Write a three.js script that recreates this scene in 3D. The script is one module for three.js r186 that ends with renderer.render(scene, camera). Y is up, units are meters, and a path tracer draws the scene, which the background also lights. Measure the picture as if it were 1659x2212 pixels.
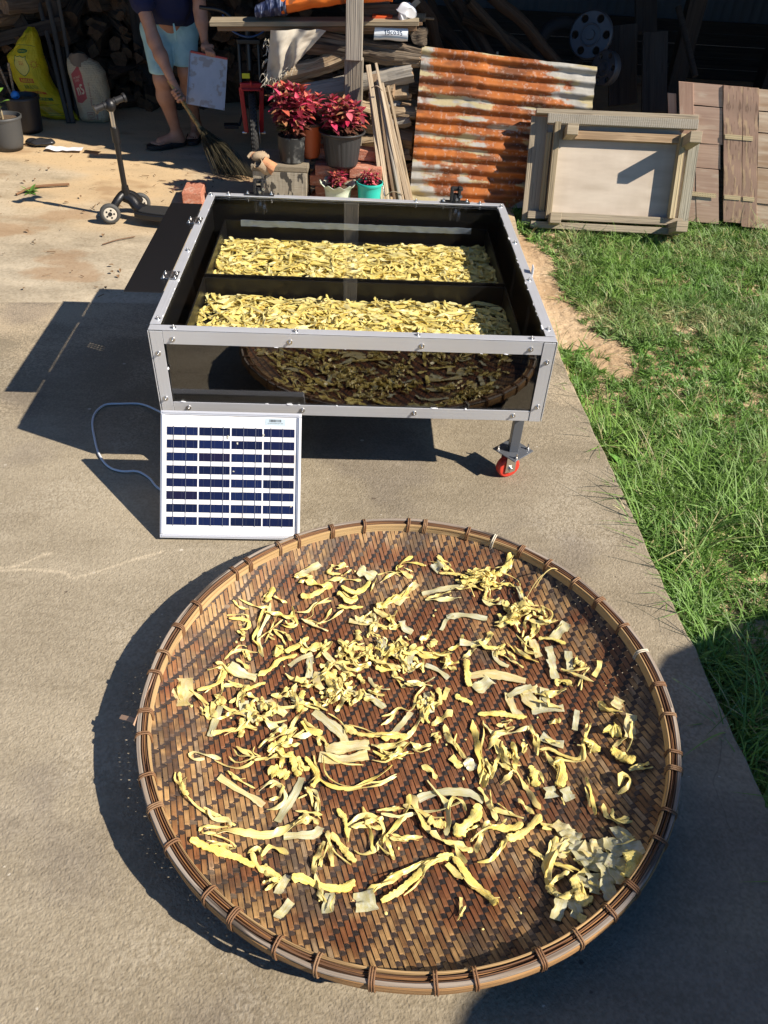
import * as THREE from 'three';
import { mergeGeometries, mergeVertices } from 'three/addons/utils/BufferGeometryUtils.js';
import { RoundedBoxGeometry } from 'three/addons/geometries/RoundedBoxGeometry.js';
import { Sky } from 'three/addons/objects/Sky.js';
import { MarchingCubes } from 'three/addons/objects/MarchingCubes.js';

// ---------------------------------------------------------------- camera, sky, sun, exposure
const scene = new THREE.Scene();
const EYE = 1.7411, PITCH = 0.7112, ROLL = 0.0587;                 // hand-held phone, looking down over the tray
const camera = new THREE.PerspectiveCamera(67.27, 768 / 1024, 0.05, 400);
camera.position.set(0, EYE, 0);
camera.rotation.set(-PITCH, 0, ROLL, 'XYZ');
scene.add(camera);
const SUN = new THREE.Vector3(0.72, 0.64, 0.28).normalize();
const sky = new Sky();
sky.name = 'sky'; sky.scale.setScalar(300); sky.userData.kind = 'structure';
Object.assign(sky.material.uniforms.turbidity, { value: 2 });
Object.assign(sky.material.uniforms.rayleigh, { value: 1.1 });
Object.assign(sky.material.uniforms.mieCoefficient, { value: 0.004 });
sky.material.uniforms.sunPosition.value.copy(SUN);
scene.add(sky);
scene.environmentIntensity = 0.1;
const sun = new THREE.DirectionalLight(0xfff2e0, 5);
sun.name = 'sun';
sun.position.copy(SUN).multiplyScalar(20).add(new THREE.Vector3(0, 0, -3));
sun.target.position.set(0, 0, -3);
sun.castShadow = true;
Object.assign(sun.shadow.camera, { left: -9, right: 9, top: 9, bottom: -9, near: 1, far: 60 });
sun.shadow.mapSize.set(4096, 4096);
scene.add(sun, sun.target);
const renderer = new THREE.WebGLRenderer({ antialias: true });
renderer.setSize(768, 1024);
renderer.toneMapping = THREE.LinearToneMapping;
renderer.toneMappingExposure = 1.6;
renderer.shadowMap.enabled = true;

// ---------------------------------------------------------------- helpers
const V = (x, y, z) => new THREE.Vector3(x, y, z);
const { clamp, lerp, smoothstep } = THREE.MathUtils;
function mulberry(a) { return () => { a = (a + 0x6d2b79f5) | 0; let t = Math.imul(a ^ (a >>> 15), 1 | a); t = (t + Math.imul(t ^ (t >>> 7), 61 | t)) ^ t; return ((t ^ (t >>> 14)) >>> 0) / 4294967296; }; }
let rnd = mulberry(7);
const rr = (a, b) => a + (b - a) * rnd();
const pick = (a) => a[Math.floor(rnd() * a.length)];
function hash(x, y, s) { let h = Math.imul(x, 374761393) ^ Math.imul(y, 668265263) ^ Math.imul(s, 2147483647 ^ 0x5bd1e995); h = Math.imul(h ^ (h >>> 13), 1274126177); h ^= h >>> 16; return (h >>> 0) / 4294967296; }
function vn(x, y, s = 0, px = 0, py = 0) {                          // value noise, periodic when px, py are given
  let ix = Math.floor(x), iy = Math.floor(y); const fx = x - ix, fy = y - iy, u = fx * fx * (3 - 2 * fx), w = fy * fy * (3 - 2 * fy);
  let jx = ix + 1, jy = iy + 1;
  if (px) { ix = ((ix % px) + px) % px; jx = ((jx % px) + px) % px; }
  if (py) { iy = ((iy % py) + py) % py; jy = ((jy % py) + py) % py; }
  const a = hash(ix, iy, s), b = hash(jx, iy, s), c = hash(ix, jy, s), d = hash(jx, jy, s);
  return a + (b - a) * u + (c - a + (a - b - c + d) * u) * w;
}
function fbm(x, y, s, o = 4, px = 0, py = 0) { let v = 0, a = 0.5, t = 0; for (let i = 0; i < o; i++) { v += a * vn(x, y, s + i * 17, px, py); t += a; a *= 0.5; x *= 2; y *= 2; px *= 2; py *= 2; } return v / t; }
function n3(x, y, z, s = 0) { return (vn(x + z * 0.71, y + 3.1, s) + vn(y + x * 0.37, z, s + 5) + vn(z + y * 0.53, x, s + 9)) / 3; }
const LUT = new Uint8Array(4097); for (let i = 0; i <= 4096; i++) { const x = i / 4096; LUT[i] = Math.round(255 * (x <= 0.0031308 ? 12.92 * x : 1.055 * Math.pow(x, 1 / 2.4) - 0.055)); }
const enc = (x) => LUT[x <= 0 ? 0 : x >= 1 ? 4096 : (x * 4096) | 0];
function tex(w, h, f, { rep = [1, 1], data = false, wrap = THREE.RepeatWrapping } = {}) {
  const d = new Uint8Array(w * h * 4), c = [0, 0, 0];
  for (let y = 0, i = 0; y < h; y++) for (let x = 0; x < w; x++, i += 4) {
    f((x + 0.5) / w, (y + 0.5) / h, c);
    if (data) { d[i] = clamp(c[0], 0, 1) * 255; d[i + 1] = clamp(c[1], 0, 1) * 255; d[i + 2] = clamp(c[2], 0, 1) * 255; } else { d[i] = enc(c[0]); d[i + 1] = enc(c[1]); d[i + 2] = enc(c[2]); }
    d[i + 3] = 255;
  }
  const t = new THREE.DataTexture(d, w, h);
  t.wrapS = t.wrapT = wrap; t.magFilter = THREE.LinearFilter; t.minFilter = THREE.LinearMipmapLinearFilter; t.generateMipmaps = true;
  t.colorSpace = data ? THREE.NoColorSpace : THREE.SRGBColorSpace; t.repeat.set(...rep); t.needsUpdate = true;
  return t;
}
const mix = (c, a, b, t) => { c[0] = lerp(a[0], b[0], t); c[1] = lerp(a[1], b[1], t); c[2] = lerp(a[2], b[2], t); };
const lin = (r, g, b) => new THREE.Color().setRGB(r, g, b);
function std(rgb, rough = 0.8, o = {}) { return new THREE.MeshStandardMaterial({ color: Array.isArray(rgb) ? lin(...rgb) : rgb, roughness: rough, side: THREE.DoubleSide, ...o }); }

// pixels of the photograph (shown 1659 x 2212) to places: on a level plane, or on the upright plane at depth z
const FPX = 3030 / 1.82278, CP = Math.cos(PITCH), SP = Math.sin(PITCH), CR = Math.cos(ROLL), SR = Math.sin(ROLL);
function ray(x, y) {
  const a = (x - 829.5) / FPX, b = -(y - 1106) / FPX;
  return V(CR * a - SR * b, SR * CP * a + CR * CP * b - SP, -SR * SP * a - CR * SP * b - CP);
}
function G(x, y, h = 0) { const v = ray(x, y); return v.multiplyScalar((h - EYE) / v.y).add(V(0, EYE, 0)); }
function Z(x, y, z) { const v = ray(x, y); return v.multiplyScalar(z / v.z).add(V(0, EYE, 0)); }

const used = new Map();
function numbered(name) { const n = used.get(name) ?? 0; used.set(name, n + 1); return n ? name + '_' + String(n).padStart(3, '0') : name; }
function shadows(o) { o.castShadow = o.receiveShadow = true; return o; }
function thing(name, label, category, pos = [0, 0, 0], turn = 0, group) {
  const o = new THREE.Group(); o.name = numbered(name); o.position.set(...(pos.isVector3 ? pos.toArray() : pos)); o.rotation.y = turn;
  o.userData = { label, category }; if (group) o.userData.group = group; scene.add(o); return o;
}
function part(name, geo, mat, parent, label) {
  const m = shadows(new THREE.Mesh(Array.isArray(geo) ? join(geo) : geo, mat)); m.name = name; if (label) m.userData.label = label; parent.add(m); return m;
}
function single(name, geo, mat, label, category, group) {
  const m = shadows(new THREE.Mesh(Array.isArray(geo) ? join(geo) : geo, mat)); m.name = numbered(name); m.userData = { label, category }; if (group) m.userData.group = group; scene.add(m); return m;
}
function struct(name, geo, mat) { const m = shadows(new THREE.Mesh(geo, mat)); m.name = numbered(name); m.userData.kind = 'structure'; scene.add(m); return m; }
function copy(root, label, group) { const c = root.clone(); c.name = numbered(root.name.replace(/_\d+$/, '')); c.userData = { ...root.userData }; if (label) c.userData.label = label; if (group) c.userData.group = group; scene.add(c); return c; }
function stuff(name, geo, mat, label, category) { const m = shadows(new THREE.Mesh(geo, mat)); m.name = numbered(name); m.userData = { label, category, kind: 'stuff' }; scene.add(m); return m; }
function join(list) {
  const keep = ['position', 'normal', 'uv'];
  const hasC = list.some((g) => g.attributes.color);
  return mergeGeometries(list.map((g) => {
    g = g.index ? g.toNonIndexed() : g.clone();
    if (!g.attributes.normal) g.computeVertexNormals();
    if (!g.attributes.uv) g.setAttribute('uv', new THREE.BufferAttribute(new Float32Array(g.attributes.position.count * 2), 2));
    if (hasC && !g.attributes.color) g.setAttribute('color', new THREE.BufferAttribute(new Float32Array(g.attributes.position.count * 3).fill(1), 3));
    for (const k of Object.keys(g.attributes)) if (!keep.includes(k) && !(hasC && k === 'color')) g.deleteAttribute(k);
    return g;
  }));
}
// texture coordinates in metres; u runs along the given axis
function metres(g, axis = 'x', off = rnd() * 7) {
  g = g.index ? g.toNonIndexed() : g;
  const p = g.attributes.position, n = g.attributes.normal, uv = new Float32Array(p.count * 2), A = 'xyz'.indexOf(axis), B = (A + 1) % 3, C = (A + 2) % 3;
  const P = (i, k) => (k === 0 ? p.getX(i) : k === 1 ? p.getY(i) : p.getZ(i)), N = (i, k) => Math.abs(k === 0 ? n.getX(i) : k === 1 ? n.getY(i) : n.getZ(i));
  for (let t = 0; t < p.count; t += 3) {
    const s = [0, 1, 2].map((k) => N(t, k) + N(t + 1, k) + N(t + 2, k)), end = s[A] > s[B] && s[A] > s[C], k = s[B] > s[C] ? C : B;
    for (let i = t; i < t + 3; i++) { uv[i * 2] = (end ? P(i, B) : P(i, A)) + off; uv[i * 2 + 1] = (end ? P(i, C) : P(i, k)) + off * 1.7; }
  }
  g.setAttribute('uv', new THREE.BufferAttribute(uv, 2));
  return g;
}
function bx(w, h, d, x = 0, y = 0, z = 0, r = 0, axis) {
  const m = Math.min(w, h, d), g = r ? new RoundedBoxGeometry(w, h, d, 1, Math.min(r, m * 0.49)) : new THREE.BoxGeometry(w, h, d);
  const long = axis || (w >= h && w >= d ? 'x' : h >= d ? 'y' : 'z');
  return metres(g, long).translate(x, y, z);
}
function wobble(g, amp, freq, s = 3) {
  const p = g.attributes.position;
  for (let i = 0; i < p.count; i++) { const x = p.getX(i) * freq, y = p.getY(i) * freq, z = p.getZ(i) * freq; p.setXYZ(i, p.getX(i) + amp * (n3(x, y, z, s) - 0.5), p.getY(i) + amp * (n3(y + 9, z, x, s + 1) - 0.5), p.getZ(i) + amp * (n3(z, x + 4, y, s + 2) - 0.5)); }
  g.computeVertexNormals(); return g;
}
// a beam whose long axis (local x) runs from a to b
function beam(a, b, w, t, r = 0.002, roll = 0) {
  const d = b.clone().sub(a), len = d.length(), g = bx(len, t, w, 0, 0, 0, r, 'x'); g.rotateX(roll);
  return g.applyQuaternion(new THREE.Quaternion().setFromUnitVectors(V(1, 0, 0), d.normalize())).translate((a.x + b.x) / 2, (a.y + b.y) / 2, (a.z + b.z) / 2);
}
// a board from a to b whose broad face looks along f
function board(a, b, w, t, f, r = 0.002) {
  const X = b.clone().sub(a), len = X.length(); X.normalize(); const Y = f.clone().addScaledVector(X, -f.dot(X)).normalize(), Zv = X.clone().cross(Y);
  return bx(len, t, w, 0, 0, 0, r, 'x').applyMatrix4(new THREE.Matrix4().makeBasis(X, Y, Zv).setPosition(a.clone().add(b).multiplyScalar(0.5)));
}
function tube(pts, r, seg = 24, rad = 8, closed = false) { return new THREE.TubeGeometry(new THREE.CatmullRomCurve3(pts, closed), seg, r, rad, closed); }
function rod(a, b, r, rad = 8, r2 = r) {
  const d = b.clone().sub(a), len = d.length(), g = new THREE.CylinderGeometry(r2, r, len, rad);
  return g.applyQuaternion(new THREE.Quaternion().setFromUnitVectors(V(0, 1, 0), d.normalize())).translate((a.x + b.x) / 2, (a.y + b.y) / 2, (a.z + b.z) / 2);
}
function lathe(pts, seg = 40) { return new THREE.LatheGeometry(pts.map(([x, y]) => new THREE.Vector2(x, y)), seg); }
// a ribbon with thickness along a path: separate top, bottom and edge faces so that the flat sides shade flat
function ribbon(P, width, thick, { up = V(0, 1, 0), twist = () => 0, cup = 0, seg = 14, rough = 0, seed = 1 } = {}) {
  const c = new THREE.CatmullRomCurve3(P), pos = [], idx = [], uvs = [], cols = 9;
  for (let i = 0; i <= seg; i++) {
    const t = i / seg, p = c.getPoint(t), T = c.getTangent(t), S = T.clone().cross(up); if (S.lengthSq() < 1e-6) S.set(1, 0, 0); S.normalize();
    const a = twist(t), U = S.clone().cross(T).normalize(), s2 = S.clone().multiplyScalar(Math.cos(a)).addScaledVector(U, Math.sin(a)), u2 = U.clone().multiplyScalar(Math.cos(a)).addScaledVector(S, -Math.sin(a));
    const w = (width(t) / 2) * (1 + rough * (hash(i, 3, seed) - 0.5)), w2 = (width(t) / 2) * (1 + rough * (hash(i, 8, seed) - 0.5)), h = thick(t) / 2, m = rough * 0.5 * (hash(i, 11, seed) - 0.5) * w;
    const at = (x, y) => p.clone().addScaledVector(s2, x).addScaledVector(u2, y), e1 = cup * w, e2 = cup * w2;
    const q = [at(-w, h * 0.6 + e1), at(m, h), at(w2, h * 0.6 + e2), at(w2, e2 + h * 0.6), at(w2, e2 - h * 0.6), at(w2, e2 - h * 0.6), at(m, -h), at(-w, e1 - h * 0.6), at(-w, e1 + h * 0.6)];
    for (const k of q) pos.push(k.x, k.y, k.z);
    for (const v of [0, 0.5, 1, 1, 1, 1, 0.5, 0, 0]) uvs.push(t * 0.8 + (seed % 7) * 0.13, v * 0.5 + (seed % 5) * 0.2);
    if (i) for (const k of [0, 1, 3, 5, 6, 7]) { const A = (i - 1) * cols + k, B = A + 1, C = A + cols, D = C + 1; idx.push(A, C, B, B, C, D); }
  }
  const g = new THREE.BufferGeometry(); g.setAttribute('position', new THREE.Float32BufferAttribute(pos, 3)); g.setAttribute('uv', new THREE.Float32BufferAttribute(uvs, 2)); g.setIndex(idx); g.computeVertexNormals(); return g;
}
function tint(g, f) { const p = g.attributes.position, c = new Float32Array(p.count * 3), o = [1, 1, 1]; for (let i = 0; i < p.count; i++) { f(p.getX(i), p.getY(i), p.getZ(i), o, i); c.set(o, i * 3); } g.setAttribute('color', new THREE.BufferAttribute(c, 3)); return g; }
// ---------------------------------------------------------------- textures and materials
function woodTex(a, b, seed, { crack = 0.5, stain = 0.3, stainC = [0.03, 0.028, 0.025], fine = 90, w = 1024, h = 256 } = {}) {
  return tex(w, h, (u, v, c) => {
    const wv = v + 0.03 * (fbm(u * 3, v * 4, seed + 3, 2, 3, 4) - 0.5);
    const g = fbm(u * 4, wv * fine, seed, 4, 4, fine), b2 = fbm(u * 3, wv * 14, seed + 20, 3, 3, 14);
    mix(c, a, b, clamp(0.25 + 0.9 * (g - 0.5) + 1.0 * (b2 - 0.35), 0, 1));
    const k = smoothstep(fbm(u * 5, wv * 40, seed + 40, 3, 5, 40), 0.66, 0.74) * crack; c[0] *= 1 - 0.75 * k; c[1] *= 1 - 0.77 * k; c[2] *= 1 - 0.78 * k;
    const s = smoothstep(fbm(u * 4, wv * 5, seed + 60, 4, 4, 5), 0.55, 0.75) * stain; mix(c, c, stainC, s);
  }, { rep: [1, 4], wrap: THREE.RepeatWrapping });
}
const T = {};
T.grey = woodTex([0.28, 0.255, 0.215], [0.40, 0.37, 0.315], 100, { fine: 60 });
T.brown = woodTex([0.13, 0.085, 0.052], [0.30, 0.215, 0.14], 200);
T.bark = woodTex([0.075, 0.055, 0.038], [0.27, 0.21, 0.145], 300, { crack: 1, stain: 0.5, fine: 40 });
T.split = woodTex([0.26, 0.18, 0.105], [0.50, 0.40, 0.265], 400, { crack: 0.9, stain: 0.25, fine: 60 });
T.pale = woodTex([0.36, 0.275, 0.18], [0.58, 0.49, 0.36], 500, { crack: 0.5, stain: 0.35, stainC: [0.14, 0.09, 0.055] });
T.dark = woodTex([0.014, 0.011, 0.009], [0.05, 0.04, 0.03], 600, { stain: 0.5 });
T.fine = tex(512, 512, (u, v, c) => { const n = fbm(u * 64, v * 64, 5, 4, 64, 64); c[0] = c[1] = c[2] = n; }, { data: true, rep: [4, 4] });
T.coarse = tex(512, 512, (u, v, c) => { const n = fbm(u * 12, v * 12, 9, 6, 12, 12); c[0] = c[1] = c[2] = n; }, { data: true, rep: [3, 3] });
T.grain = tex(512, 256, (u, v, c) => { const n = fbm(u * 4, v * 60, 31, 4, 4, 60); c[0] = c[1] = c[2] = n; }, { data: true, rep: [1, 4] });
T.smear = tex(512, 512, (u, v, c) => { const n = 0.7 + 0.35 * fbm(u * 5, v * 5, 41, 5, 5, 5) + 0.15 * (fbm(u * 90, v * 8, 43, 3, 90, 8) - 0.5); c[0] = c[1] = c[2] = n; }, { data: true, rep: [3, 3] });
const wood = (t, rgb = [1, 1, 1], bump = 0.003) => std(rgb, 0.88, { map: t, bumpMap: T.grain, bumpScale: bump });
const M = {
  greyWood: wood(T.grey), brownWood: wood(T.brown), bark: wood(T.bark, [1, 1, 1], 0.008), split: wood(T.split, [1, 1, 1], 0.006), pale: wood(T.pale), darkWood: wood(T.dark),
  alu: new THREE.MeshStandardMaterial({ color: lin(0.70, 0.72, 0.755), metalness: 0.5, roughness: 0.45, roughnessMap: T.smear, bumpMap: T.grain, bumpScale: 0.0004, side: THREE.DoubleSide }),
  steel: new THREE.MeshStandardMaterial({ color: lin(0.7, 0.69, 0.67), metalness: 1, roughness: 0.28, side: THREE.DoubleSide }),
  greySteel: std([0.16, 0.175, 0.2], 0.45, { metalness: 0.5 }),
  black: std([0.008, 0.008, 0.009], 0.35), blackMatt: std([0.012, 0.012, 0.013], 0.6), rubber: std([0.02, 0.02, 0.02], 0.75, { bumpMap: T.fine, bumpScale: 0.001 }),
  blackPlastic: std([0.009, 0.009, 0.01], 0.4, { bumpMap: T.coarse, bumpScale: 0.0006 }),
  white: std([0.78, 0.78, 0.77], 0.5), sealant: std([0.8, 0.82, 0.84], 0.45), redRubber: std([0.62, 0.05, 0.03], 0.45), redPaint: std([0.42, 0.012, 0.018], 0.3),
};
// tinted and clear acrylic
M.pane = new THREE.MeshPhysicalMaterial({ color: lin(0.95, 0.955, 0.95), roughness: 0.02, transmission: 1, thickness: 0, ior: 1.27, side: THREE.DoubleSide });
M.paneFront = new THREE.MeshPhysicalMaterial({ color: lin(0.5, 0.5, 0.5), roughness: 0.015, transmission: 1, thickness: 0, ior: 2.0, side: THREE.DoubleSide });
// ---------------------------------------------------------------- ground, slab, yard
const EDGE = [[0.684, -4.952], [0.735, -3.9], [0.761, -3.37], [0.802, -2.839], [0.858, -2.3], [0.901, -1.814], [0.938, -1.499], [0.964, -1.223], [0.984, -0.994], [1.06, -0.2], [1.3, 2.5]];
function edgeX(z) { for (let i = 1; i < EDGE.length; i++) if (z <= EDGE[i][1]) { const [x0, z0] = EDGE[i - 1], [x1, z1] = EDGE[i]; return lerp(x0, x1, clamp((z - z0) / (z1 - z0), -0.5, 1)); } return EDGE[EDGE.length - 1][0]; }
function lawn(x, z) { return smoothstep(x, edgeX(z) - 0.02, edgeX(z) + 0.04) * smoothstep(z, -5.3, -4.6); }
function groundY(x, z) { return -0.022 - 0.05 * lawn(x, z) + 0.02 * (fbm(x * 2, z * 2, 77, 3) - 0.5) * (0.3 + lawn(x, z)); }
{
  const N = 200, xs = [], zs = [];
  const axis = (i, c) => { const t = (i / N) * 2 - 1; return c + (Math.abs(t) < 0.9 ? t * 6 : Math.sign(t) * (5.4 + Math.pow((Math.abs(t) - 0.9) / 0.1, 2) * 70)); };
  const pos = [], uv = [], idx = [];
  for (let j = 0; j <= N; j++) for (let i = 0; i <= N; i++) { const x = axis(i, 0), z = axis(j, -4.2); pos.push(x, groundY(x, z), z); uv.push(x, z); }
  for (let j = 0; j < N; j++) for (let i = 0; i < N; i++) { const a = j * (N + 1) + i; idx.push(a, a + N + 1, a + 1, a + 1, a + N + 1, a + N + 2); }
  const g = new THREE.BufferGeometry(); g.setAttribute('position', new THREE.Float32BufferAttribute(pos, 3)); g.setAttribute('uv', new THREE.Float32BufferAttribute(uv, 2)); g.setIndex(idx); g.computeVertexNormals();
  T.soil = tex(1024, 1024, (u, v, c) => {
    const n = fbm(u * 6, v * 6, 11, 6, 6, 6), f = fbm(u * 90, v * 90, 15, 3, 90, 90);
    mix(c, [0.35, 0.235, 0.13], [0.57, 0.43, 0.27], clamp(n * 1.7 - 0.4 + (f - 0.5) * 0.5, 0, 1));
    const p = smoothstep(vn(u * 150, v * 150, 21, 150, 150), 0.86, 0.92); mix(c, c, [0.5, 0.42, 0.3], p * 0.7);
  }, { rep: [0.5, 0.5] });
  struct('ground', g, std([1, 1, 1], 0.95, { map: T.soil, bumpMap: T.coarse, bumpScale: 0.012 }));
}
// the concrete slab: one texture lies over the part in view (x -2.6 .. 1.4, z -3.6 .. 0.4)
{
  const line = (px, pz, pts, w) => { let best = 9; for (let i = 1; i < pts.length; i++) { const [ax, az] = pts[i - 1], [bxx, bz] = pts[i], dx = bxx - ax, dz = bz - az, t = clamp(((px - ax) * dx + (pz - az) * dz) / (dx * dx + dz * dz), 0, 1), d = Math.hypot(px - ax - t * dx, pz - az - t * dz); if (d < best) best = d; } return 1 - smoothstep(best, 0, w); };
  const gp = (l) => l.map(([x, y]) => { const p = G(x, y); return [p.x, p.z]; });
  const sand = [gp([[-60, 1232], [40, 1222], [95, 1198], [110, 1195]]), gp([[-40, 1234], [60, 1230], [140, 1236], [155, 1250], [200, 1238], [280, 1212], [350, 1192]])];
  const crack = [gp([[1560, 1600], [1540, 1690], [1553, 1730], [1580, 1800]]), gp([[1410, 1395], [1405, 1430], [1413, 1450]]), gp([[430, 1990], [452, 1960], [480, 1955]])];
  const specks = []; const r0 = rnd; rnd = mulberry(44);
  const cells = new Map();
  for (let i = 0; i < 420; i++) { const x = rr(-2.6, 1.4), z = rr(-3.6, 0.4), r = rr(0.001, 0.0035) * (rnd() < 0.12 ? 2.4 : 1), k = Math.floor(x * 10) + ',' + Math.floor(z * 10); if (!cells.has(k)) cells.set(k, []); cells.get(k).push([x, z, r, rnd()]); }
  rnd = r0;
  T.slab = tex(2048, 2048, (u, v, c) => {
    const x = -2.6 + u * 4, z = 0.4 - v * 4;
    const big = fbm(x * 1.1, z * 1.5, 51, 4), mid = fbm(x * 5, z * 9, 52, 4), streak = fbm(x * 7, z * 70, 53, 3), fine = fbm(x * 170, z * 170, 54, 3);
    mix(c, [0.215, 0.18, 0.124], [0.375, 0.325, 0.238], clamp(0.42 + (big - 0.5) * 0.9 + (mid - 0.5) * 0.55 + (streak - 0.5) * 0.28 + (fine - 0.5) * 0.95, 0, 1));
    mix(c, c, [0.42, 0.375, 0.29], smoothstep(fbm(x * 3 + 5, z * 3, 57, 5), 0.57, 0.7) * 0.35 * smoothstep(fine, 0.4, 0.6));
    const ds = smoothstep(fbm(x * 2.6, z * 6, 59, 5) * 0.8 + 0.42 * fine + 0.42 * (-2.95 - z), 0.55, 0.95); mix(c, c, [0.47, 0.385, 0.265], ds * 0.8);
    const dk = smoothstep(fbm(x * 2.3, z * 2.1, 58, 5), 0.56, 0.72) * 0.22; c[0] *= 1 - dk; c[1] *= 1 - dk; c[2] *= 1 - dk * 0.8;
    if (z < -0.9 && z > -2.1 && x < -0.6) { let s = 0; for (const l of sand) s = Math.max(s, line(x, z, l, 0.006 + 0.009 * vn(x * 30, z * 30, 5))); mix(c, c, [0.55, 0.47, 0.34], s * (0.15 + 0.7 * fine)); }
    if (x > 0.5 || z > -0.9) { let s = 0; const wx = x + 0.02 * (fbm(x * 20, z * 20, 5, 2) - 0.5); for (const l of crack) s = Math.max(s, line(wx, z, l, 0.0022)); mix(c, c, [0.08, 0.065, 0.045], s * 0.5); }
    const ix = Math.floor(x * 10), iz = Math.floor(z * 10), wob = 0.0012 * (vn(x * 400, z * 400, 6) - 0.5);
    for (let a = -1; a <= 1; a++) for (let b = -1; b <= 1; b++) { const l = cells.get(ix + a + ',' + (iz + b)); if (l) for (const q of l) { const d = Math.hypot(x - q[0], (z - q[1]) * 1.3) + wob; if (d < q[2]) mix(c, c, q[3] < 0.75 ? [0.56, 0.52, 0.44] : [0.07, 0.05, 0.035], 0.75); } }
  }, { wrap: THREE.MirroredRepeatWrapping });
  const shape = new THREE.Shape(), back = gp([[-900, 640], [0, 652], [170, 652], [340, 655], [700, 670], [1140, 690]]);
  rnd = mulberry(45);
  const poly = [[-9, back[0][1]], ...back.slice(1), [0.775, -3.42]];
  for (let z = -3.35; z < 2.5; z += 0.06) poly.push([edgeX(z) + rr(-0.004, 0.004), z]);
  poly.push([1.3, 2.6], [-9, 2.6]);
  poly.forEach(([x, z], i) => shape[i ? 'lineTo' : 'moveTo'](x, -z)); shape.closePath();
  const g = new THREE.ExtrudeGeometry(shape, { depth: 0.11, bevelEnabled: true, bevelThickness: 0.007, bevelSize: 0.007, bevelOffset: -0.007, bevelSegments: 2, steps: 1 });
  g.rotateX(-Math.PI / 2).translate(0, -0.117, 0);
  const p = g.attributes.position, uv = g.attributes.uv, n = g.attributes.normal;
  for (let i = 0; i < p.count; i++) uv.setXY(i, (p.getX(i) + 2.6 + (Math.abs(n.getY(i)) < 0.3 ? p.getY(i) : 0)) / 4, (0.4 - p.getZ(i) + (Math.abs(n.getY(i)) < 0.3 ? p.getY(i) : 0)) / 4);
  const bump = T.fine.clone(); bump.repeat.set(14, 14); bump.needsUpdate = true;
  struct('concrete_slab', g, std([1, 1, 1], 0.93, { map: T.slab, bumpMap: bump, bumpScale: 0.0022 }));
}
// the swept, sandy yard in front of the shed
{
  T.yard = tex(2048, 1024, (u, v, c) => {
    const x = -5 + u * 6, z = -3.2 - v * 4.4;
    const big = fbm(x * 1.4, z * 1.4, 61, 4), mid = fbm(x * 4, z * 11, 62, 5), fine = fbm(x * 90, z * 90, 63, 3), sandy = smoothstep(fbm(x * 1.1 + 3, z * 1.7, 66, 4) + 0.12 * (-4.3 - z), 0.4, 0.68);
    const nearc = smoothstep(z + 0.5 * (big - 0.5), -4.7, -3.7); mix(c, [0.29, 0.235, 0.155], [0.55, 0.46, 0.325], clamp(0.48 + (big - 0.5) * 0.7 + (mid - 0.5) * 1.1 + (fine - 0.5) * 0.55, 0, 1));
    { const q = [0, 0, 0]; mix(q, [0.28, 0.24, 0.175], [0.52, 0.455, 0.34], clamp(0.45 + (mid - 0.5) * 1.1 + (fine - 0.5) * 0.8, 0, 1)); mix(c, c, q, nearc * 0.85); }
    mix(c, c, [0.57, 0.41, 0.225], sandy * (0.5 + 0.5 * mid) * (1 - 0.75 * nearc));
    mix(c, c, [0.28, 0.16, 0.075], smoothstep(fbm(x * 2.2, z * 3.5, 68, 5), 0.6, 0.72) * 0.55);
    if (vn(x * 130, z * 130, 69) > 0.9) mix(c, c, [0.2, 0.13, 0.07], 0.6);
  }, { wrap: THREE.MirroredRepeatWrapping });
  const N = 60, pos = [], uv = [], idx = [];
  for (let j = 0; j <= N; j++) for (let i = 0; i <= N; i++) {
    const t = j / N, z = lerp(-3.3, -9.6, t), w = 0.03 * (fbm(z * 3, 1, 70, 3) - 0.5), x0 = -7, x1 = z > -4.2 ? edgeX(z) - 0.03 + w : z > -5.3 ? 0.72 + w : 4.5, x = lerp(x0, x1, i / N);
    pos.push(x, -0.002 + 0.006 * (fbm(x * 3, z * 3, 71, 3) - 0.5) * smoothstep(-z, 3.3, 3.8), z); uv.push((x + 5) / 6, (-3.2 - z) / 4.4);
  }
  for (let j = 0; j < N; j++) for (let i = 0; i < N; i++) { const a = j * (N + 1) + i; idx.push(a, a + 1, a + N + 1, a + 1, a + N + 2, a + N + 1); }
  const g = new THREE.BufferGeometry(); g.setAttribute('position', new THREE.Float32BufferAttribute(pos, 3)); g.setAttribute('uv', new THREE.Float32BufferAttribute(uv, 2)); g.setIndex(idx); g.computeVertexNormals();
  g.translate(0, -0.003, 0);
  struct('yard', g, std([1, 1, 1], 0.95, { map: T.yard, bumpMap: T.coarse, bumpScale: 0.006 }));
}
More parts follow.
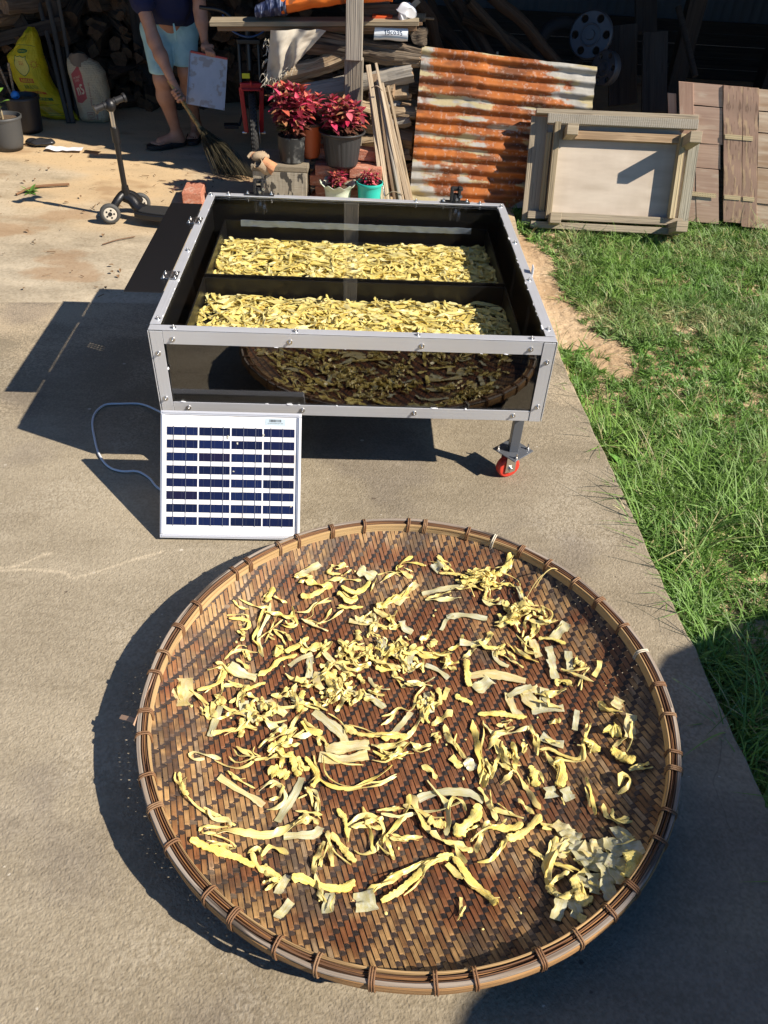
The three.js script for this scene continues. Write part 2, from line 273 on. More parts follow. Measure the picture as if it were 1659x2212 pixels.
// ---------------------------------------------------------------- solar dryer on casters
const DRY = { pos: [-0.158, 0, -2.78], yaw: 0.05855, w: 0.6325, d: 0.6125, y0: 0.2906, y1: 0.5911 };
const dryLocal = (p) => { const c = Math.cos(DRY.yaw), s = Math.sin(DRY.yaw), dx = p.x - DRY.pos[0], dz = p.z - DRY.pos[2]; return V(dx * c - dz * s, p.y, dx * s + dz * c); };
const dryWorld = (x, y, z) => { const c = Math.cos(DRY.yaw), s = Math.sin(DRY.yaw); return V(DRY.pos[0] + x * c + z * s, y, DRY.pos[2] - x * s + z * c); };
{
  const t = thing('solar_dryer', 'aluminium-framed box dryer with clear acrylic lid standing on red casters', 'solar dryer', DRY.pos, DRY.yaw);
  const { w, d, y0, y1 } = DRY, th = 0.003;
  const L = (n, g, m = M.alu) => part(n, g, m, t);
  // corner posts (angle section), rails: a flat on top and a flat on the side
  for (const sx of [-1, 1]) for (const sz of [-1, 1]) L('corner_post', [bx(0.038, y1 - y0 - 0.004, th, sx * (w - 0.019), (y0 + y1) / 2 - 0.002, sz * (d + 0.0045), 0.001, 'y'), bx(th, y1 - y0 - 0.004, 0.038, sx * (w + 0.0045), (y0 + y1) / 2 - 0.002, sz * (d - 0.0135), 0.001, 'y')]);
  for (const s of [-1, 1]) {
    const a = 0.034;
    L('top_rail', [bx(2 * w + 0.006, th, 0.031, 0, y1, s * (d - 0.0105), 0.001), bx(2 * w - 0.078, 0.046, th, 0, y1 - 0.026, s * (d + 0.0025), 0.001)]);
    L('top_rail', [bx(0.033, th, 2 * d - 0.06, s * (w - 0.012), y1 + 0.0006, 0, 0.001), bx(th, 0.046, 2 * d - 0.02, s * (w + 0.0015), y1 - 0.026, 0, 0.001)]);
    L('bottom_rail', [bx(2 * w - 0.078, 0.04, th, 0, y0 + 0.02, s * (d + 0.0025), 0.001), bx(2 * w - 0.01, th, 0.03, 0, y0, s * (d - 0.014), 0.001)]);
    L('bottom_rail', [bx(th, 0.04, 2 * d - 0.02, s * (w + 0.0015), y0 + 0.02, 0, 0.001), bx(0.03, th, 2 * d - 0.07, s * (w - 0.014), y0 + 0.0006, 0, 0.001)]);
  }
  // black panels; the upper part of each side wall has rows of vent slots
  L('floor_panel', bx(2 * w - 0.006, 0.006, 2 * d - 0.006, 0, y0 + 0.012, 0), M.black);
  L('back_panel', bx(2 * w - 0.014, y1 - y0 - 0.03, 0.004, 0, (y0 + y1) / 2, -(d - 0.004)), M.black);
  const slots = (sx) => {
    const sh = new THREE.Shape(); sh.moveTo(-d + 0.01, y0 + 0.02); sh.lineTo(d - 0.01, y0 + 0.02); sh.lineTo(d - 0.01, y1 - 0.012); sh.lineTo(-d + 0.01, y1 - 0.012); sh.closePath();
    for (const c of sx > 0 ? [-0.14, 0.2] : [-0.1]) for (let i = 0; i < 3; i++) for (let k = 0; k < 9; k++) { const h = new THREE.Path(), x = c + i * 0.016, y = y0 + 0.11 + k * 0.013; h.moveTo(x, y); h.lineTo(x, y + 0.008); h.lineTo(x + 0.007, y + 0.008); h.lineTo(x + 0.007, y); h.closePath(); sh.holes.push(h); }
    return new THREE.ExtrudeGeometry(sh, { depth: 0.004, bevelEnabled: false }).rotateY(-Math.PI / 2).translate(sx * (w - 0.006) + 0.002, 0, 0);
  };
  for (const s of [-1, 1]) L('side_panel', slots(s), M.black);
  L('lid_pane', bx(2 * w - 0.012, 0.004, 2 * d - 0.014, 0, y1 - 0.0045, 0), M.pane);
  L('front_pane', bx(2 * w - 0.014, y1 - y0 - 0.016, 0.004, 0, 0, 0).rotateX(-0.045).translate(0, (y0 + y1) / 2, d - 0.0085), M.paneFront);
  L('foil_strip', wobble(new THREE.BoxGeometry(1.0, 0.026, 0.004, 120, 5, 1), 0.006, 60).translate(0, 0.487, -0.5615), std([0.33, 0.4, 0.53], 0.3, { metalness: 0.6 }));
  L('heat_bar', [bx(0.9, 0.02, 0.03, 0, 0.40, -(d - 0.03), 0.002)], M.blackMatt);
  // silicone squeezed out along the edges
  rnd = mulberry(91);
  const bead = (a, b, n, axis) => { const P = [], l = []; for (let i = 0; i < n; i++) { const q = a.clone().lerp(b, (i + rnd()) / n), r = rnd(); if (r < 0.55) l.push(wobble(new THREE.IcosahedronGeometry(rr(0.0016, 0.0042), 1).scale(axis === 'x' ? rr(1, 4) : rr(0.5, 1), axis === 'y' ? rr(1, 4) : 0.5, axis === 'z' ? rr(1, 4) : rr(0.6, 1.1)).translate(q.x, q.y, q.z), 0.004, 300, i)); } return l; };
  L('sealant', [...bead(V(-w + 0.026, y1 + 0.001, d - 0.05), V(-w + 0.026, y1 + 0.001, -d + 0.05), 22, 'z'), ...bead(V(w - 0.03, y1 + 0.001, d - 0.05), V(w - 0.03, y1 + 0.001, -d + 0.05), 26, 'z'),
    ...bead(V(-w + 0.04, y0 + 0.041, d + 0.003), V(w - 0.04, y0 + 0.041, d + 0.003), 15, 'x'), ...bead(V(-w + 0.05, y1 - 0.05, d + 0.003), V(w - 0.04, y1 - 0.05, d + 0.003), 9, 'x'), ...bead(V(-w + 0.04, y0 + 0.05, d + 0.003), V(-w + 0.04, y1 - 0.05, d + 0.003), 6, 'y')], M.sealant);
  // hexagon screws with washers
  const screwG = join([new THREE.CylinderGeometry(0.0085, 0.009, 0.002, 14).translate(0, 0.001, 0), new THREE.CylinderGeometry(0.0042, 0.0048, 0.006, 6).translate(0, 0.005, 0), new THREE.SphereGeometry(0.0028, 8, 5).translate(0, 0.008, 0)]);
  const screw = (x, y, z, face) => { const m = part('screw', screwG, M.steel, t); m.position.set(x, y, z); if (face === 'f') m.rotation.x = Math.PI / 2; if (face === 'r') m.rotation.z = -Math.PI / 2; if (face === 'l') m.rotation.z = Math.PI / 2; m.rotation.y = rnd() * 3; };
  for (const [x, z] of [[-0.56, d - 0.008], [-0.185, d - 0.008], [0.196, d - 0.008], [0.556, d - 0.008], [-0.618, 0.55], [-0.618, 0.01], [-0.622, -0.59], [-0.55, -d + 0.009], [0.254, -d + 0.009], [0.53, -d + 0.009], [0.618, -0.575], [0.62, -0.176], [0.62, 0.169], [0.62, 0.54]]) screw(x, y1 + 0.0016, z, 't');
  for (const [x, y] of [[-0.565, 0.559], [-0.203, 0.562], [0.21, 0.562], [0.556, 0.562], [-0.17, 0.311], [-0.545, 0.31], [0.203, 0.311], [0.538, 0.311]]) screw(x, y, d + 0.004, 'f');
  for (const [x, y] of [[-0.615, 0.51], [-0.615, 0.345], [0.615, 0.518], [0.615, 0.35]]) screw(x, y, d + 0.006, 'f');
  for (const [y, z] of [[0.44, 0.57], [0.36, -0.2]]) { screw(w + 0.006, y, z, 'r'); screw(-w - 0.006, y, z, 'l'); }
  // hinged side door standing open, level with the lid
  const door = part('side_door', bx(0.128, 0.004, 0.83, -0.703, y1 + 0.003, -0.05, 0.001, 'z'), M.black, t);
  for (const z of [-0.275, 0.236]) {
    const h = part('hinge', [bx(0.026, 0.0025, 0.062, -0.653, y1 + 0.0065, z, 0.001), bx(0.024, 0.0025, 0.062, -0.622, y1 + 0.0065, z, 0.001), rod(V(-0.637, y1 + 0.008, z - 0.031), V(-0.637, y1 + 0.008, z + 0.031), 0.0045, 10)], M.steel, t);
    for (const dx of [-0.658, -0.619]) for (const dz of [-0.018, 0.018]) { const s = part('screw', screwG, M.steel, h); s.position.set(dx, y1 + 0.0078, z + dz); s.scale.setScalar(0.62); }
  }
  // black lid clamps on the back rail
  for (const x of [-0.419, 0.423]) {
    const c = part('lid_clamp', [bx(0.125, 0.005, 0.03, x, y1 + 0.0045, -d + 0.004, 0.001), bx(0.012, 0.055, 0.03, x - 0.018, y1 + 0.035, -d + 0.004, 0.003), bx(0.012, 0.06, 0.034, x + 0.014, y1 + 0.037, -d + 0.004, 0.003), bx(0.05, 0.016, 0.022, x + 0.004, y1 + 0.056, -d - 0.006, 0.004), new THREE.CylinderGeometry(0.016, 0.019, 0.03, 8).translate(x - 0.002, y1 + 0.022, -d + 0.004)], M.blackMatt, t);
    part('bolt', [rod(V(x + 0.004, y1 + 0.02, -d + 0.026), V(x + 0.004, y1 + 0.02, -d - 0.02), 0.006, 8), rod(V(x + 0.02, y1 + 0.032, -d + 0.024), V(x + 0.02, y1 + 0.032, -d + 0.01), 0.007, 6)], M.steel, c);
    for (const dx of [-0.05, 0.05]) { const s = part('screw', screwG, M.steel, c); s.position.set(x + dx, y1 + 0.007, -d + 0.004); }
  }
  L('tape', wobble(bx(0.004, 0.06, 0.03, w + 0.009, y1 - 0.004, 0.1, 0.001), 0.008, 40), std([0.75, 0.78, 0.82], 0.25));
  // legs with swivelling red casters
  for (const [x, z, a] of [[0.583, 0.53, 0.35], [-0.583, 0.53, 0.8], [0.583, -0.53, 0.6], [-0.583, -0.53, 1.2]]) {
    const leg = part('leg', [bx(0.034, y0 - 0.108, 0.034, x, 0.108 + (y0 - 0.108) / 2, z, 0.002, 'y')], M.greySteel, t);
    part('caster_plate', [bx(0.105, 0.004, 0.105, 0, 0, 0, 0.001).rotateY(0.72).translate(x, 0.106, z)], M.greySteel, leg);
    const bolts = []; for (let k = 0; k < 4; k++) { const q = 0.72 + Math.PI / 4 + (k * Math.PI) / 2, X = x + Math.cos(q) * 0.055, Zz = z + Math.sin(q) * 0.055; bolts.push(rod(V(X, 0.1, Zz), V(X, 0.128, Zz), 0.0035, 6), rod(V(X, 0.108, Zz), V(X, 0.114, Zz), 0.0065, 6)); }
    part('bolt', bolts, M.steel, leg);
    const wx = x - 0.012, wz = z + 0.012, R = 0.0435, ca = Math.cos(a), sa = Math.sin(a);
    const fork = []; for (const s of [-1, 1]) fork.push(bx(0.04, 0.075, 0.003, 0, 0.066, s * 0.021, 0.001), new THREE.CylinderGeometry(0.016, 0.016, 0.004, 14).rotateX(Math.PI / 2).translate(0, 0.043, s * 0.021));
    fork.push(bx(0.044, 0.004, 0.046, 0, 0.1, 0, 0.001), rod(V(0, 0.0435, -0.03), V(0, 0.0435, 0.03), 0.005, 8), rod(V(0, 0.0435, 0.024), V(0, 0.0435, 0.031), 0.009, 6));
    part('caster_fork', join(fork).rotateY(a).translate(wx, 0, wz), M.steel, leg);
    const prof = [[0.012, -0.016], [0.036, -0.016], [0.0405, -0.0145], [R, -0.009], [R, 0.009], [0.0405, 0.0145], [0.036, 0.016], [0.012, 0.016]];
    part('caster_wheel', lathe(prof, 32).rotateX(Math.PI / 2).translate(0, R, 0).rotateY(a).translate(wx, 0, wz), M.redRubber, leg);
  }
}
// trays and their shreds are laid in 40.js
// ---------------------------------------------------------------- solar panel and cable
{
  const A = V(-0.723, 0.004, -1.825), W = 0.452, a = Math.atan2(0.33, 0.258), Hh = 0.412;
  const t = thing('solar_panel', 'small white-backed solar panel leaning on the front of the dryer', 'solar panel', A, 0.06);
  const inner = (g) => g.rotateX(a - Math.PI / 2).translate(0, 0, 0);
  const P = (n, g, m, par = t) => part(n, inner(Array.isArray(g) ? join(g) : g), m, par);
  const whiteTex = tex(512, 512, (u, v, c) => { const n = fbm(u * 10, v * 10, 140, 5, 10, 10), s = smoothstep(fbm(u * 5 + 3, v * 5, 143, 5), 0.63, 0.75); mix(c, [0.80, 0.80, 0.80], [0.87, 0.87, 0.87], n); mix(c, c, [0.42, 0.38, 0.3], s * 0.35); });
  P('backing_sheet', new THREE.BoxGeometry(W - 0.02, Hh - 0.02, 0.003).translate(W / 2, Hh / 2, 0.012), std([1, 1, 1], 0.5, { map: whiteTex }));
  const f = 0.013, frameM = new THREE.MeshStandardMaterial({ color: lin(0.7, 0.72, 0.76), metalness: 0.4, roughness: 0.42, side: THREE.DoubleSide });
  for (const [w, h, x, y] of [[W, f, W / 2, f / 2], [W, f, W / 2, Hh - f / 2], [f, Hh - 2 * f - 0.0006, f / 2, Hh / 2], [f, Hh - 2 * f - 0.0006, W - f / 2, Hh / 2]]) P('frame_rail', [bx(w, h, 0.018, x, y, 0.009, 0.0015), bx(w > h ? w - 0.012 : 0.004, w > h ? 0.004 : h, 0.003, x, y, 0.0192, 0.001)], frameM);
  const cellsM = [[0.008, 0.012, 0.05], [0.007, 0.011, 0.04], [0.009, 0.016, 0.065], [0.013, 0.011, 0.035]].map((c) => std(c, 0.22, { bumpMap: T.fine, bumpScale: 0.0002 }));
  const x0 = 0.02, cw = 0.0985, gap = 0.0055, ch = 0.0262, pitch = 0.0416, yTop = Hh - 0.052;
  rnd = mulberry(17);
  const cg = new THREE.BoxGeometry(cw, ch, 0.0014), bar = new THREE.BoxGeometry(0.0012, pitch * 7 + ch + 0.008, 0.0008), fin = new THREE.BoxGeometry(0.0006, ch, 0.0004);
  for (let c = 0; c < 4; c++) {
    const cx = x0 + cw / 2 + c * (cw + gap);
    for (let r = 0; r < 8; r++) { const cell = P('solar_cell', cg.clone().translate(cx, yTop - ch / 2 - r * pitch, 0.0142), pick(cellsM)); P('grid_line', [fin.clone().translate(cx, yTop - ch / 2 - r * pitch, 0.0151), fin.clone().translate(cx - 0.035, yTop - ch / 2 - r * pitch, 0.0151), fin.clone().translate(cx + 0.036, yTop - ch / 2 - r * pitch, 0.0151)], std([0.05, 0.06, 0.1], 0.5), cell); }
    const b = c === 0 ? [-0.028, 0.012] : c === 3 ? [-0.027, 0.012] : [-0.011, 0.028];
    for (const dx of b) P('busbar', bar.clone().translate(cx + dx, yTop - (pitch * 7 + ch) / 2, 0.0154), std([0.32, 0.33, 0.36], 0.4, { metalness: 0.6 }));
  }
  const cv = document.createElement('canvas'); cv.width = 256; cv.height = 88; const k = cv.getContext('2d');
  k.fillStyle = '#b9c9d2'; k.fillRect(0, 0, 256, 88); k.fillStyle = '#1a1a1a';
  const r2 = mulberry(5); for (let x = 48; x < 200;) { const w = 1 + Math.floor(r2() * 5); k.fillRect(x, 10, w, 34); x += w + 1 + Math.floor(r2() * 4); }
  k.font = 'bold 17px monospace'; k.fillText('CE10P070204CZ0P-X09', 30, 66);
  const st = new THREE.CanvasTexture(cv); st.colorSpace = THREE.SRGBColorSpace;
  P('barcode_label', new THREE.PlaneGeometry(0.066, 0.022).translate(W - 0.084, Hh - 0.03, 0.0142), std([1, 1, 1], 0.4, { map: st }));
  P('droppings', [0, 1, 2, 3, 4].map((i) => wobble(new THREE.IcosahedronGeometry(0.003, 2).scale(1, [2.2, 1.4, 1, 1.2, 0.8][i], 0.35), 0.003, 300, i).translate([0.216, 0.246, 0.33, 0.422, 0.235][i], [0.33, 0.31, 0.34, 0.11, 0.22][i], 0.0156)), std([0.55, 0.52, 0.42], 0.8));
  const pts = [V(-0.70, 0.30, -2.35), V(-0.76, 0.12, -2.36), ...[[300, 872], [262, 872], [228, 874], [208, 889], [200, 910], [204, 945], [216, 985], [238, 1010], [264, 1018], [296, 1018], [322, 1032], [342, 1054]].map(([x, y]) => G(x, y, 0.007)), V(-0.64, 0.02, -1.98), V(-0.55, 0.12, -1.99)];
  single('power_cable', tube(pts, 0.0042, 120, 8), std([0.66, 0.7, 0.76], 0.45), 'pale grey cable curling over the concrete from the dryer to the solar panel', 'cable');
}
// ---------------------------------------------------------------- woven bamboo tray
const BK = { x: 0.0925, z: -1.178, R: 0.6465 };
function trayY(x, z) { const r = Math.hypot(x - BK.x, z - BK.z) / BK.R; return 0.008 + 0.1 * Math.pow(clamp(r, 0, 1.02), 4.5); }
{
  const t = thing('bamboo_tray', 'large round woven bamboo tray holding yellow shreds on the concrete', 'tray', [BK.x, 0, BK.z]);
  const pitch = 0.0127, n = Math.floor(BK.R / pitch), th = 0.0009, ang = 0.33, ca = Math.cos(ang), sa = Math.sin(ang);
  T.bamboo = tex(512, 128, (u, v, c) => { const g = fbm(u * 3, v * 50, 150, 4, 3, 50), b = fbm(u * 8, v * 6, 153, 4, 8, 6); const k = 0.72 + 0.5 * (g - 0.5) + 0.55 * (b - 0.5); c[0] = c[1] = c[2] = k; const s = smoothstep(fbm(u * 20, v * 10, 155, 3, 20, 10), 0.62, 0.75) * 0.4; mix(c, c, [0.16, 0.12, 0.1], s); }, { rep: [2, 6] });
  const mat = std([1, 1, 1], 0.62, { map: T.bamboo, vertexColors: true, bumpMap: T.grain, bumpScale: 0.0006 });
  rnd = mulberry(23);
  const over = (i, j) => (((i + j) % 4) + 4) % 4 !== 0;                   // warp shows over three, under one
  for (const warp of [true, false]) for (let i = -n; i <= n; i++) {
    const p = (i + 0.5) * pitch * 0.995; if (Math.abs(p) > BK.R - 0.008) continue;
    const q1 = Math.sqrt(BK.R * BK.R - p * p), S = 2, k0 = Math.ceil((-q1 / pitch) * S), k1 = Math.floor((q1 / pitch) * S), w = pitch * (warp ? 0.8 : 0.96) * rr(0.94, 1.03), pos = [], uv = [], idx = [], off = rnd() * 5, pal = rnd(), shift = rr(-0.0006, 0.0006);
    const qs = [-q1]; for (let k = k0; k <= k1; k++) { const q = (k / S) * pitch; if (q > -q1 + 0.003 && q < q1 - 0.003) qs.push(q); } qs.push(q1);
    const col = [];
    const base = warp ? (pal < 0.7 ? [0.44, 0.265, 0.11] : pal < 0.86 ? [0.27, 0.135, 0.05] : [0.40, 0.28, 0.16]) : (pal < 0.75 ? [0.07, 0.046, 0.036] : pal < 0.9 ? [0.115, 0.07, 0.042] : [0.21, 0.15, 0.10]);
    qs.forEach((q, m) => {
      const j = Math.floor(q / pitch), f = q / pitch - j, up = (jj) => ((warp ? over(i, jj) : !over(jj, i)) ? 1 : -1);
      const h = (f < 0.25 ? up(j) * 0.7 + up(j - 1) * 0.3 : f > 0.75 ? up(j) * 0.7 + up(j + 1) * 0.3 : up(j)) * 0.0012;
      const pp = p + shift + 0.0007 * Math.sin(q * 21 + off);
      const wx = pp * ca + q * sa, wz = -pp * sa + q * ca, X = warp ? wx : q * ca - pp * sa * -1, Zz = warp ? wz : -q * sa + pp * ca;
      const dx = (warp ? ca : sa) * w / 2, dz = (warp ? -sa : ca) * w / 2;
      for (const [s, v] of [[-1, 1], [1, 1], [1, -1], [-1, -1]]) { const x = X + s * dx, z = Zz + s * dz; pos.push(x, trayY(x + BK.x, z + BK.z) + h + v * th / 2 + (s * v > 0 ? 0.00015 : 0), z); uv.push(q + off, (s + 1) * 0.01 + off * 1.3); }
      // old tannin staining, blotchy, strongest where the shreds lie
      const base2 = [0, 0, 0], r = Math.hypot(X, Zz) / BK.R, nz = fbm(X * 9 + 3, Zz * 9, 160, 4), st = smoothstep(nz + 0.75 * (0.78 - r), 0.38, 0.72), sp = 0.86 + 0.3 * vn(X * 60, Zz * 60, 9);
      mix(base2, base, [0.05, 0.035, 0.03], smoothstep(fbm(X * 14 + 7, Zz * 14, 163, 4), 0.5, 0.66) * 0.7); const dk = warp ? [0.215, 0.072, 0.024] : [0.018, 0.013, 0.013], o = [0, 0, 0]; mix(o, base2, dk, st * 0.9);
      for (let k = 0; k < 4; k++) col.push(o[0] * sp * 1.12, o[1] * sp * 1.12, o[2] * sp * 1.12);
      if (m) for (let k = 0; k < 4; k++) { const A = (m - 1) * 4 + k, B = (m - 1) * 4 + ((k + 1) % 4); idx.push(A, B, A + 4, B, B + 4, A + 4); }
    });
    let g = new THREE.BufferGeometry(); g.setAttribute('position', new THREE.Float32BufferAttribute(pos, 3)); g.setAttribute('uv', new THREE.Float32BufferAttribute(uv, 2)); g.setAttribute('color', new THREE.Float32BufferAttribute(col, 3)); g.setIndex(idx);
    g = g.toNonIndexed(); g.computeVertexNormals();
    part('bamboo_strip', g, mat, t);
  }
  // rim: inner hoop, splints between, weathered outer hoop
  T.rim = woodTex([0.36, 0.215, 0.085], [0.56, 0.40, 0.20], 170, { crack: 0.4, stain: 0.3, stainC: [0.12, 0.06, 0.03] });
  T.rimGrey = woodTex([0.24, 0.18, 0.13], [0.56, 0.52, 0.47], 180, { crack: 1, stain: 1.0, stainC: [0.19, 0.12, 0.075], fine: 36 });
  const hoop = (r, w, h, y, seed, amp, prof = null) => {
    r -= 0.0085; y += 0.015; const seg = 220, pos = [], uv = [], idx = [], K = 8;
    for (let i = 0; i <= seg; i++) {
      const a = ((i % seg) / seg) * Math.PI * 2, c = Math.cos(a), s = Math.sin(a), dr = amp * (fbm(c * 4 + 9, s * 4 + 9, seed, 3) - 0.5), dy = amp * 1.1 * (fbm(c * 5 + 20, s * 5 + 9, seed + 2, 3) - 0.5), ww = w * (0.85 + 0.3 * vn(c * 9 + 20, s * 9 + 20, seed + 4)), hh = h * (0.9 + 0.2 * vn(c * 7 + 30, s * 7, seed + 6));
      for (let k = 0; k < K; k++) { const q = (k / K) * Math.PI * 2 + Math.PI / K, ex = Math.sign(Math.cos(q)) * Math.pow(Math.abs(Math.cos(q)), 0.55), ey = Math.sign(Math.sin(q)) * Math.pow(Math.abs(Math.sin(q)), 0.55), R = r + dr + (ex * ww) / 2; pos.push(c * R, y + dy + (ey * hh) / 2, s * R); uv.push((i / seg) * 4.2, (k / K) * (w + h) * 2); }
      if (i) for (let k = 0; k < K; k++) { const A = (i - 1) * K + k, B = (i - 1) * K + ((k + 1) % K); idx.push(A, A + K, B, B, A + K, B + K); }
    }
    const g = new THREE.BufferGeometry(); g.setAttribute('position', new THREE.Float32BufferAttribute(pos, 3)); g.setAttribute('uv', new THREE.Float32BufferAttribute(uv, 2)); g.setIndex(idx); g.computeVertexNormals(); return g;
  };
  part('inner_hoop', hoop(0.648, 0.006, 0.034, 0.098, 190, 0.003), wood(T.rim), t);
  part('outer_hoop', hoop(0.6715, 0.011, 0.031, 0.096, 194, 0.004), wood(T.rim, [0.85, 0.72, 0.62]), t);
  part('weathered_splint', hoop(0.6705, 0.0095, 0.006, 0.1135, 197, 0.005), wood(T.rimGrey, [0.85, 0.83, 0.8], 0.004), t);
  const darkM = wood(T.brown, [0.85, 0.62, 0.5]);
  part('rim_splint', hoop(0.654, 0.004, 0.028, 0.101, 201, 0.004), darkM, t); part('rim_splint', hoop(0.658, 0.004, 0.028, 0.099, 207, 0.004), wood(T.rim, [0.8, 0.6, 0.5]), t); part('rim_splint', hoop(0.6625, 0.004, 0.026, 0.103, 213, 0.005), darkM, t);
  // rattan bindings, each two or three turns
  rnd = mulberry(29);
  const rat = [std([0.24, 0.125, 0.06], 0.5, { bumpMap: T.fine, bumpScale: 0.0005 }), std([0.30, 0.175, 0.09], 0.5, { bumpMap: T.fine, bumpScale: 0.0005 }), std([0.62, 0.57, 0.45], 0.7)];
  const turn = (da, r) => { const P = []; for (let k = 0; k < 16; k++) { const q = (k / 16) * Math.PI * 2; P.push(V(0.652 + 0.018 * Math.sign(Math.cos(q)) * Math.pow(Math.abs(Math.cos(q)), 0.6), 0.113 + 0.0225 * Math.sign(Math.sin(q)) * Math.pow(Math.abs(Math.sin(q)), 0.6), da + 0.0025 * Math.sin(q))); } return tube(P, r, 34, 5, true); };
  const bg = [join([turn(-0.0045, 0.0022), turn(0.001, 0.0022)]), join([turn(-0.005, 0.0021), turn(0, 0.0022), turn(0.0048, 0.002)]), join([turn(-0.003, 0.0024), turn(0.0025, 0.002)])];
  const N = 42; for (let i = 0; i < N; i++) { const b = part('binding', bg[i % 3], rat[i === 8 || i === 2 ? 2 : i % 5 === 0 ? 1 : 0], t); b.rotation.y = ((i + rr(-0.36, 0.36)) / N) * Math.PI * 2; }
  // a broken splint sticking out on the left, loose fibres, a yellow tie
  const q = (x, y, z) => V(x - BK.x, y, z - BK.z);
  part('loose_splint', [board(q(-0.57, 0.115, -1.06), q(-0.62, 0.09, -1.085), 0.012, 0.0025, V(0, 1, 0.3)), board(q(-0.568, 0.125, -1.04), q(-0.555, 0.125, -1.2), 0.008, 0.002, V(1, 0.4, 0))], std([0.46, 0.30, 0.2], 0.8), t);
  part('tie', [tube([q(0.46, 0.10, -1.60), q(0.485, 0.138, -1.625), q(0.51, 0.142, -1.645), q(0.53, 0.128, -1.655)], 0.0016, 16, 5), tube([q(0.43, 0.07, -1.57), q(0.465, 0.125, -1.61), q(0.495, 0.142, -1.635)], 0.0014, 16, 5)], std([0.62, 0.5, 0.2], 0.6), t);
}
// ---------------------------------------------------------------- shreds of bamboo shoot
const shootTex = tex(256, 128, (u, v, c) => { const g = fbm(u * 4, v * 24, 220, 4, 4, 24), b = fbm(u * 7, v * 4, 224, 4, 7, 4); mix(c, [0.82, 0.70, 0.29], [0.97, 0.91, 0.62], clamp(0.5 + (g - 0.5) * 1.6 + (b - 0.5) * 1.1, 0, 1)); mix(c, c, [0.74, 0.5, 0.28], smoothstep(b, 0.68, 0.82) * 0.4); });
const shootM = [[1.0, 0.97, 0.72], [1.0, 0.93, 0.5], [0.96, 0.99, 0.92], [1.0, 0.96, 0.64], [0.95, 0.88, 0.62]].map((c) => std(c, 0.38, { map: shootTex })).map((m) => new THREE.MeshPhysicalMaterial({ color: m.color, map: shootTex, roughness: 0.38, transmission: 0.22, thickness: 0, side: THREE.DoubleSide }));
const filmM = [[0.92, 0.98, 1.15], [0.85, 0.93, 1.15], [1, 1, 1]].map((c) => new THREE.MeshPhysicalMaterial({ color: lin(...c), map: shootTex, roughness: 0.32, transmission: 0.4, thickness: 0, side: THREE.DoubleSide }));
const coreM = [[1.0, 0.93, 0.5], [1.0, 0.89, 0.45], [0.95, 0.86, 0.52]].map((c) => std(c, 0.45, { map: shootTex, bumpMap: T.coarse, bumpScale: 0.0012 }));
const pile = new Map();                                               // how high the shreds already lie
const pk = (x, z) => Math.round(x / 0.016) + ',' + Math.round(z / 0.016);
function shredGeo(P, kind, w, seed, floor = trayY, heap = pile, step = 0.0035) {
  const th = kind === 'core' ? w * 0.3 : kind === 'film' ? 0.0012 : 0.0014;
  const pts = P.map(([x, z], i) => { const k = pk(x, z), h = heap.get(k) ?? 0; return V(x, floor(x, z) + 0.0035 + h + th * 0.4 + (kind === 'film' ? 0.003 : 0.007) * vn(i * 1.3 + seed * 3.1, seed, 8) * (i === 0 || i === P.length - 1 ? 1.6 : 1), z); });
  const smooth = []; for (let i = 1; i < pts.length - 1; i++) smooth.push((pts[i - 1].y + pts[i].y + pts[i + 1].y) / 3);
  smooth.forEach((y, i) => { pts[i + 1].y = Math.max(y, pts[i + 1].y * 0.75 + y * 0.25); });
  const c = new THREE.CatmullRomCurve3(pts), n = Math.max(3, Math.round(c.getLength() / 0.012));
  for (let i = 0; i <= n; i++) { const p = c.getPoint(i / n), k = pk(p.x, p.z); heap.set(k, Math.min(0.03, (heap.get(k) ?? 0) + step)); }
  const tw = (kind === 'film' ? 0.3 : kind === 'core' ? 0.4 : 0.95), ph = hash(seed, 2, 5) * 6, fr = 2 + hash(seed, 4, 5) * 4;
  const len = c.getLength(), seg = Math.min(40, Math.max(kind === 'core' ? 18 : 8, Math.round(len / (kind === 'core' ? 0.005 : 0.009))));
  return ribbon(pts, (t) => w * (kind === 'film' ? 0.85 + 0.3 * vn(t * 4, seed, 3) : clamp(Math.min(t, 1 - t) * 9 + 0.42, 0.3, 1) * (0.62 + 0.7 * vn(t * 6, seed, 3))), (t) => th * (kind === 'core' ? 0.7 + 0.5 * Math.abs(Math.sin(t * len * 500)) : 1),
    { twist: (t) => tw * Math.sin(ph + fr * t * 2) * 0.9, cup: kind === 'film' ? 0.12 : kind === 'core' ? -0.25 : (hash(seed, 6, 2) - 0.5) * 0.4, seg, rough: kind === 'core' ? 0.55 : kind === 'film' ? 0.28 : 0.5, seed });
}
const SHREDS = [];
const seen2 = { a: [500, 2700, 1.5082], b: [1500, 2700, 1.5082], c: [500, 2000, 1.659], d: [1400, 2000, 1.659] };   // four close views of the tray
let view = seen2.a, shredSeed = 100;
function s(kind, px, ...q) {
  const P = []; for (let i = 0; i < q.length; i += 2) { const X = (view[0] + q[i] / view[2]) / 1.82278, Y = (view[1] + q[i + 1] / view[2]) / 1.82278; let g = G(X, Y, 0.02); g = G(X, Y, trayY(g.x, g.z) + 0.006); P.push([g.x, g.z]); }
  const m = P[Math.floor(P.length / 2)], dist = Math.hypot(m[0], EYE, m[1]);
  SHREDS.push([kind, (px / view[2] / 3030) * dist * 1.0, P]);
}
view = seen2.a;
s('strip', 20, 560, 440, 520, 425, 460, 410, 400, 395, 370, 412, 395, 438, 460, 440); s('strip', 16, 520, 440, 600, 480, 680, 490, 740, 460, 755, 430, 700, 400, 650, 370); s('strip', 24, 760, 460, 820, 440, 880, 430, 905, 415);
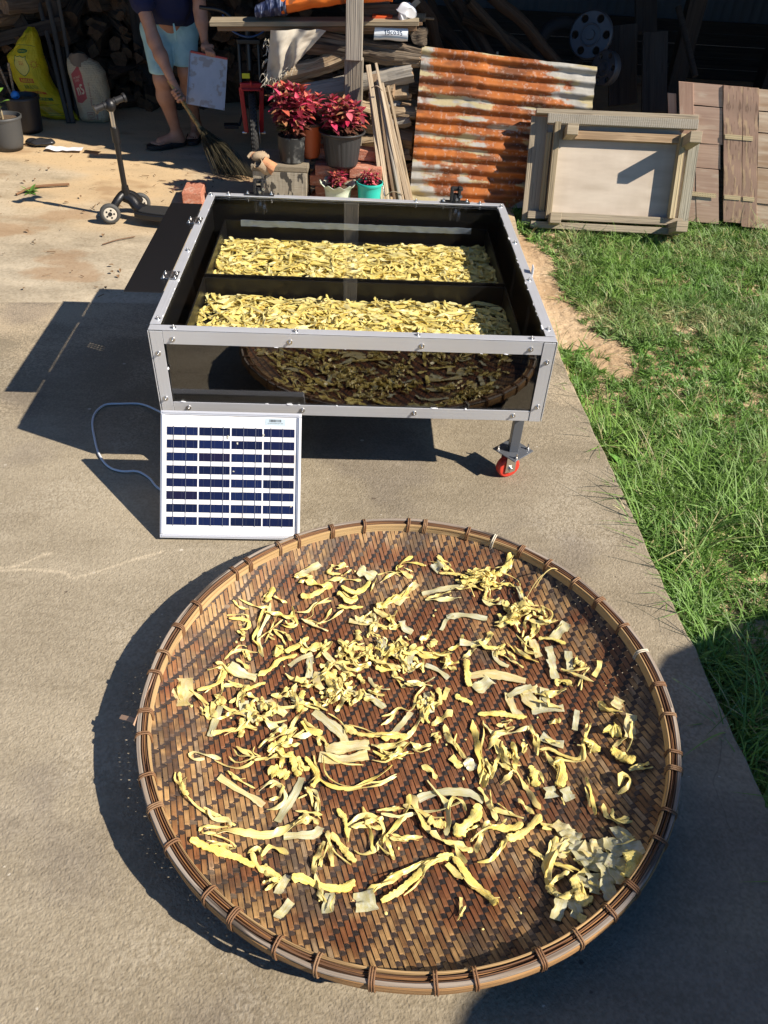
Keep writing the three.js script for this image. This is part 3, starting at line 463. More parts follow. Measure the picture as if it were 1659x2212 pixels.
s('film', 34, 545, 540, 620, 590, 700, 640, 770, 680, 810, 715); s('strip', 14, 600, 510, 680, 570, 760, 610); s('strip', 22, 780, 640, 830, 590, 870, 575, 920, 610, 945, 660, 935, 700, 880, 730, 830, 740);
s('film', 40, 1040, 545, 1010, 620, 970, 690, 930, 750, 895, 810); s('strip', 26, 1055, 610, 1110, 620, 1135, 680, 1125, 760); s('strip', 14, 1000, 745, 1080, 755, 1160, 775);
s('core', 24, 310, 510, 320, 570, 335, 620, 360, 660); s('strip', 12, 360, 670, 410, 720, 470, 760, 500, 790); s('strip', 22, 460, 740, 520, 770, 590, 800, 645, 830);
s('strip', 34, 500, 900, 600, 870, 720, 880, 850, 885, 950, 850, 1030, 800, 1080, 775); s('film', 44, 1150, 840, 1120, 880, 1020, 890, 930, 895); s('strip', 34, 1140, 830, 1100, 800, 1050, 815, 990, 840); s('strip', 20, 430, 870, 450, 842, 520, 850, 610, 850);
s('core', 40, 380, 920, 440, 945, 520, 980, 600, 1010, 680, 1040, 760, 1080); s('strip', 9, 480, 930, 560, 940, 640, 960); s('strip', 9, 520, 910, 600, 930, 650, 970, 610, 975); s('core', 36, 740, 1000, 780, 1080, 850, 1110, 920, 1150);
s('strip', 26, 720, 1010, 765, 975, 795, 990, 805, 1050); s('strip', 26, 800, 1030, 850, 965, 900, 975, 960, 1010); s('film', 44, 960, 1130, 920, 1190, 895, 1240); s('strip', 18, 820, 1220, 870, 1190, 905, 1165);
s('core', 40, 980, 1150, 1050, 1158, 1120, 1182, 1220, 1205, 1300, 1195, 1350, 1155); s('strip', 30, 1165, 945, 1120, 1030, 1110, 1120); s('strip', 32, 1120, 1120, 1140, 1210, 1160, 1290); s('film', 64, 1205, 1235, 1195, 1300, 1190, 1355); s('strip', 36, 1190, 870, 1205, 970, 1220, 1080);
s('core', 30, 1215, 880, 1270, 950, 1310, 1000, 1360, 1050); s('film', 110, 1400, 1225, 1422, 1285, 1425, 1345); s('strip', 30, 1425, 1220, 1520, 1180, 1640, 1120);
s('strip', 26, 1310, 930, 1325, 830, 1400, 775, 1500, 800, 1530, 880, 1480, 965, 1400, 1000, 1350, 980); s('strip', 22, 1330, 850, 1430, 840, 1510, 860); s('core', 26, 1250, 735, 1290, 790, 1310, 905); s('strip', 20, 1400, 720, 1440, 850, 1460, 990); s('strip', 24, 1520, 920, 1590, 850, 1660, 770); s('strip', 22, 1560, 912, 1670, 930); s('strip', 20, 1535, 930, 1580, 1010);
s('film', 66, 1180, 385, 1300, 365, 1440, 350); s('film', 60, 1140, 425, 1280, 440, 1430, 410); s('film', 52, 1110, 150, 1200, 220, 1260, 270, 1300, 335); s('core', 34, 1290, 240, 1370, 285, 1480, 295, 1630, 300); s('strip', 30, 1450, 360, 1550, 370, 1670, 350); s('strip', 20, 1460, 400, 1560, 440, 1670, 395);
s('strip', 24, 1090, 460, 1140, 550, 1220, 600, 1330, 612, 1430, 570, 1520, 520, 1575, 470); s('strip', 12, 1290, 620, 1400, 610, 1500, 590, 1600, 540); s('core', 44, 960, 400, 1000, 470, 1020, 540); s('strip', 14, 880, 330, 900, 400, 960, 425); s('strip', 18, 840, 330, 920, 290, 1010, 258);
s('core', 30, 500, 290, 580, 270, 660, 265, 705, 240); s('film', 36, 490, 305, 530, 200, 565, 95); s('strip', 24, 560, 120, 640, 160, 740, 190, 800, 212); s('strip', 16, 780, 370, 830, 330, 875, 298); s('strip', 34, 1085, 105, 1000, 200, 950, 340); s('strip', 26, 870, 140, 980, 130, 1090, 112, 1190, 152);
s('film', 46, 975, 1285, 930, 1345, 890, 1390); s('core', 26, 1100, 620, 1130, 560, 1100, 480, 1060, 430); s('core', 60, 840, 500, 900, 520, 960, 545);
view = seen2.b;
s('strip', 32, 0, 1190, 90, 1140, 180, 1090, 270, 1050, 350, 1040); s('core', 34, 0, 1290, 100, 1230, 180, 1160, 250, 1090, 350, 1030, 430, 1010); s('core', 40, 430, 1030, 490, 1100, 560, 1190, 640, 1260, 685, 1305); s('film', 34, 390, 1060, 450, 1120, 490, 1145); s('film', 18, 475, 1260, 475, 1375);
s('strip', 26, 570, 1055, 640, 1040, 700, 980, 745, 905); s('core', 44, 740, 920, 800, 900, 860, 860, 945, 775); s('core', 34, 620, 830, 680, 845, 760, 850, 840, 822); s('strip', 34, 640, 820, 590, 900, 565, 995); s('strip', 16, 530, 930, 595, 870);
s('core', 60, 430, 890, 500, 840, 560, 770, 580, 715); s('strip', 44, 180, 655, 220, 760, 290, 880); s('film', 44, 220, 670, 310, 640, 420, 630, 520, 640, 610, 685); s('strip', 28, 275, 560, 330, 640, 385, 700, 400, 800, 385, 895); s('strip', 36, 580, 605, 640, 700, 685, 805); s('strip', 32, 290, 880, 380, 930, 480, 950, 545, 985);
s('strip', 22, 0, 740, 125, 733); s('strip', 22, 0, 768, 120, 780, 210, 760, 350, 740, 480, 690); s('strip', 28, 15, 935, 80, 840, 150, 740, 172, 650); s('strip', 26, 50, 920, 150, 915, 245, 898); s('strip', 24, 25, 920, 60, 1000, 80, 1035); s('strip', 28, 660, 740, 740, 760, 845, 795); s('strip', 20, 395, 740, 430, 670, 480, 690, 505, 745); s('core', 44, 280, 800, 330, 825, 385, 830); s('strip', 26, 812, 680, 860, 730, 905, 770); s('strip', 32, 440, 955, 460, 1010, 505, 1065);
s('strip', 48, 545, 205, 560, 300, 580, 400, 600, 500, 612, 610); s('strip', 22, 620, 440, 650, 500, 620, 575); s('strip', 30, 380, 235, 400, 310, 440, 360, 505, 435); s('film', 60, 500, 448, 530, 470, 548, 500); s('core', 28, 575, 170, 680, 165, 770, 180, 865, 190); s('strip', 28, 610, 235, 680, 290, 780, 280, 885, 248); s('strip', 26, 880, 245, 910, 310, 930, 410); s('strip', 34, 635, 375, 690, 300, 790, 245); s('strip', 20, 720, 330, 715, 400, 740, 470, 795, 505); s('strip', 32, 780, 335, 800, 420, 790, 505); s('strip', 26, 705, 595, 760, 540, 805, 495); s('strip', 32, 800, 520, 850, 590, 890, 650, 945, 735); s('core', 42, 885, 485, 910, 540, 925, 600); s('strip', 30, 680, 450, 740, 490, 785, 525);
s('core', 22, 940, 380, 1000, 380, 1090, 420, 1180, 432, 1202, 360, 1200, 315); s('film', 50, 950, 300, 1020, 340, 1085, 352); s('strip', 22, 1205, 345, 1215, 280, 1225, 228); s('core', 40, 1200, 330, 1260, 355, 1272, 400); s('film', 32, 1165, 145, 1150, 265); s('core', 28, 995, 222, 1065, 212); s('core', 74, 1345, 245, 1380, 265, 1420, 255); s('strip', 24, 1380, 360, 1440, 310, 1480, 280, 1500, 195); s('film', 60, 1500, 150, 1480, 220, 1485, 300); s('film', 60, 1425, 55, 1400, 120); s('strip', 36, 1295, 85, 1340, 140, 1440, 145); s('core', 50, 1370, 370, 1430, 420, 1515, 432); s('strip', 34, 1475, 495, 1540, 470, 1595, 450); s('strip', 34, 1405, 640, 1460, 605, 1485, 550, 1440, 530, 1408, 600); s('strip', 20, 1215, 545, 1240, 620, 1272, 770); s('core', 46, 1045, 430, 1072, 500, 1062, 610); s('film', 66, 1000, 600, 1015, 665); s('film', 60, 1085, 610, 1125, 680); s('strip', 22, 975, 395, 1020, 470, 1050, 505); s('strip', 30, 1320, 705, 1340, 780, 1400, 805, 1475, 785);
s('core', 36, 1040, 905, 1020, 990, 990, 1060, 990, 1180, 1015, 1245); s('strip', 30, 1010, 1060, 1080, 1080, 1175, 1102); s('strip', 30, 1000, 1195, 1060, 1140, 1115, 1110); s('film', 34, 1150, 1150, 1228, 1098); s('film', 44, 1150, 1150, 1258, 1205); s('strip', 26, 1015, 1240, 1090, 1255, 1145, 1215); s('film', 56, 1075, 1265, 1030, 1400); s('film', 60, 1120, 1275, 1160, 1340, 1150, 1395); s('core', 60, 1140, 1150, 1170, 1230, 1235, 1305); s('film', 28, 880, 970, 965, 1025); s('film', 40, 1195, 1370, 1180, 1420);
for (const [x, y, a] of [[1080, 850, 0.6], [1130, 890, 0.5], [1090, 970, -0.5], [1180, 960, 0.2], [1240, 985, 0.4], [1300, 950, -0.2], [1380, 965, 0.9], [1430, 880, 0.7], [1420, 950, -0.4], [1330, 1030, 0.3], [1270, 1060, 0.1], [1340, 1120, 1.2], [1350, 1225, 1.3], [1410, 1130, 1.1], [1500, 965, -0.3], [1200, 1020, 0.8], [1270, 1180, 1.4], [1390, 1060, 0.2]]) { const d = 62; s('film', 72, x - d * Math.cos(a), y - d * Math.sin(a), x, y + 6, x + d * Math.cos(a), y + d * Math.sin(a)); }
s('core', 84, 1485, 1000, 1490, 1070, 1465, 1160); s('film', 60, 985, 820, 985, 860);
s('film', 70, 830, 5, 880, 80, 925, 135); s('film', 54, 972, 15, 968, 150); s('film', 40, 895, 150, 1085, 135); s('core', 30, 440, 60, 490, 82, 545, 108); s('strip', 18, 0, 235, 60, 200, 100, 140, 180, 150, 212, 60, 262, 5); s('strip', 40, 300, 235, 350, 200, 425, 150); s('film', 32, 70, 290, 130, 220, 180, 165); s('core', 36, 0, 312, 160, 305); s('strip', 24, 5, 365, 100, 340, 180, 280, 235, 195); s('strip', 26, 0, 445, 80, 420, 165, 350); s('strip', 36, 170, 345, 230, 370, 295, 350); s('core', 36, 315, 280, 340, 320); s('film', 40, 415, 425, 475, 485); s('strip', 28, 240, 475, 300, 505, 332, 552);
view = seen2.c;
s('film', 46, 1100, 390, 1160, 340, 1260, 285); s('strip', 24, 1090, 395, 1150, 405, 1215, 425); s('film', 84, 1510, 375, 1560, 400, 1620, 440); s('strip', 8, 1630, 455, 1610, 500, 1592, 540); s('strip', 32, 1335, 305, 1432, 322); s('core', 26, 1335, 330, 1320, 390, 1395, 412); s('strip', 34, 1165, 455, 1260, 490, 1345, 512); s('core', 42, 1135, 575, 1220, 562, 1310, 505); s('strip', 26, 1285, 450, 1400, 448, 1530, 465); s('core', 40, 1380, 555, 1460, 620, 1500, 575); s('core', 36, 1400, 510, 1500, 560, 1588, 470); s('strip', 14, 1470, 380, 1400, 440);
s('strip', 20, 685, 545, 730, 595, 795, 632); s('strip', 18, 725, 528, 800, 590, 870, 630, 930, 632); s('core', 36, 950, 470, 930, 550, 900, 595); s('strip', 22, 960, 560, 1045, 612); s('strip', 26, 935, 600, 920, 700, 890, 760, 860, 840, 870, 920, 890, 972); s('strip', 28, 900, 680, 980, 690, 1095, 712); s('strip', 12, 975, 715, 940, 800, 900, 882); s('strip', 10, 925, 840, 968, 870); s('core', 22, 660, 680, 740, 700, 795, 730, 790, 780, 738, 790); s('strip', 20, 718, 790, 765, 830, 742, 865); s('strip', 16, 1080, 635, 1090, 700, 1112, 768, 1050, 780, 1010, 760); s('strip', 16, 1110, 690, 1180, 680, 1230, 620, 1335, 600); s('strip', 16, 1240, 762, 1320, 740, 1415, 668); s('strip', 20, 1140, 728, 1220, 772, 1315, 812);
s('strip', 14, 955, 795, 1030, 822, 1085, 872); s('core', 40, 965, 972, 1000, 915, 1025, 955); s('strip', 22, 635, 982, 700, 925, 780, 930, 852, 940); s('core', 32, 690, 1000, 640, 1070, 590, 1150, 458, 1192); s('strip', 22, 525, 1050, 620, 1040, 705, 1105); s('film', 62, 670, 1030, 760, 1090, 845, 1112); s('strip', 28, 715, 985, 800, 1055); s('core', 22, 780, 940, 805, 1000); s('core', 30, 855, 1105, 940, 1050, 1010, 992, 1112, 968); s('core', 34, 1035, 955, 1110, 905, 1185, 850); s('core', 26, 735, 1205, 820, 1170, 905, 1148); s('core', 22, 660, 1130, 730, 1168, 805, 1182); s('film', 118, 368, 1090, 362, 1180, 340, 1280); s('strip', 26, 415, 1190, 470, 1232, 535, 1292); s('strip', 14, 625, 1140, 620, 1210, 555, 1290);
view = seen2.d;
s('strip', 16, 285, 405, 268, 380, 300, 325, 400, 300, 455, 335); s('strip', 34, 280, 390, 375, 442); s('strip', 18, 158, 488, 230, 425, 305, 410); s('core', 32, 548, 230, 590, 312, 608, 368); s('strip', 10, 498, 272, 600, 300, 650, 390); s('film', 66, 515, 375, 565, 310); s('core', 22, 548, 398, 640, 400, 722, 412); s('strip', 22, 945, 445, 1040, 425, 1080, 470, 1095, 520); s('film', 28, 1080, 430, 1100, 600); s('strip', 22, 1110, 560, 1172, 605); s('core', 26, 838, 605, 858, 520, 855, 440); s('strip', 26, 655, 450, 740, 480, 835, 532); s('film', 36, 435, 562, 560, 530, 705, 500); s('film', 44, 270, 630, 340, 540, 405, 488); s('core', 36, 145, 650, 260, 590, 345, 548); s('strip', 34, 455, 602, 560, 598, 690, 580);
s('strip', 10, 1195, 632, 1240, 615, 1295, 625, 1290, 690, 1240, 755); s('film', 64, 1395, 700, 1350, 770, 1290, 845); s('core', 26, 1195, 850, 1290, 852, 1375, 882); s('strip', 16, 1100, 800, 1088, 880, 1130, 940, 1195, 962); s('film', 46, 1150, 855, 1200, 975); s('film', 44, 1390, 925, 1405, 1070); s('film', 50, 1260, 900, 1290, 1000); s('film', 30, 1560, 1085, 1595, 1030, 1605, 965); s('strip', 12, 1475, 1185, 1490, 1090, 1525, 1025); s('core', 44, 1445, 995, 1495, 1035); s('core', 34, 1300, 1145, 1345, 1130, 1412, 1152); s('core', 40, 720, 1000, 730, 1090, 742, 1170); s('film', 56, 730, 1105, 860, 1085, 960, 1100, 1110, 1135); s('film', 76, 780, 1190, 830, 1165, 880, 1120); s('strip', 22, 1340, 1060, 1440, 1090, 1555, 1135); s('strip', 26, 930, 950, 1020, 1000, 1095, 1052); s('strip', 24, 985, 885, 1080, 960, 1195, 1012); s('film', 54, 1275, 990, 1305, 1115); s('film', 44, 595, 715, 700, 700, 860, 722); s('film', 26, 560, 800, 600, 725, 640, 710);
// loose fill of the denser patches, laid at random between them
rnd = mulberry(131);
const patch = (px, cx, cy, rx, ry, n, kinds) => { view = px; for (let i = 0; i < n; i++) { const a = rr(0, 6.283), q = Math.sqrt(rnd()), x = cx + rx * q * Math.cos(a), y = cy + ry * q * Math.sin(a), d = rr(0, 3.14), L = rr(70, 200), b = rr(-0.6, 0.6), k = pick(kinds), l = [x, y]; for (let m = 1; m < 4; m++) l.push(l[l.length - 2] + (L / 3) * Math.cos(d + b * m), l[l.length - 1] + (L / 3) * Math.sin(d + b * m) * 0.8); s(k, k === 'film' ? rr(30, 52) : k === 'core' ? rr(24, 42) : rr(18, 42), ...l); } };
const K1 = ['strip', 'strip', 'strip', 'core', 'film'];
patch(seen2.d, 850, 420, 110, 90, 16, ['core', 'core', 'strip']); patch(seen2.d, 1060, 680, 150, 100, 22, ['strip', 'core', 'strip', 'strip']); patch(seen2.d, 160, 760, 190, 150, 24, K1); patch(seen2.d, 420, 980, 220, 130, 22, K1); patch(seen2.d, 900, 900, 160, 80, 6, K1); patch(seen2.d, 480, 1230, 160, 90, 10, K1);
patch(seen2.c, 1420, 960, 230, 110, 24, K1); patch(seen2.c, 1350, 1180, 280, 120, 30, K1); patch(seen2.a, 700, 130, 230, 110, 20, K1); patch(seen2.a, 1020, 330, 130, 160, 8, K1); patch(seen2.b, 860, 60, 140, 70, 4, ['film', 'film', 'strip']); patch(seen2.b, 760, 320, 130, 110, 5, K1);
// thin companions curl beside the hand-laid shreds
{ const n0 = SHREDS.length; rnd = mulberry(137); for (let i = 0; i < n0; i++) { const [k, w, P] = SHREDS[i]; if (k === 'film' && rnd() < 0.6) continue; for (let c = 0; c < (rnd() < 0.55 ? 1 : 0) + (rnd() < 0.25 ? 1 : 0); c++) { const ox = rr(-0.014, 0.014), oz = rr(-0.014, 0.014), a = rr(-0.5, 0.5), m = P[Math.floor(P.length / 2)], f = rr(0.5, 0.95); SHREDS.push(['strip', rnd() < 0.5 ? rr(0.0015, 0.004) : rr(0.005, 0.011), P.map(([x, z], j) => { const dx = (x - m[0]) * f, dz = (z - m[1]) * f, q = rr(-0.006, 0.006); return [m[0] + dx * Math.cos(a) - dz * Math.sin(a) + ox + q, m[1] + dx * Math.sin(a) + dz * Math.cos(a) + oz - q]; })]); } } }
const size = ([k, w, P]) => { let l = 0; for (let i = 1; i < P.length; i++) l += Math.hypot(P[i][0] - P[i - 1][0], P[i][1] - P[i - 1][1]); return l * w; };
const order = SHREDS.map((q, i) => i).sort((p, q) => size(SHREDS[q]) - size(SHREDS[p])), single300 = new Set(order.slice(0, 296));
const side = (x, z) => (z < BK.z - 0.22 ? 'far' : z > BK.z + 0.22 ? 'near' : 'middle') + ' ' + (x < BK.x - 0.2 ? 'left' : x > BK.x + 0.2 ? 'right' : 'centre');
const words = { strip: 'pale yellow curled shred of bamboo shoot', core: 'thick deep yellow ridged shred of bamboo shoot', film: 'flat pale translucent flake of bamboo shoot' };
const groupOf = { strip: 'curled bamboo shoot shreds', core: 'thick bamboo shoot shreds', film: 'flat bamboo shoot flakes' };
rnd = mulberry(133);
const rest = [];
SHREDS.forEach(([kind, w, P], i) => {
  const g = shredGeo(P, kind, clamp(w, 0.004, 0.07), 500 + i), mt = pick(kind === 'film' ? filmM : kind === 'core' ? coreM : shootM);
  if (!single300.has(i)) { rest.push(g); return; }
  g.computeBoundingBox(); const c = g.boundingBox, o = c.getCenter(V(0, 0, 0)); o.y = c.min.y; g.translate(-o.x, -o.y, -o.z);
  const where = side(o.x, o.z), m = single('bamboo_shoot_' + (kind === 'film' ? 'flake' : 'shred'), g, mt, `${words[kind]} on the ${where} of the woven tray`, 'bamboo shoot', `${groupOf[kind]} on the ${where} of the tray`); m.position.copy(o);
});
if (rest.length) stuff('bamboo_shoot_bits', join(rest), shootM[3], 'smaller bits of bamboo shoot tangled among the shreds on the woven tray', 'bamboo shoots');
// small crumbs between them
{
  const l = []; for (let i = 0; i < 60; i++) { const a = rr(0, 6.28), r = Math.sqrt(rnd()) * 0.56, x = BK.x + r * Math.cos(a), z = BK.z + r * Math.sin(a); l.push(wobble(new THREE.IcosahedronGeometry(rr(0.0015, 0.004), 1).scale(1, 0.6, rr(0.6, 1.5)).translate(x, trayY(x, z) + 0.004, z), 0.003, 200, i)); }
  stuff('crumbs', join(l), shootM[0], 'tiny crumbs of bamboo shoot scattered over the woven tray', 'crumbs');
}
// the two drying trays inside the box, and the mass of shreds on each
{
  const net = std([0.006, 0.006, 0.007], 0.5, { bumpMap: T.fine, bumpScale: 0.001 });
  for (const [z0, z1, where] of [[-0.575, -0.012, 'rear'], [0.012, 0.575, 'front']]) {
    const t = thing('drying_tray', `black ${where} tray inside the dryer under the acrylic lid`, 'drying tray', DRY.pos, DRY.yaw), w = 0.572, h = 0.075, y = 0.418;
    part('tray_base', bx(2 * w, 0.004, z1 - z0, 0, y, (z0 + z1) / 2), net, t);
    for (const s of [-1, 1]) part('side_wall', bx(0.006, h, z1 - z0 - 0.014, s * (w - 0.003), y + h / 2 + 0.002, (z0 + z1) / 2, 0.001), M.black, t);
    for (const z of [z0 + 0.004, z1 - 0.004]) { const hh = where === 'front' && z > 0.3 ? 0.12 : h; part('end_wall', bx(2 * w, hh, 0.006, 0, y + hh / 2 + 0.002, z, 0.001), M.black, t); }
    rnd = mulberry(where === 'rear' ? 301 : 302);
    const heap = new Map(), lists = [[], [], []], a = z0 + (where === 'rear' ? 0.085 : 0.045), b = z1 - 0.03, n = 1900;
    for (let i = 0; i < n; i++) {
      let x = rr(-0.54, 0.545), z = rr(a, b); if (fbm(x * 9, z * 9, 310, 3) < 0.36 && rnd() < 0.85) continue;
      const d = rr(-0.55, 0.55) + (rnd() < 0.22 ? 1.5 : 0) + (rnd() < 0.5 ? Math.PI : 0), L = rr(0.05, 0.17), bend = rr(-0.55, 0.55), P = [[x, z]];
      for (let m = 1; m < 4; m++) P.push([clamp(P[m - 1][0] + (L / 3) * Math.cos(d + bend * m), -0.56, 0.56), clamp(P[m - 1][1] + (L / 3) * Math.sin(d + bend * m), a - 0.015, b + 0.015)]);
      const k = rnd(), kind = k < 0.62 ? 'strip' : k < 0.85 ? 'core' : 'film';
      lists[k < 0.35 ? 0 : k < 0.62 ? 1 : 2].push(shredGeo(P, kind, kind === 'film' ? rr(0.012, 0.026) : kind === 'core' ? rr(0.006, 0.013) : rr(0.004, 0.015), 2000 + i, () => y + 0.001, heap, 0.0028));
    }
    const all = join(lists.map((l, k) => tint(join(l), (x, yy, z, o) => { const q = [[1.0, 0.95, 0.64], [1.0, 0.99, 0.86], [1.0, 0.91, 0.52]][k]; o[0] = q[0]; o[1] = q[1]; o[2] = q[2]; })));
    const m = stuff('bamboo_shoot_shreds', all, std([1, 1, 1], 0.42, { map: shootTex, vertexColors: true }), `thick mat of yellow bamboo shoot shreds on the ${where} tray under the lid`, 'bamboo shoots');
    m.position.set(...DRY.pos); m.rotation.y = DRY.yaw;
  }
}
// ---------------------------------------------------------------- the open shed behind the yard
{
  const t = thing('open_shed', 'dark open timber shed with a tin back wall behind the yard', 'shed', [0, 0, -5.2]);
  const O = (g) => g.translate(0, 0, 5.2);
  // roof: a ragged eave in front, rising to the back
  const eave = [[-9.09, -5.233], [-1.29, -5.133], [-0.29, -5.073], [-0.03, -5.033], [0.33, -4.993], [0.53, -4.833], [0.76, -4.783], [1.01, -4.763], [1.21, -4.760], [1.51, -4.760], [1.68, -4.760], [1.88, -4.760], [2.21, -4.760], [2.45, -4.760], [2.81, -4.760], [3.51, -4.760], [8.91, -4.633]];
  const sh = new THREE.Shape(); sh.moveTo(9, 11); sh.lineTo(-9, 11); for (const [x, z] of eave) sh.lineTo(x, -z); sh.closePath();
  const roof = new THREE.ExtrudeGeometry(sh, { depth: 0.04, bevelEnabled: false }).rotateX(-Math.PI / 2);
  { const p = roof.attributes.position; for (let i = 0; i < p.count; i++) p.setY(i, p.getY(i) + 2.3 + (-4.7 - p.getZ(i)) * 0.12); roof.computeVertexNormals(); }
  part('roof', O(roof), std([0.2, 0.16, 0.13], 0.8), t);
  // back wall of ribbed tin above a dark plank wall, side walls
  const ribs = (w, h) => { const g = new THREE.BoxGeometry(w, h, 0.004, Math.round(w / 0.02), 1, 1), p = g.attributes.position; for (let i = 0; i < p.count; i++) { const x = p.getX(i); p.setZ(i, p.getZ(i) + 0.012 * Math.max(0, Math.cos((x * Math.PI * 2) / 0.1)) ** 3); } g.computeVertexNormals(); return g; };
  const tin = std([0.055, 0.075, 0.09], 0.6, { metalness: 0.3 });  // tin darkened: the shed shade is put into its colour
  rnd = mulberry(401);
  for (let i = 0; i < 9; i++) part('tin_panel', O(ribs(1.9, 2.6).translate(-8 + i * 1.9, 1.75, -9.6 - (i % 2) * 0.012)), tin, t);
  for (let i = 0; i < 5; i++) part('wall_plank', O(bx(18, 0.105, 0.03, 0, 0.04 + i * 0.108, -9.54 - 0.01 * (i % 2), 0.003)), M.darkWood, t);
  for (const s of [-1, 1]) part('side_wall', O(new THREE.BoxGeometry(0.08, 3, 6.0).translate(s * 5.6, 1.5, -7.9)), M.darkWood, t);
  // posts
  const a = Z(765, 0, -5.22);
  part('post', [O(bx(0.098, 0.62, 0.06, -0.336, 1.09, -5.21, 0.004, 'y')), O(bx(0.098, 0.62, 0.05, -0.336, 1.71, -5.215, 0.004, 'y'))], wood(T.grey, [1.05, 1.03, 1]), t, 'newer grey timber lapped onto the old post');
  const low = wobble(new RoundedBoxGeometry(0.112, 0.8, 0.07, 3, 0.008), 0.008, 14, 4); metres(low, 'y').translate(-0.338, 0.385, -5.255);
  part('post', O(low), wood(T.grey, [0.72, 0.68, 0.62], 0.006), t, 'weathered lower post with black scorch streaks');
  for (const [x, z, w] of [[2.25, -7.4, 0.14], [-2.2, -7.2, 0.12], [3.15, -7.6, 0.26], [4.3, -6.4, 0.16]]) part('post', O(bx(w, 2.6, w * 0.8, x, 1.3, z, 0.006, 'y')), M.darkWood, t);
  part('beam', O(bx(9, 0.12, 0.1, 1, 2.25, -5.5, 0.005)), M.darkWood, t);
}
// added unseen hut: its end profile is shaped to shade the near slab corner
{
  const t = thing('shade_caster_hut', 'added unseen shade caster shaped as a low thatched hut, right of the tray', 'hut', [2.6, 0, 0.4]);
  const prof = [[-1.62, 0.75], [-1.25, 1.16], [-1.02, 1.4], [-0.86, 1.55], [-0.5, 1.73], [0.15, 2.0], [0.3, 2.1], [1.2, 2.45], [2.2, 2.6], [3.4, 2.4], [4.4, 1.5], [4.6, 1.0]];
  const sh = new THREE.Shape(); prof.forEach(([z, y], i) => sh[i ? 'lineTo' : 'moveTo'](-(z - 0.3), y)); sh.lineTo(-(4.5 - 0.3), 0.95); sh.lineTo(-(-1.5 - 0.3), 0.7); sh.closePath();
  const thatch = new THREE.ExtrudeGeometry(sh, { depth: 2.8, bevelEnabled: true, bevelSize: 0.02, bevelThickness: 0.02, bevelSegments: 1, steps: 12 }).rotateY(Math.PI / 2);
  part('shade_caster_roof', thatch, wood(T.brown, [1.2, 1.1, 0.9], 0.02), t);
  part('wall', bx(2.5, 1.0, 5.6, 1.45, 0.5, 1.25), wood(T.split), t);
  part('door', bx(0.03, 0.9, 0.7, 0.185, 0.46, 1.4), M.greyWood, t);
}
// ---------------------------------------------------------------- split logs stacked in the shade behind the person
const endTex = tex(128, 128, (u, v, c) => { const x = u - 0.5, y = v - 0.5, r = Math.hypot(x, y) + 0.03 * fbm(u * 5, v * 5, 240, 3), g = 0.5 + 0.5 * Math.sin(r * 110), n = fbm(u * 8, v * 8, 244, 4); mix(c, [0.2, 0.13, 0.075], [0.40, 0.275, 0.165], clamp(0.3 * g + n * 0.8 - 0.1, 0, 1)); });
const endM = std([1, 1, 1], 0.9, { map: endTex });
// a split log lying along local x with a many-sided section
function splitLog(len, r, sides, seed, seg = 6) {
  const corners = [], D = 3, K = sides * D, pos = [], uv = [], idx = []; seg = Math.max(seg, Math.round(len / 0.05));
  for (let k = 0; k < sides; k++) { const a = (k / sides) * Math.PI * 2 + (hash(k, 2, seed) - 0.5) * 0.7, q = r * (0.62 + 0.6 * hash(k, 1, seed)); corners.push([q * Math.cos(a), q * Math.sin(a)]); }
  for (let i = 0; i <= seg; i++) { const x = (i / seg - 0.5) * len, bow = 0.16 * r * Math.sin((i / seg) * (2 + 3 * hash(1, 1, seed)) + seed), taper = 0.86 + 0.28 * vn(i * 0.35, seed, 3);
    for (let k = 0; k < K; k++) { const c0 = corners[Math.floor(k / D)], c1 = corners[(Math.floor(k / D) + 1) % sides], t = (k % D) / D, n = taper * (1 + 0.42 * (fbm(x * 30, k * 0.8, seed + 3, 4) - 0.5) + (k % D ? 0.05 : 0)); pos.push(x + (i === 0 || i === seg ? (hash(k, i, seed + 5) - 0.5) * r * 0.35 : 0), lerp(c0[0], c1[0], t) * n + bow, lerp(c0[1], c1[1], t) * n); uv.push(x + seed * 0.37, (k / K) * r * 6 + seed * 0.13); } }
  for (let i = 0; i < seg; i++) for (let k = 0; k < K; k++) { const A = i * K + k, B = i * K + ((k + 1) % K); idx.push(A, B, A + K, B, B + K, A + K); }
  const g = new THREE.BufferGeometry(); g.setAttribute('position', new THREE.Float32BufferAttribute(pos, 3)); g.setAttribute('uv', new THREE.Float32BufferAttribute(uv, 2)); g.setIndex(idx); const n = g.toNonIndexed(); n.computeVertexNormals();
  const cap = (i, s) => { const P = [], U = [], o = i * K * 3; let cx = 0, cy = 0, cz = 0; for (let k = 0; k < K; k++) { cx += pos[o + k * 3] / K; cy += pos[o + k * 3 + 1] / K; cz += pos[o + k * 3 + 2] / K; } for (let k = 0; k < K; k++) { const A = o + k * 3, B = o + ((k + 1) % K) * 3, t = s > 0 ? [A, B] : [B, A]; P.push(cx, cy, cz, pos[t[0]], pos[t[0] + 1], pos[t[0] + 2], pos[t[1]], pos[t[1] + 1], pos[t[1] + 2]); U.push(0.5, 0.5); for (const q of t) U.push(0.5 + ((pos[q + 1] - cy) / r) * 0.42, 0.5 + ((pos[q + 2] - cz) / r) * 0.42); } const e = new THREE.BufferGeometry(); e.setAttribute('position', new THREE.Float32BufferAttribute(P, 3)); e.setAttribute('uv', new THREE.Float32BufferAttribute(U, 2)); e.computeVertexNormals(); return e; };
  return [n, [cap(0, 1), cap(seg, -1)]];
}
const shadedWood = wood(T.brown, [0.36, 0.3, 0.25]), shadedBark = wood(T.bark, [0.42, 0.36, 0.3]), shadedEnd = std([0.33, 0.26, 0.2], 0.95, { map: endTex });  // darkened copies of the woods: deep shed shade is mixed into their colour
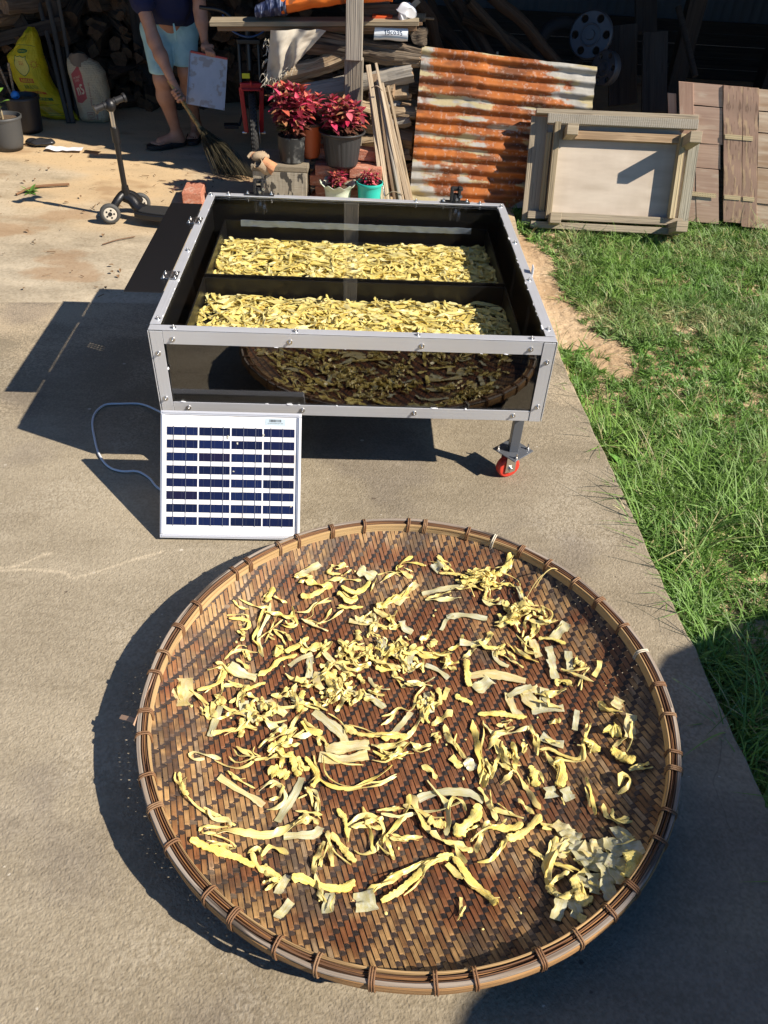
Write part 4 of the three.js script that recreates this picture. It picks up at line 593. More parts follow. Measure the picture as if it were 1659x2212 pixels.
function logThing(len, r, sides, seed, mat, label, group, seg, ends0 = endM) {
  const [side, ends] = splitLog(len, r, sides, seed, seg), t = thing('firewood_log', label, 'log', [0, 0, 0], 0, group);
  part('bark', side, mat, t); for (const e of ends) part('cut_end', e, ends0, t); return t;
}
{
  rnd = mulberry(411);
  const G1 = 'split logs stacked in the shade at the back', lab = 'split log with a brown cut end in the shaded stack at the back';
  const protos = []; for (let i = 0; i < 9; i++) protos.push(logThing(0.3, 0.046, 3 + (i % 4), 420 + i, i % 3 ? shadedWood : shadedBark, lab, G1, 2, shadedEnd));
  let n = 0; const pose = (o, x, row) => { o.position.set(x, 0.04 + row * 0.076 + rr(-0.015, 0.015), -7.16 + (x + 2.3) * -0.28 + rr(-0.1, 0.1) - row * 0.012); o.rotation.set(rr(0, 6.28), Math.PI / 2 + rr(-0.7, 0.7), rnd() < 0.25 ? rr(-1.2, 1.2) : rr(-0.25, 0.25), 'YZX'); o.scale.setScalar(rr(0.75, 1.6)); };
  for (let row = 0; row < 12; row++) for (let col = 0; col < 24; col++) { const x = -3.3 + col * 0.1 + (row % 2) * 0.05 + rr(-0.025, 0.025), o = n < 9 ? protos[n] : copy(protos[n % 9]); n++; pose(o, x, row); }
  // the same stack goes on above and to the sides, out of the picture or behind it
  const upper = new THREE.InstancedMesh(protos[1].children[0].geometry, shadedWood, 420), d = new THREE.Object3D();
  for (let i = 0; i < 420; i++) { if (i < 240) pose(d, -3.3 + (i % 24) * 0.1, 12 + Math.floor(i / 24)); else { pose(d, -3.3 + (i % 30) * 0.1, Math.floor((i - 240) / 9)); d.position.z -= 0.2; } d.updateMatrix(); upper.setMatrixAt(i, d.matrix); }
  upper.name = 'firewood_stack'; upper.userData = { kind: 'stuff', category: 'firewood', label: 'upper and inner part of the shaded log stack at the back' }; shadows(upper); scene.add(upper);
}
// ---------------------------------------------------------------- firewood between the post and the wheel
{
  rnd = mulberry(431);
  const big = (name, a, b, r, sides, seed, mat, label, seg = 12) => { const t = thing(name, label, 'log', a.clone().add(b).multiplyScalar(0.5)), d = b.clone().sub(a), [side, ends] = splitLog(d.length(), r, sides, seed, seg); t.quaternion.setFromUnitVectors(V(1, 0, 0), d.normalize()); part('bark', side, mat, t); for (const e of ends) part('cut_end', e, endM, t); return t; };
  const z0 = -5.38;
  big('firewood_log', Z(655, 92, z0), Z(908, 122, z0 + 0.02), 0.062, 11, 441, M.bark, 'long round bark-covered log lying across the top of the firewood');
  big('firewood_log', Z(606, 168, z0 + 0.05), Z(760, 118, z0 - 0.02), 0.055, 7, 442, M.split, 'pale split log slanting up behind the red plants');
  big('firewood_log', Z(645, 200, z0 + 0.05), Z(890, 152, z0 + 0.02), 0.058, 6, 443, M.greyWood, 'grey splintered log slanting behind the post, its right end sunlit');
  big('firewood_log', Z(585, 168, z0 - 0.05), Z(680, 130, z0 - 0.2), 0.066, 9, 444, M.bark, 'dark round log end under the ragged sacking');
  const G2 = 'split logs stacked right of the post', lab2 = 'pale split log in the sunlit stack right of the post';
  const spots = [[828, 196, 0.052], [858, 205, 0.05], [842, 236, 0.045], [872, 243, 0.042], [803, 232, 0.05], [801, 270, 0.05], [862, 262, 0.045], [800, 300, 0.045], [835, 285, 0.05], [868, 292, 0.046], [812, 330, 0.045], [846, 322, 0.05], [800, 345, 0.04], [830, 360, 0.05], [865, 335, 0.045], [850, 390, 0.055], [812, 395, 0.05], [870, 372, 0.045]];
  let p0 = []; spots.forEach(([x, y, r], i) => { const t = big('firewood_log', Z(x - 26, y + rr(-3, 3), z0 + rr(-0.06, 0.05)), Z(x + 24, y + rr(-6, 6), z0 + rr(-0.02, 0.05)), r, 4 + (i % 4), 450 + i, i % 4 === 2 ? M.greyWood : M.split, lab2, 4); t.userData.group = G2; });
  const G3 = 'shaded logs low in the front stack', lab3 = 'shaded log low in the stack behind the flower pots';
  for (let i = 0; i < 30; i++) { const x = -0.58 + (i % 6) * 0.1 + rr(-0.03, 0.03), y = 0.06 + Math.floor(i / 6) * 0.125 + rr(-0.02, 0.02), t = big('firewood_log', V(x - 0.24, y + rr(-0.02, 0.02), -5.62), V(x + 0.22, y + rr(-0.02, 0.02), -5.58), 0.062, 5 + (i % 3), 480 + i, i % 2 ? M.bark : M.brownWood, lab3, 4); t.userData.group = G3; }
  // planks laid along the top
  const G4 = [['long thin grey plank on top of the firewood, sticking out to the left', [455, 47], [905, 46], 0.05], ['brown plank under the long grey one on the firewood', [472, 57], [900, 57], 0.05], ['narrow brown plank on the right of the firewood top', [745, 49], [912, 47], 0.03], ['lowest brown plank behind the post', [640, 64], [900, 65], 0.04]];
  G4.forEach(([l, a, b, w], i) => single('plank', board(Z(a[0], a[1], -5.3 - i * 0.03), Z(b[0], b[1], -5.32 - i * 0.03), 0.09, w * 0.5, V(0, 1, 0.15), 0.003), i ? wood(T.brown, [1.1, 1, 0.9]) : wood(T.grey, [0.85, 0.76, 0.6]), l, 'plank'));
  // ragged sacking hanging on the left end
  const P = []; const cloth = new THREE.PlaneGeometry(0.3, 0.3, 30, 30), cp = cloth.attributes.position;
  for (let i = 0; i < cp.count; i++) { const u = cp.getX(i) / 0.3 + 0.5, v = cp.getY(i) / 0.3 + 0.5, e = 1 - v, fold = 0.022 * Math.sin(u * 15 + v * 4 + 3 * vn(u * 3, v * 3, 8)) + 0.02 * (fbm(u * 6, v * 6, 491, 3) - 0.5); const q = Z(575 + u * (75 + 45 * v) + 12 * v, 62 + e * (112 - 48 * u * u), -5.27).add(V(0, 0, fold + 0.045 * Math.sin(v * 2.2))); q.y += 0.012 * (vn(u * 30, 1, 7) - 0.5) * (e > 0.9 ? 2 : 0); cp.setXYZ(i, q.x, q.y, q.z); }
  cloth.computeVertexNormals();
  const sack = thing('ragged_sacking', 'torn beige sacking hanging from the left end of the firewood', 'sacking', [0, 0, 0]);
  T.weave = tex(256, 256, (u, v, c) => { const a = 0.5 + 0.5 * Math.sin(u * 64 * 6.283), b = 0.5 + 0.5 * Math.sin(v * 64 * 6.283), n = fbm(u * 8, v * 8, 250, 4, 8, 8); mix(c, [0.36, 0.32, 0.25], [0.6, 0.56, 0.47], clamp(0.25 * a + 0.25 * b + n * 0.6, 0, 1)); });
  const clM = std([1, 1, 1], 0.95, { map: T.weave });
  part('cloth', cloth, clM, sack);
  const fr = []; for (let i = 0; i < 46; i++) { const u = rnd(), q = i < 26 ? Z(572 + u * 75, 172 - 48 * u * u, -5.26) : Z(572 + rr(0, 12), 75 + rnd() * 95, -5.26); fr.push(tube([q, q.clone().add(V(rr(-0.02, 0.01), rr(-0.03, 0.01), rr(0, 0.02))), q.clone().add(V(rr(-0.045, 0.01), rr(-0.06, 0), rr(0, 0.03)))], 0.0012, 6, 4)); }
  fr.push(tube([Z(591, 178, -5.24), Z(592, 215, -5.23), Z(597, 250, -5.23)], 0.0012, 12, 4));
  part('loose_thread', fr, std([0.55, 0.51, 0.42], 0.9), sack);
  // orange and navy waterproof rolled on the planks
  const roll = thing('orange_jacket', 'orange jacket with navy striped sleeve ends lying on the planks', 'jacket', [0, 0, 0]);
  const path = (t) => Z(lerp(556, 835, t), lerp(24, -22, t) - 10 * Math.sin(t * 3), -5.28);
  const sleeve = (t0, t1, r0, r1, seed) => { const pos = [], uv = [], idx = [], S = 26, K = 20; for (let i = 0; i <= S; i++) { const t = lerp(t0, t1, i / S), c = path(t), r = lerp(r0, r1, i / S); for (let k = 0; k <= K; k++) { const a = (k / K) * Math.PI * 2, q = r * (1 + 0.35 * (fbm(i * 0.22 + seed, Math.cos(a) * 1.5 + 5, seed, 3) - 0.5) + 0.1 * (n3(t * 40, Math.cos(a) * 3, Math.sin(a) * 3, seed) - 0.5)); pos.push(c.x, c.y + q * Math.sin(a) * 0.62, c.z + q * Math.cos(a)); uv.push(t * 2, k / K); } if (i) for (let k = 0; k < K; k++) { const A = (i - 1) * (K + 1) + k; idx.push(A, A + 1, A + K + 1, A + 1, A + K + 2, A + K + 1); } } const g = new THREE.BufferGeometry(); g.setAttribute('position', new THREE.Float32BufferAttribute(pos, 3)); g.setAttribute('uv', new THREE.Float32BufferAttribute(uv, 2)); g.setIndex(idx); g.computeVertexNormals(); return g; };
  const navyTex = tex(256, 64, (u, v, c) => { mix(c, [0.02, 0.03, 0.085], [0.16, 0.2, 0.3], smoothstep(fbm(u * 20, v * 8, 260, 4), 0.5, 0.75)); });
  const orangeTex = tex(256, 128, (u, v, c) => { mix(c, [0.62, 0.12, 0.012], [0.78, 0.2, 0.02], fbm(u * 6, v * 6, 262, 3)); mix(c, c, [0.12, 0.05, 0.02], smoothstep(fbm(u * 5 + 2, v * 4, 264, 4), 0.62, 0.68) * 0.75); });
  const navy = std([1, 1, 1], 0.6, { map: navyTex });
  part('body', sleeve(0.19, 1.05, 0.082, 0.1, 3), std([1, 1, 1], 0.55, { map: orangeTex }), roll);
  for (let i = 0; i < 3; i++) part('navy_band', sleeve(-0.01 + i * 0.075, 0.085 + i * 0.075, 0.052 + i * 0.012, 0.068 + i * 0.014, 6), navy, roll);
  // odds and ends on the right of the stack
  single('board_offcut', [board(Z(755, 34, -5.42), Z(868, 30, -5.42), 0.1, 0.02, V(0, 0.2, 1)), board(Z(762, 12, -5.5), Z(842, 12, -5.5), 0.16, 0.02, V(0, 0.1, 1))], M.brownWood, 'dark brown board offcuts standing on the planks right of the post', 'board');
  single('lath', board(Z(858, 44, -5.4), Z(905, 0, -5.42), 0.03, 0.012, V(0, 0, 1)), M.pale, 'pale lath leaning up on the planks right of the post', 'lath');
  single('white_bag', wobble(new THREE.SphereGeometry(0.05, 40, 26).scale(1.0, 0.95, 0.7), 0.07, 34, 5).translate(...Z(876, 30, -5.33).toArray()), std([0.72, 0.74, 0.78], 0.5), 'crumpled white plastic bag on the right end of the planks', 'bag');
  single('red_tray', bx(0.12, 0.03, 0.08, ...Z(826, 39, -5.36).toArray(), 0.004), std([0.6, 0.09, 0.02], 0.5), 'flat orange-red tray under a brown board right of the post', 'tray');
  {
    const cv = document.createElement('canvas'); cv.width = 256; cv.height = 96; const k = cv.getContext('2d'); k.fillStyle = '#dfe7ee'; k.fillRect(0, 0, 256, 96); k.fillStyle = '#9fb9cf'; k.fillRect(0, 60, 256, 14); k.fillStyle = '#1e2f4a'; k.font = 'bold 44px sans-serif'; k.fillText('19co35', 70, 52);
    const m = new THREE.CanvasTexture(cv); m.colorSpace = THREE.SRGBColorSpace; const g = new THREE.CylinderGeometry(0.036, 0.036, 0.2, 20, 6, false, 0); g.rotateZ(Math.PI / 2); const p = g.attributes.position, uv = g.attributes.uv; for (let i = 0; i < p.count; i++) uv.setXY(i, (p.getX(i) + 0.1) / 0.2, clamp(0.5 + p.getY(i) / 0.07, 0, 1)); wobble(g, 0.012, 30, 6).translate(...Z(845, 72, -5.32).toArray());
    single('plastic_bundle', g, std([1, 1, 1], 0.35, { map: m }), 'white printed plastic wrapper stuffed under the plank ends', 'wrapper');
  }
  single('root_stump', wobble(new THREE.IcosahedronGeometry(0.06, 4).scale(0.9, 0.9, 0.7), 0.1, 18, 9).translate(...Z(912, 80, -5.36).toArray()), M.bark, 'gnarled root end beside the plastic wrapper', 'root');
  single('root_stick', [rod(Z(903, 38, -5.4), Z(938, 41, -5.38), 0.006, 6), wobble(rod(Z(898, 36, -5.41), Z(920, 38, -5.4), 0.02, 9), 0.014, 40, 4)], M.split, 'short splintered stick poking out right of the white bag', 'stick');
}
// ---------------------------------------------------------------- things inside the shed, most with its shade put into their colour
{
  rnd = mulberry(511);
  const Gs = 'crooked branches leaning in the shed behind the rusty sheet';
  [[905, 20, 985, 95], [930, 0, 1000, 105], [955, -20, 1040, 115], [985, 0, 1060, 120], [1000, 40, 1150, 125], [1060, -10, 1180, 110], [1010, 0, 1100, 95], [890, -10, 940, 90]].forEach(([x0, y0, x1, y1], i) => { const a = Z(x0, y0, -6.7 + 0.1 * i), b = Z(x1, y1, -6.3), m = a.clone().lerp(b, 0.5).add(V(rr(-0.04, 0.04), rr(-0.03, 0.03), 0)); const e = b.clone().add(b.clone().sub(a).multiplyScalar(0.8)); const g = wobble(tube([a, m, b, e], rr(0.024, 0.046), 22, 8), 0.02, 16, i); single('branch', g, i % 2 ? shadedWood : shadedBark, 'crooked bare branch leaning in the dark shed behind the rusty sheet', 'branch', Gs); });
  const stake = single('stake', rod(Z(1074, 112, -5.45), Z(1071, 250, -5.45), 0.008, 6), M.pale, 'thin pale stake poking up behind the rusty sheet', 'stake');
  const wheel = (x, y, z, r, tilt, label) => {
    const t = thing('wheel_rim', label, 'wheel rim', Z(x, y, z)); t.rotation.set(-0.25, tilt, 0);
    const sh = new THREE.Shape(); sh.absarc(0, 0, r, 0, Math.PI * 2); for (let k = 0; k < 6; k++) { const a = (k / 6) * 6.283, h = new THREE.Path(); h.absarc(Math.cos(a) * r * 0.74, Math.sin(a) * r * 0.74, r * 0.19, 0, 6.283); sh.holes.push(h); }
    const al = new THREE.MeshStandardMaterial({ color: lin(0.1, 0.105, 0.115), metalness: 0.6, roughness: 0.5, side: THREE.DoubleSide });  // alloy colour lowered to stand for the deep shade in the shed
    part('disc', new THREE.ExtrudeGeometry(sh, { depth: 0.02, bevelEnabled: true, bevelSize: 0.004, bevelThickness: 0.004, bevelSegments: 2, curveSegments: 40 }), al, t);
    part('hub', [new THREE.CylinderGeometry(r * 0.2, r * 0.24, 0.03, 24).rotateX(Math.PI / 2).translate(0, 0, 0.03), new THREE.TorusGeometry(r * 0.45, 0.006, 8, 40).translate(0, 0, 0.026)], al, t);
    part('rim', lathe([[r, -0.03], [r * 1.03, 0], [r, 0.026], [r * 0.96, 0.03]], 48).rotateX(Math.PI / 2), al, t);
  };
  wheel(1277, 76, -6.4, 0.15, -0.45, 'grey alloy wheel rim with round holes in the dark shed'); wheel(1308, 148, -6.2, 0.11, -0.9, 'smaller alloy rim lower down, half hidden in the dark shed');
  const ring = thing('old_tyre', 'dark worn tyre lying behind the wheel rims in the shed', 'tyre', Z(1210, 105, -6.6)); part('tread', new THREE.TorusGeometry(0.16, 0.045, 10, 36), M.rubber, ring);
  const boards = [[1345, 55, 1345, 215, 0.2, -6.5, 'dark board standing in the shed right of the wheel rims'], [1415, 70, 1412, 232, 0.17, -6.3, 'brown board standing in front of the darker one in the shed'], [1395, -10, 1395, 60, 0.16, -7.0, 'thick brown post-like board high in the shed']];
  for (const [x0, y0, x1, y1, w, z, l] of boards) single('standing_board', board(Z(x0, y0, z), Z(x1, y1 + 12, z + 0.25), w, 0.03, V(0, 0, 1)), M.darkWood, l, 'board');  // near-black wood carries the shed shade in the board colour
  single('leaning_pole', rod(Z(1465, 15, -6.6), Z(1502, 165, -6.3), 0.022, 8), M.darkWood, 'dark pole leaning in the shed above the cardboard', 'pole');
}
// ---------------------------------------------------------------- rusty corrugated sheet
{
  T.rust = tex(1024, 1024, (u, v, c) => {
    const n = fbm(u * 5, v * 3, 270, 6), m = fbm(u * 14, v * 9, 275, 5), f = fbm(u * 70, v * 50, 278, 3);
    mix(c, [0.25, 0.24, 0.21], [0.46, 0.455, 0.43], m); mix(c, c, [0.40, 0.33, 0.15], smoothstep(fbm(u * 7, v * 24, 284, 4), 0.45, 0.62) * 0.75);
    const st = fbm(u * 4, v * 24, 287, 3), core = 1.0 - 2.6 * Math.max(0, 0.16 - u) - 3.2 * Math.max(0, u - 0.62 - 0.1 * (v - 0.5)) - Math.max(0, 0.2 - v) * 2.6 - Math.max(0, v - 0.9) * 2.5 + (st - 0.5) * 1.2 - 0.02, k = smoothstep(core + (n - 0.5) * 1.5 + (f - 0.5) * 0.25, 0.4, 0.6);
    const rust = [0, 0, 0]; mix(rust, [0.2, 0.05, 0.011], [0.47, 0.15, 0.026], clamp(m * 1.5 - 0.3, 0, 1)); mix(rust, rust, [0.12, 0.045, 0.02], smoothstep(fbm(u * 6 + 3, v * 16, 281, 4), 0.5, 0.7) * 0.75);
    mix(c, c, rust, k); mix(c, c, [0.52, 0.45, 0.4], smoothstep(f, 0.62, 0.75) * 0.3 * k);
  }, { wrap: THREE.ClampToEdgeWrapping });
  const A = V(0.045, 0.0, -5.14), B = V(1.16, 0.0, -5.14), H = 0.9, U = B.clone().sub(A), Lw = U.length(); U.normalize();
  const tl = Z(912, 99, -5.35), up = tl.clone().sub(A); up.normalize(); const tr = Z(1290, 144, -5.36), up2 = tr.clone().sub(B);
  const NX = 90, NY = 150, g = new THREE.PlaneGeometry(1, 1, NX, NY), p = g.attributes.position, nrm = V(0, 0.2, 1).normalize();
  for (let i = 0; i < p.count; i++) {
    const u = p.getX(i) + 0.5, v = p.getY(i) + 0.5, bot = A.clone().lerp(B, u), top = tl.clone().lerp(tr, u), q = bot.lerp(top, v);
    const ph = v * 12.3 + 0.12 * (fbm(u * 4, v * 5, 290, 3) - 0.5), dent = 0.012 * (smoothstep(fbm(u * 9, v * 9, 292, 3), 0.6, 0.75) - 0.2);
    q.addScaledVector(nrm, 0.0105 * Math.cos(ph * Math.PI * 2) + dent * 0.35 + 0.006 * (fbm(u * 2.5, v * 2.5, 294, 2) - 0.5)); q.y += 0.01 * (fbm(u * 7, 2, 296, 3) - 0.5) * (v > 0.5 ? 1 : 0);
    p.setXYZ(i, q.x, q.y, q.z);
  }
  g.computeVertexNormals();
  const back = g.clone(); { const b = back.attributes.position; for (let i = 0; i < b.count; i++) b.setZ(i, b.getZ(i) - 0.0012); back.index.array.reverse(); back.computeVertexNormals(); }
  single('corrugated_sheet', [g, back], std([1, 1, 1], 0.62, { map: T.rust, metalness: 0.15, bumpMap: T.coarse, bumpScale: 0.002 }), 'rust-orange corrugated iron sheet leaning beside the firewood', 'iron sheet');
}
// ---------------------------------------------------------------- upturned low table on its side
{
  const t = thing('wooden_table', 'low wooden table turned on its side on the grass, legs towards the camera', 'table', [0, 0, 0]);
  // the underside of the top is a parallelogram leaning back; x along its width, y up, n towards the viewer
  const bl = V(0.768, -0.03, -4.95), br = Z(1478, 500, -4.9), tlp = Z(1152, 247, -5.22), X = br.clone().sub(bl).normalize(), up = tlp.clone().sub(bl), Hh = up.length(); up.normalize();
  const N = X.clone().cross(up).normalize(), Y = N.clone().cross(X).normalize(), W = br.distanceTo(bl), H = Hh - 0.02, x0 = 0;
  const base = new THREE.Matrix4().makeBasis(X, Y, N).setPosition(bl), put = (g) => g.applyMatrix4(base);
  t.userData.note = undefined; delete t.userData.note;
  const B = (n, w, h, d, x, y, z, mat = wood(T.grey, [1.02, 0.94, 0.8]), ax) => part(n, put(bx(w, h, d, x + x0, y, z, 0.003, ax)), mat, t);
  const plyTex = tex(512, 512, (u, v, c) => { const n = fbm(u * 5, v * 14, 320, 5), m = fbm(u * 20, v * 3, 322, 4); mix(c, [0.42, 0.355, 0.28], [0.58, 0.51, 0.42], clamp(n * 1.1 + (m - 0.5) * 0.4, 0, 1)); mix(c, c, [0.5, 0.3, 0.17], smoothstep(fbm(u * 3, v * 3, 325, 4), 0.55, 0.75) * 0.3); });
  const ply = new THREE.BoxGeometry(W - 0.1, H - 0.06, 0.008).translate(W / 2 + x0, H / 2, -0.01); part('tabletop_panel', put(ply), std([1, 1, 1], 0.85, { map: plyTex }), t);
  const edgeTex = tex(512, 64, (u, v, c) => { const k = Math.abs(((u * 80 + 0.3 * vn(u * 40, v * 3, 6)) % 1) - 0.5) * 2; mix(c, [0.24, 0.215, 0.17], [0.38, 0.35, 0.29], smoothstep(k, 0.18, 0.5) * (0.7 + 0.3 * vn(u * 60, v * 6, 330))); });
  const topRail = new RoundedBoxGeometry(W - 0.12, 0.055, 0.035, 2, 0.004); { const uv = topRail.attributes.uv, p = topRail.attributes.position; for (let i = 0; i < uv.count; i++) uv.setXY(i, p.getX(i) / W + 0.5, p.getY(i) / 0.06 + 0.5); }
  part('edge_board', put(topRail.translate(W / 2 + x0 + 0.03, H - 0.012, 0.055)), std([1, 1, 1], 0.9, { map: edgeTex, bumpMap: T.grain, bumpScale: 0.002 }), t, 'top edge board with close saw marks');
  B('edge_board', W - 0.05, 0.028, 0.07, W / 2 - 0.005, H + 0.03, 0.02); B('edge_board', W - 0.06, 0.045, 0.035, W / 2, 0.05, 0.02); B('edge_board', W - 0.1, 0.04, 0.03, W / 2, -0.01, 0.06);
  B('edge_board', 0.105, H + 0.02, 0.022, 0.05, H / 2, -0.004); B('edge_board', 0.065, H - 0.06, 0.022, W - 0.02, H / 2 - 0.03, -0.004, wood(T.grey, [0.85, 0.88, 0.82]));
  B('apron', 0.036, H - 0.06, 0.085, 0.155, H / 2, 0.035, wood(T.grey, [0.9, 0.8, 0.6])); B('apron', 0.034, H - 0.13, 0.07, W - 0.105, H / 2, 0.034, wood(T.pale, [0.95, 0.95, 0.8])); B('apron', W - 0.3, 0.05, 0.04, W / 2 + 0.05, H - 0.09, 0.02, wood(T.pale, [0.85, 0.75, 0.65]));
  for (const [x, y, l] of [[0.235, H - 0.085, 0.16], [W - 0.075, H - 0.11, 0.22], [0.19, 0.025, 0.16], [W - 0.085, 0.005, 0.24]]) B('leg', 0.068, 0.062, l, x, y, l / 2, wood(T.grey, [1.08, 0.98, 0.8]), 'z');
  B('brace', 0.03, H - 0.12, 0.025, 0.115, H / 2 - 0.02, 0.012, wood(T.pale, [0.9, 0.85, 0.65]));
}
// ---------------------------------------------------------------- flattened cardboard-like board panel on the right
{
  const t = thing('wooden_screen', 'tall screen of brown and pale boards leaning at the right of the lawn', 'screen', [0, 0, 0]);
  const bl = G(1478, 476), br = G(1700, 498), tl = Z(1470, 180, -5.2), X = br.clone().sub(bl).normalize(); const up = tl.clone().sub(bl); const N = X.clone().cross(up).normalize(), Y = up.clone().normalize(), H = up.length() + 0.01;
  const base = new THREE.Matrix4().makeBasis(X, Y, N).setPosition(bl), put = (g) => g.applyMatrix4(base);
  T.sheet = tex(1024, 512, (u, v, c) => { const g = fbm(u * 3, v * 90, 340, 4, 3, 90), b = fbm(u * 4, v * 6, 344, 4, 4, 6), w = fbm(u * 6, v * 24, 346, 4, 6, 24); mix(c, [0.38, 0.245, 0.18], [0.54, 0.385, 0.29], clamp(0.4 + (g - 0.5) * 1.1 + (b - 0.5) * 0.9, 0, 1)); mix(c, c, [0.66, 0.56, 0.43], smoothstep(w, 0.55, 0.75) * 0.45); }, { rep: [1.4, 1.4] });
  T.sheetPale = tex(1024, 512, (u, v, c) => { const g = fbm(u * 3, v * 90, 350, 4, 3, 90), w = fbm(u * 5, v * 20, 356, 5, 5, 20); mix(c, [0.44, 0.29, 0.185], [0.70, 0.575, 0.43], clamp(0.45 + (g - 0.5) * 0.7 + (w - 0.5) * 1.9, 0, 1)); }, { rep: [1.4, 1.4] });
  T.peel = tex(512, 512, (u, v, c) => { const g = fbm(u * 60, v * 3, 360, 4, 60, 3), p = fbm(u * 8, v * 12, 364, 5); mix(c, [0.33, 0.205, 0.145], [0.44, 0.30, 0.225], g); mix(c, c, [0.56, 0.40, 0.24], smoothstep(p, 0.58, 0.66) * 0.65); mix(c, c, [0.12, 0.07, 0.045], smoothstep(fbm(u * 12, v * 14, 368, 4), 0.6, 0.7) * 0.5); });
  const horiz = (m, x, w, y, h, z, mat) => part('board', put(metres(wobble(new THREE.BoxGeometry(w, h, 0.008, 10, 6, 1), 0.004, 9, x * 10 + y * 7), 'x').translate(x + w / 2, y + h / 2, z)), m, t);
  const a = std([1, 1, 1], 0.85, { map: T.sheet }), b = std([1, 1, 1], 0.85, { map: T.sheetPale }), pl = std([1, 1, 1], 0.85, { map: T.peel });
  // left leaf: a stile and four boards; middle: two peeling stiles; right: pale boards
  horiz(a, 0.0, 0.244, 0.69, H - 0.69, 0); horiz(a, 0.005, 0.236, 0.478, 0.205, 0.001); horiz(a, 0.0, 0.075, 0.0, 0.33, 0.001); horiz(a, 0.078, 0.14, 0.0, 0.33, 0.003); horiz(a, 0.0, 0.228, 0.335, 0.14, -0.001);
  part('board', put(bx(0.085, H - 0.35, 0.012, 0.03, 0.35 + (H - 0.35) / 2, 0.005, 0.002, 'y')), std([0.85, 0.8, 0.78], 0.85, { map: T.sheet }), t);
  for (const [x, w, y0, y1] of [[0.248, 0.109, 0.02, H], [0.36, 0.09, 0.0, H]]) { const g = new THREE.BoxGeometry(w, y1 - y0, 0.012, 6, 40, 1), p = g.attributes.position, uv = g.attributes.uv; for (let i = 0; i < p.count; i++) p.setX(i, p.getX(i) + 0.006 * (fbm(p.getY(i) * 6, p.getX(i) > 0 ? 3 : 9, 372, 3) - 0.5)); wobble(g, 0.006, 12, 3); part('board', put(g.translate(x + w / 2, (y0 + y1) / 2, 0.006)), pl, t, 'peeling brown upright board'); }
  let y = 0.0; for (const h of [0.155, 0.215, 0.2, 0.118, 1]) { horiz(b, 0.452, 0.75, y, Math.min(h, H - y) - 0.006, 0.002 + 0.003 * ((y * 10) % 2)); y += h; }
  part('backing_board', put(new THREE.BoxGeometry(1.15, H - 0.04, 0.01).translate(0.6, H / 2, -0.022)), M.darkWood, t);
  const perf = tex(256, 32, (u, v, c) => { const x = (u * 18) % 1, yy = (v * 2) % 1, d = Math.hypot(x - 0.5, (yy - 0.5) * 1.2); mix(c, [0.16, 0.1, 0.06], [0.62, 0.50, 0.30], smoothstep(d, 0.16, 0.24)); });
  const pm = std([1, 1, 1], 0.8, { map: perf });
  for (const [x, y2, w] of [[0.255, 0.53, 0.1], [0.36, 0.53, 0.06], [0.02, 0.175, 0.18], [0.25, 0.175, 0.1], [0.365, 0.175, 0.07]]) part('paper_tape', put(new THREE.BoxGeometry(w, 0.026, 0.002).translate(x + w / 2, y2, 0.0155)), pm, t, 'strip of perforated tan tape');
  single('narrow_board', put(bx(0.05, 0.74, 0.012, -0.05, 0.37, -0.02, 0.002, 'y')), std([0.95, 0.9, 0.88], 0.85, { map: T.sheet }), 'narrow brown board standing left behind the tall screen', 'board');
}
// ---------------------------------------------------------------- sacks, poles and timber at the left
function canvasTex(w, h, f) { const cv = document.createElement('canvas'); cv.width = w; cv.height = h; f(cv.getContext('2d'), w, h); const t = new THREE.CanvasTexture(cv); t.colorSpace = THREE.SRGBColorSpace; return t; }
// a filled sack: outline [v, left, right, depth] from bottom to top, printed on its front
function sackGeo(rows, seed, K = 40, S = 44, ruck = 0.02) {
  const at = (v, k) => { let i = 1; while (i < rows.length - 1 && rows[i][0] < v) i++; const a = rows[i - 1], b = rows[i], t = smoothstep(v, a[0], b[0]) * 0.5 + 0.5 * clamp((v - a[0]) / (b[0] - a[0]), 0, 1); return lerp(a[k], b[k], t); };
  const pos = [], uv = [], idx = [];
  for (let i = 0; i <= S; i++) { const v = rows[0][0] + (rows[rows.length - 1][0] - rows[0][0]) * (i / S), l = at(v, 1), r = at(v, 2), d = at(v, 3), cx = (l + r) / 2, w = (r - l) / 2;
    for (let k = 0; k <= K; k++) { const a = (k / K) * Math.PI * 2, ex = Math.sign(Math.cos(a)) * Math.pow(Math.abs(Math.cos(a)), 0.75), ez = Math.sign(Math.sin(a)) * Math.pow(Math.abs(Math.sin(a)), 0.8), f = 1 + ruck * 3 * (fbm(v * 9, a * 1.2 + 4, seed, 4) - 0.5); pos.push(cx + w * ex * f, v + 0.012 * (fbm(ex * 3 + 5, v * 6, seed + 2, 3) - 0.5), d * ez * f + ruck * 1.6 * (fbm(ex * 4 + 9, v * 14 + ex * 3, seed + 4, 4) - 0.5)); uv.push(0.5 + 0.5 * ex, i / S); }
    if (i) for (let k = 0; k < K; k++) { const A = (i - 1) * (K + 1) + k; idx.push(A, A + 1, A + K + 1, A + 1, A + K + 2, A + K + 1); } }
  const g = new THREE.BufferGeometry(); g.setAttribute('position', new THREE.Float32BufferAttribute(pos, 3)); g.setAttribute('uv', new THREE.Float32BufferAttribute(uv, 2)); g.setIndex(idx); g.computeVertexNormals(); return g;
}
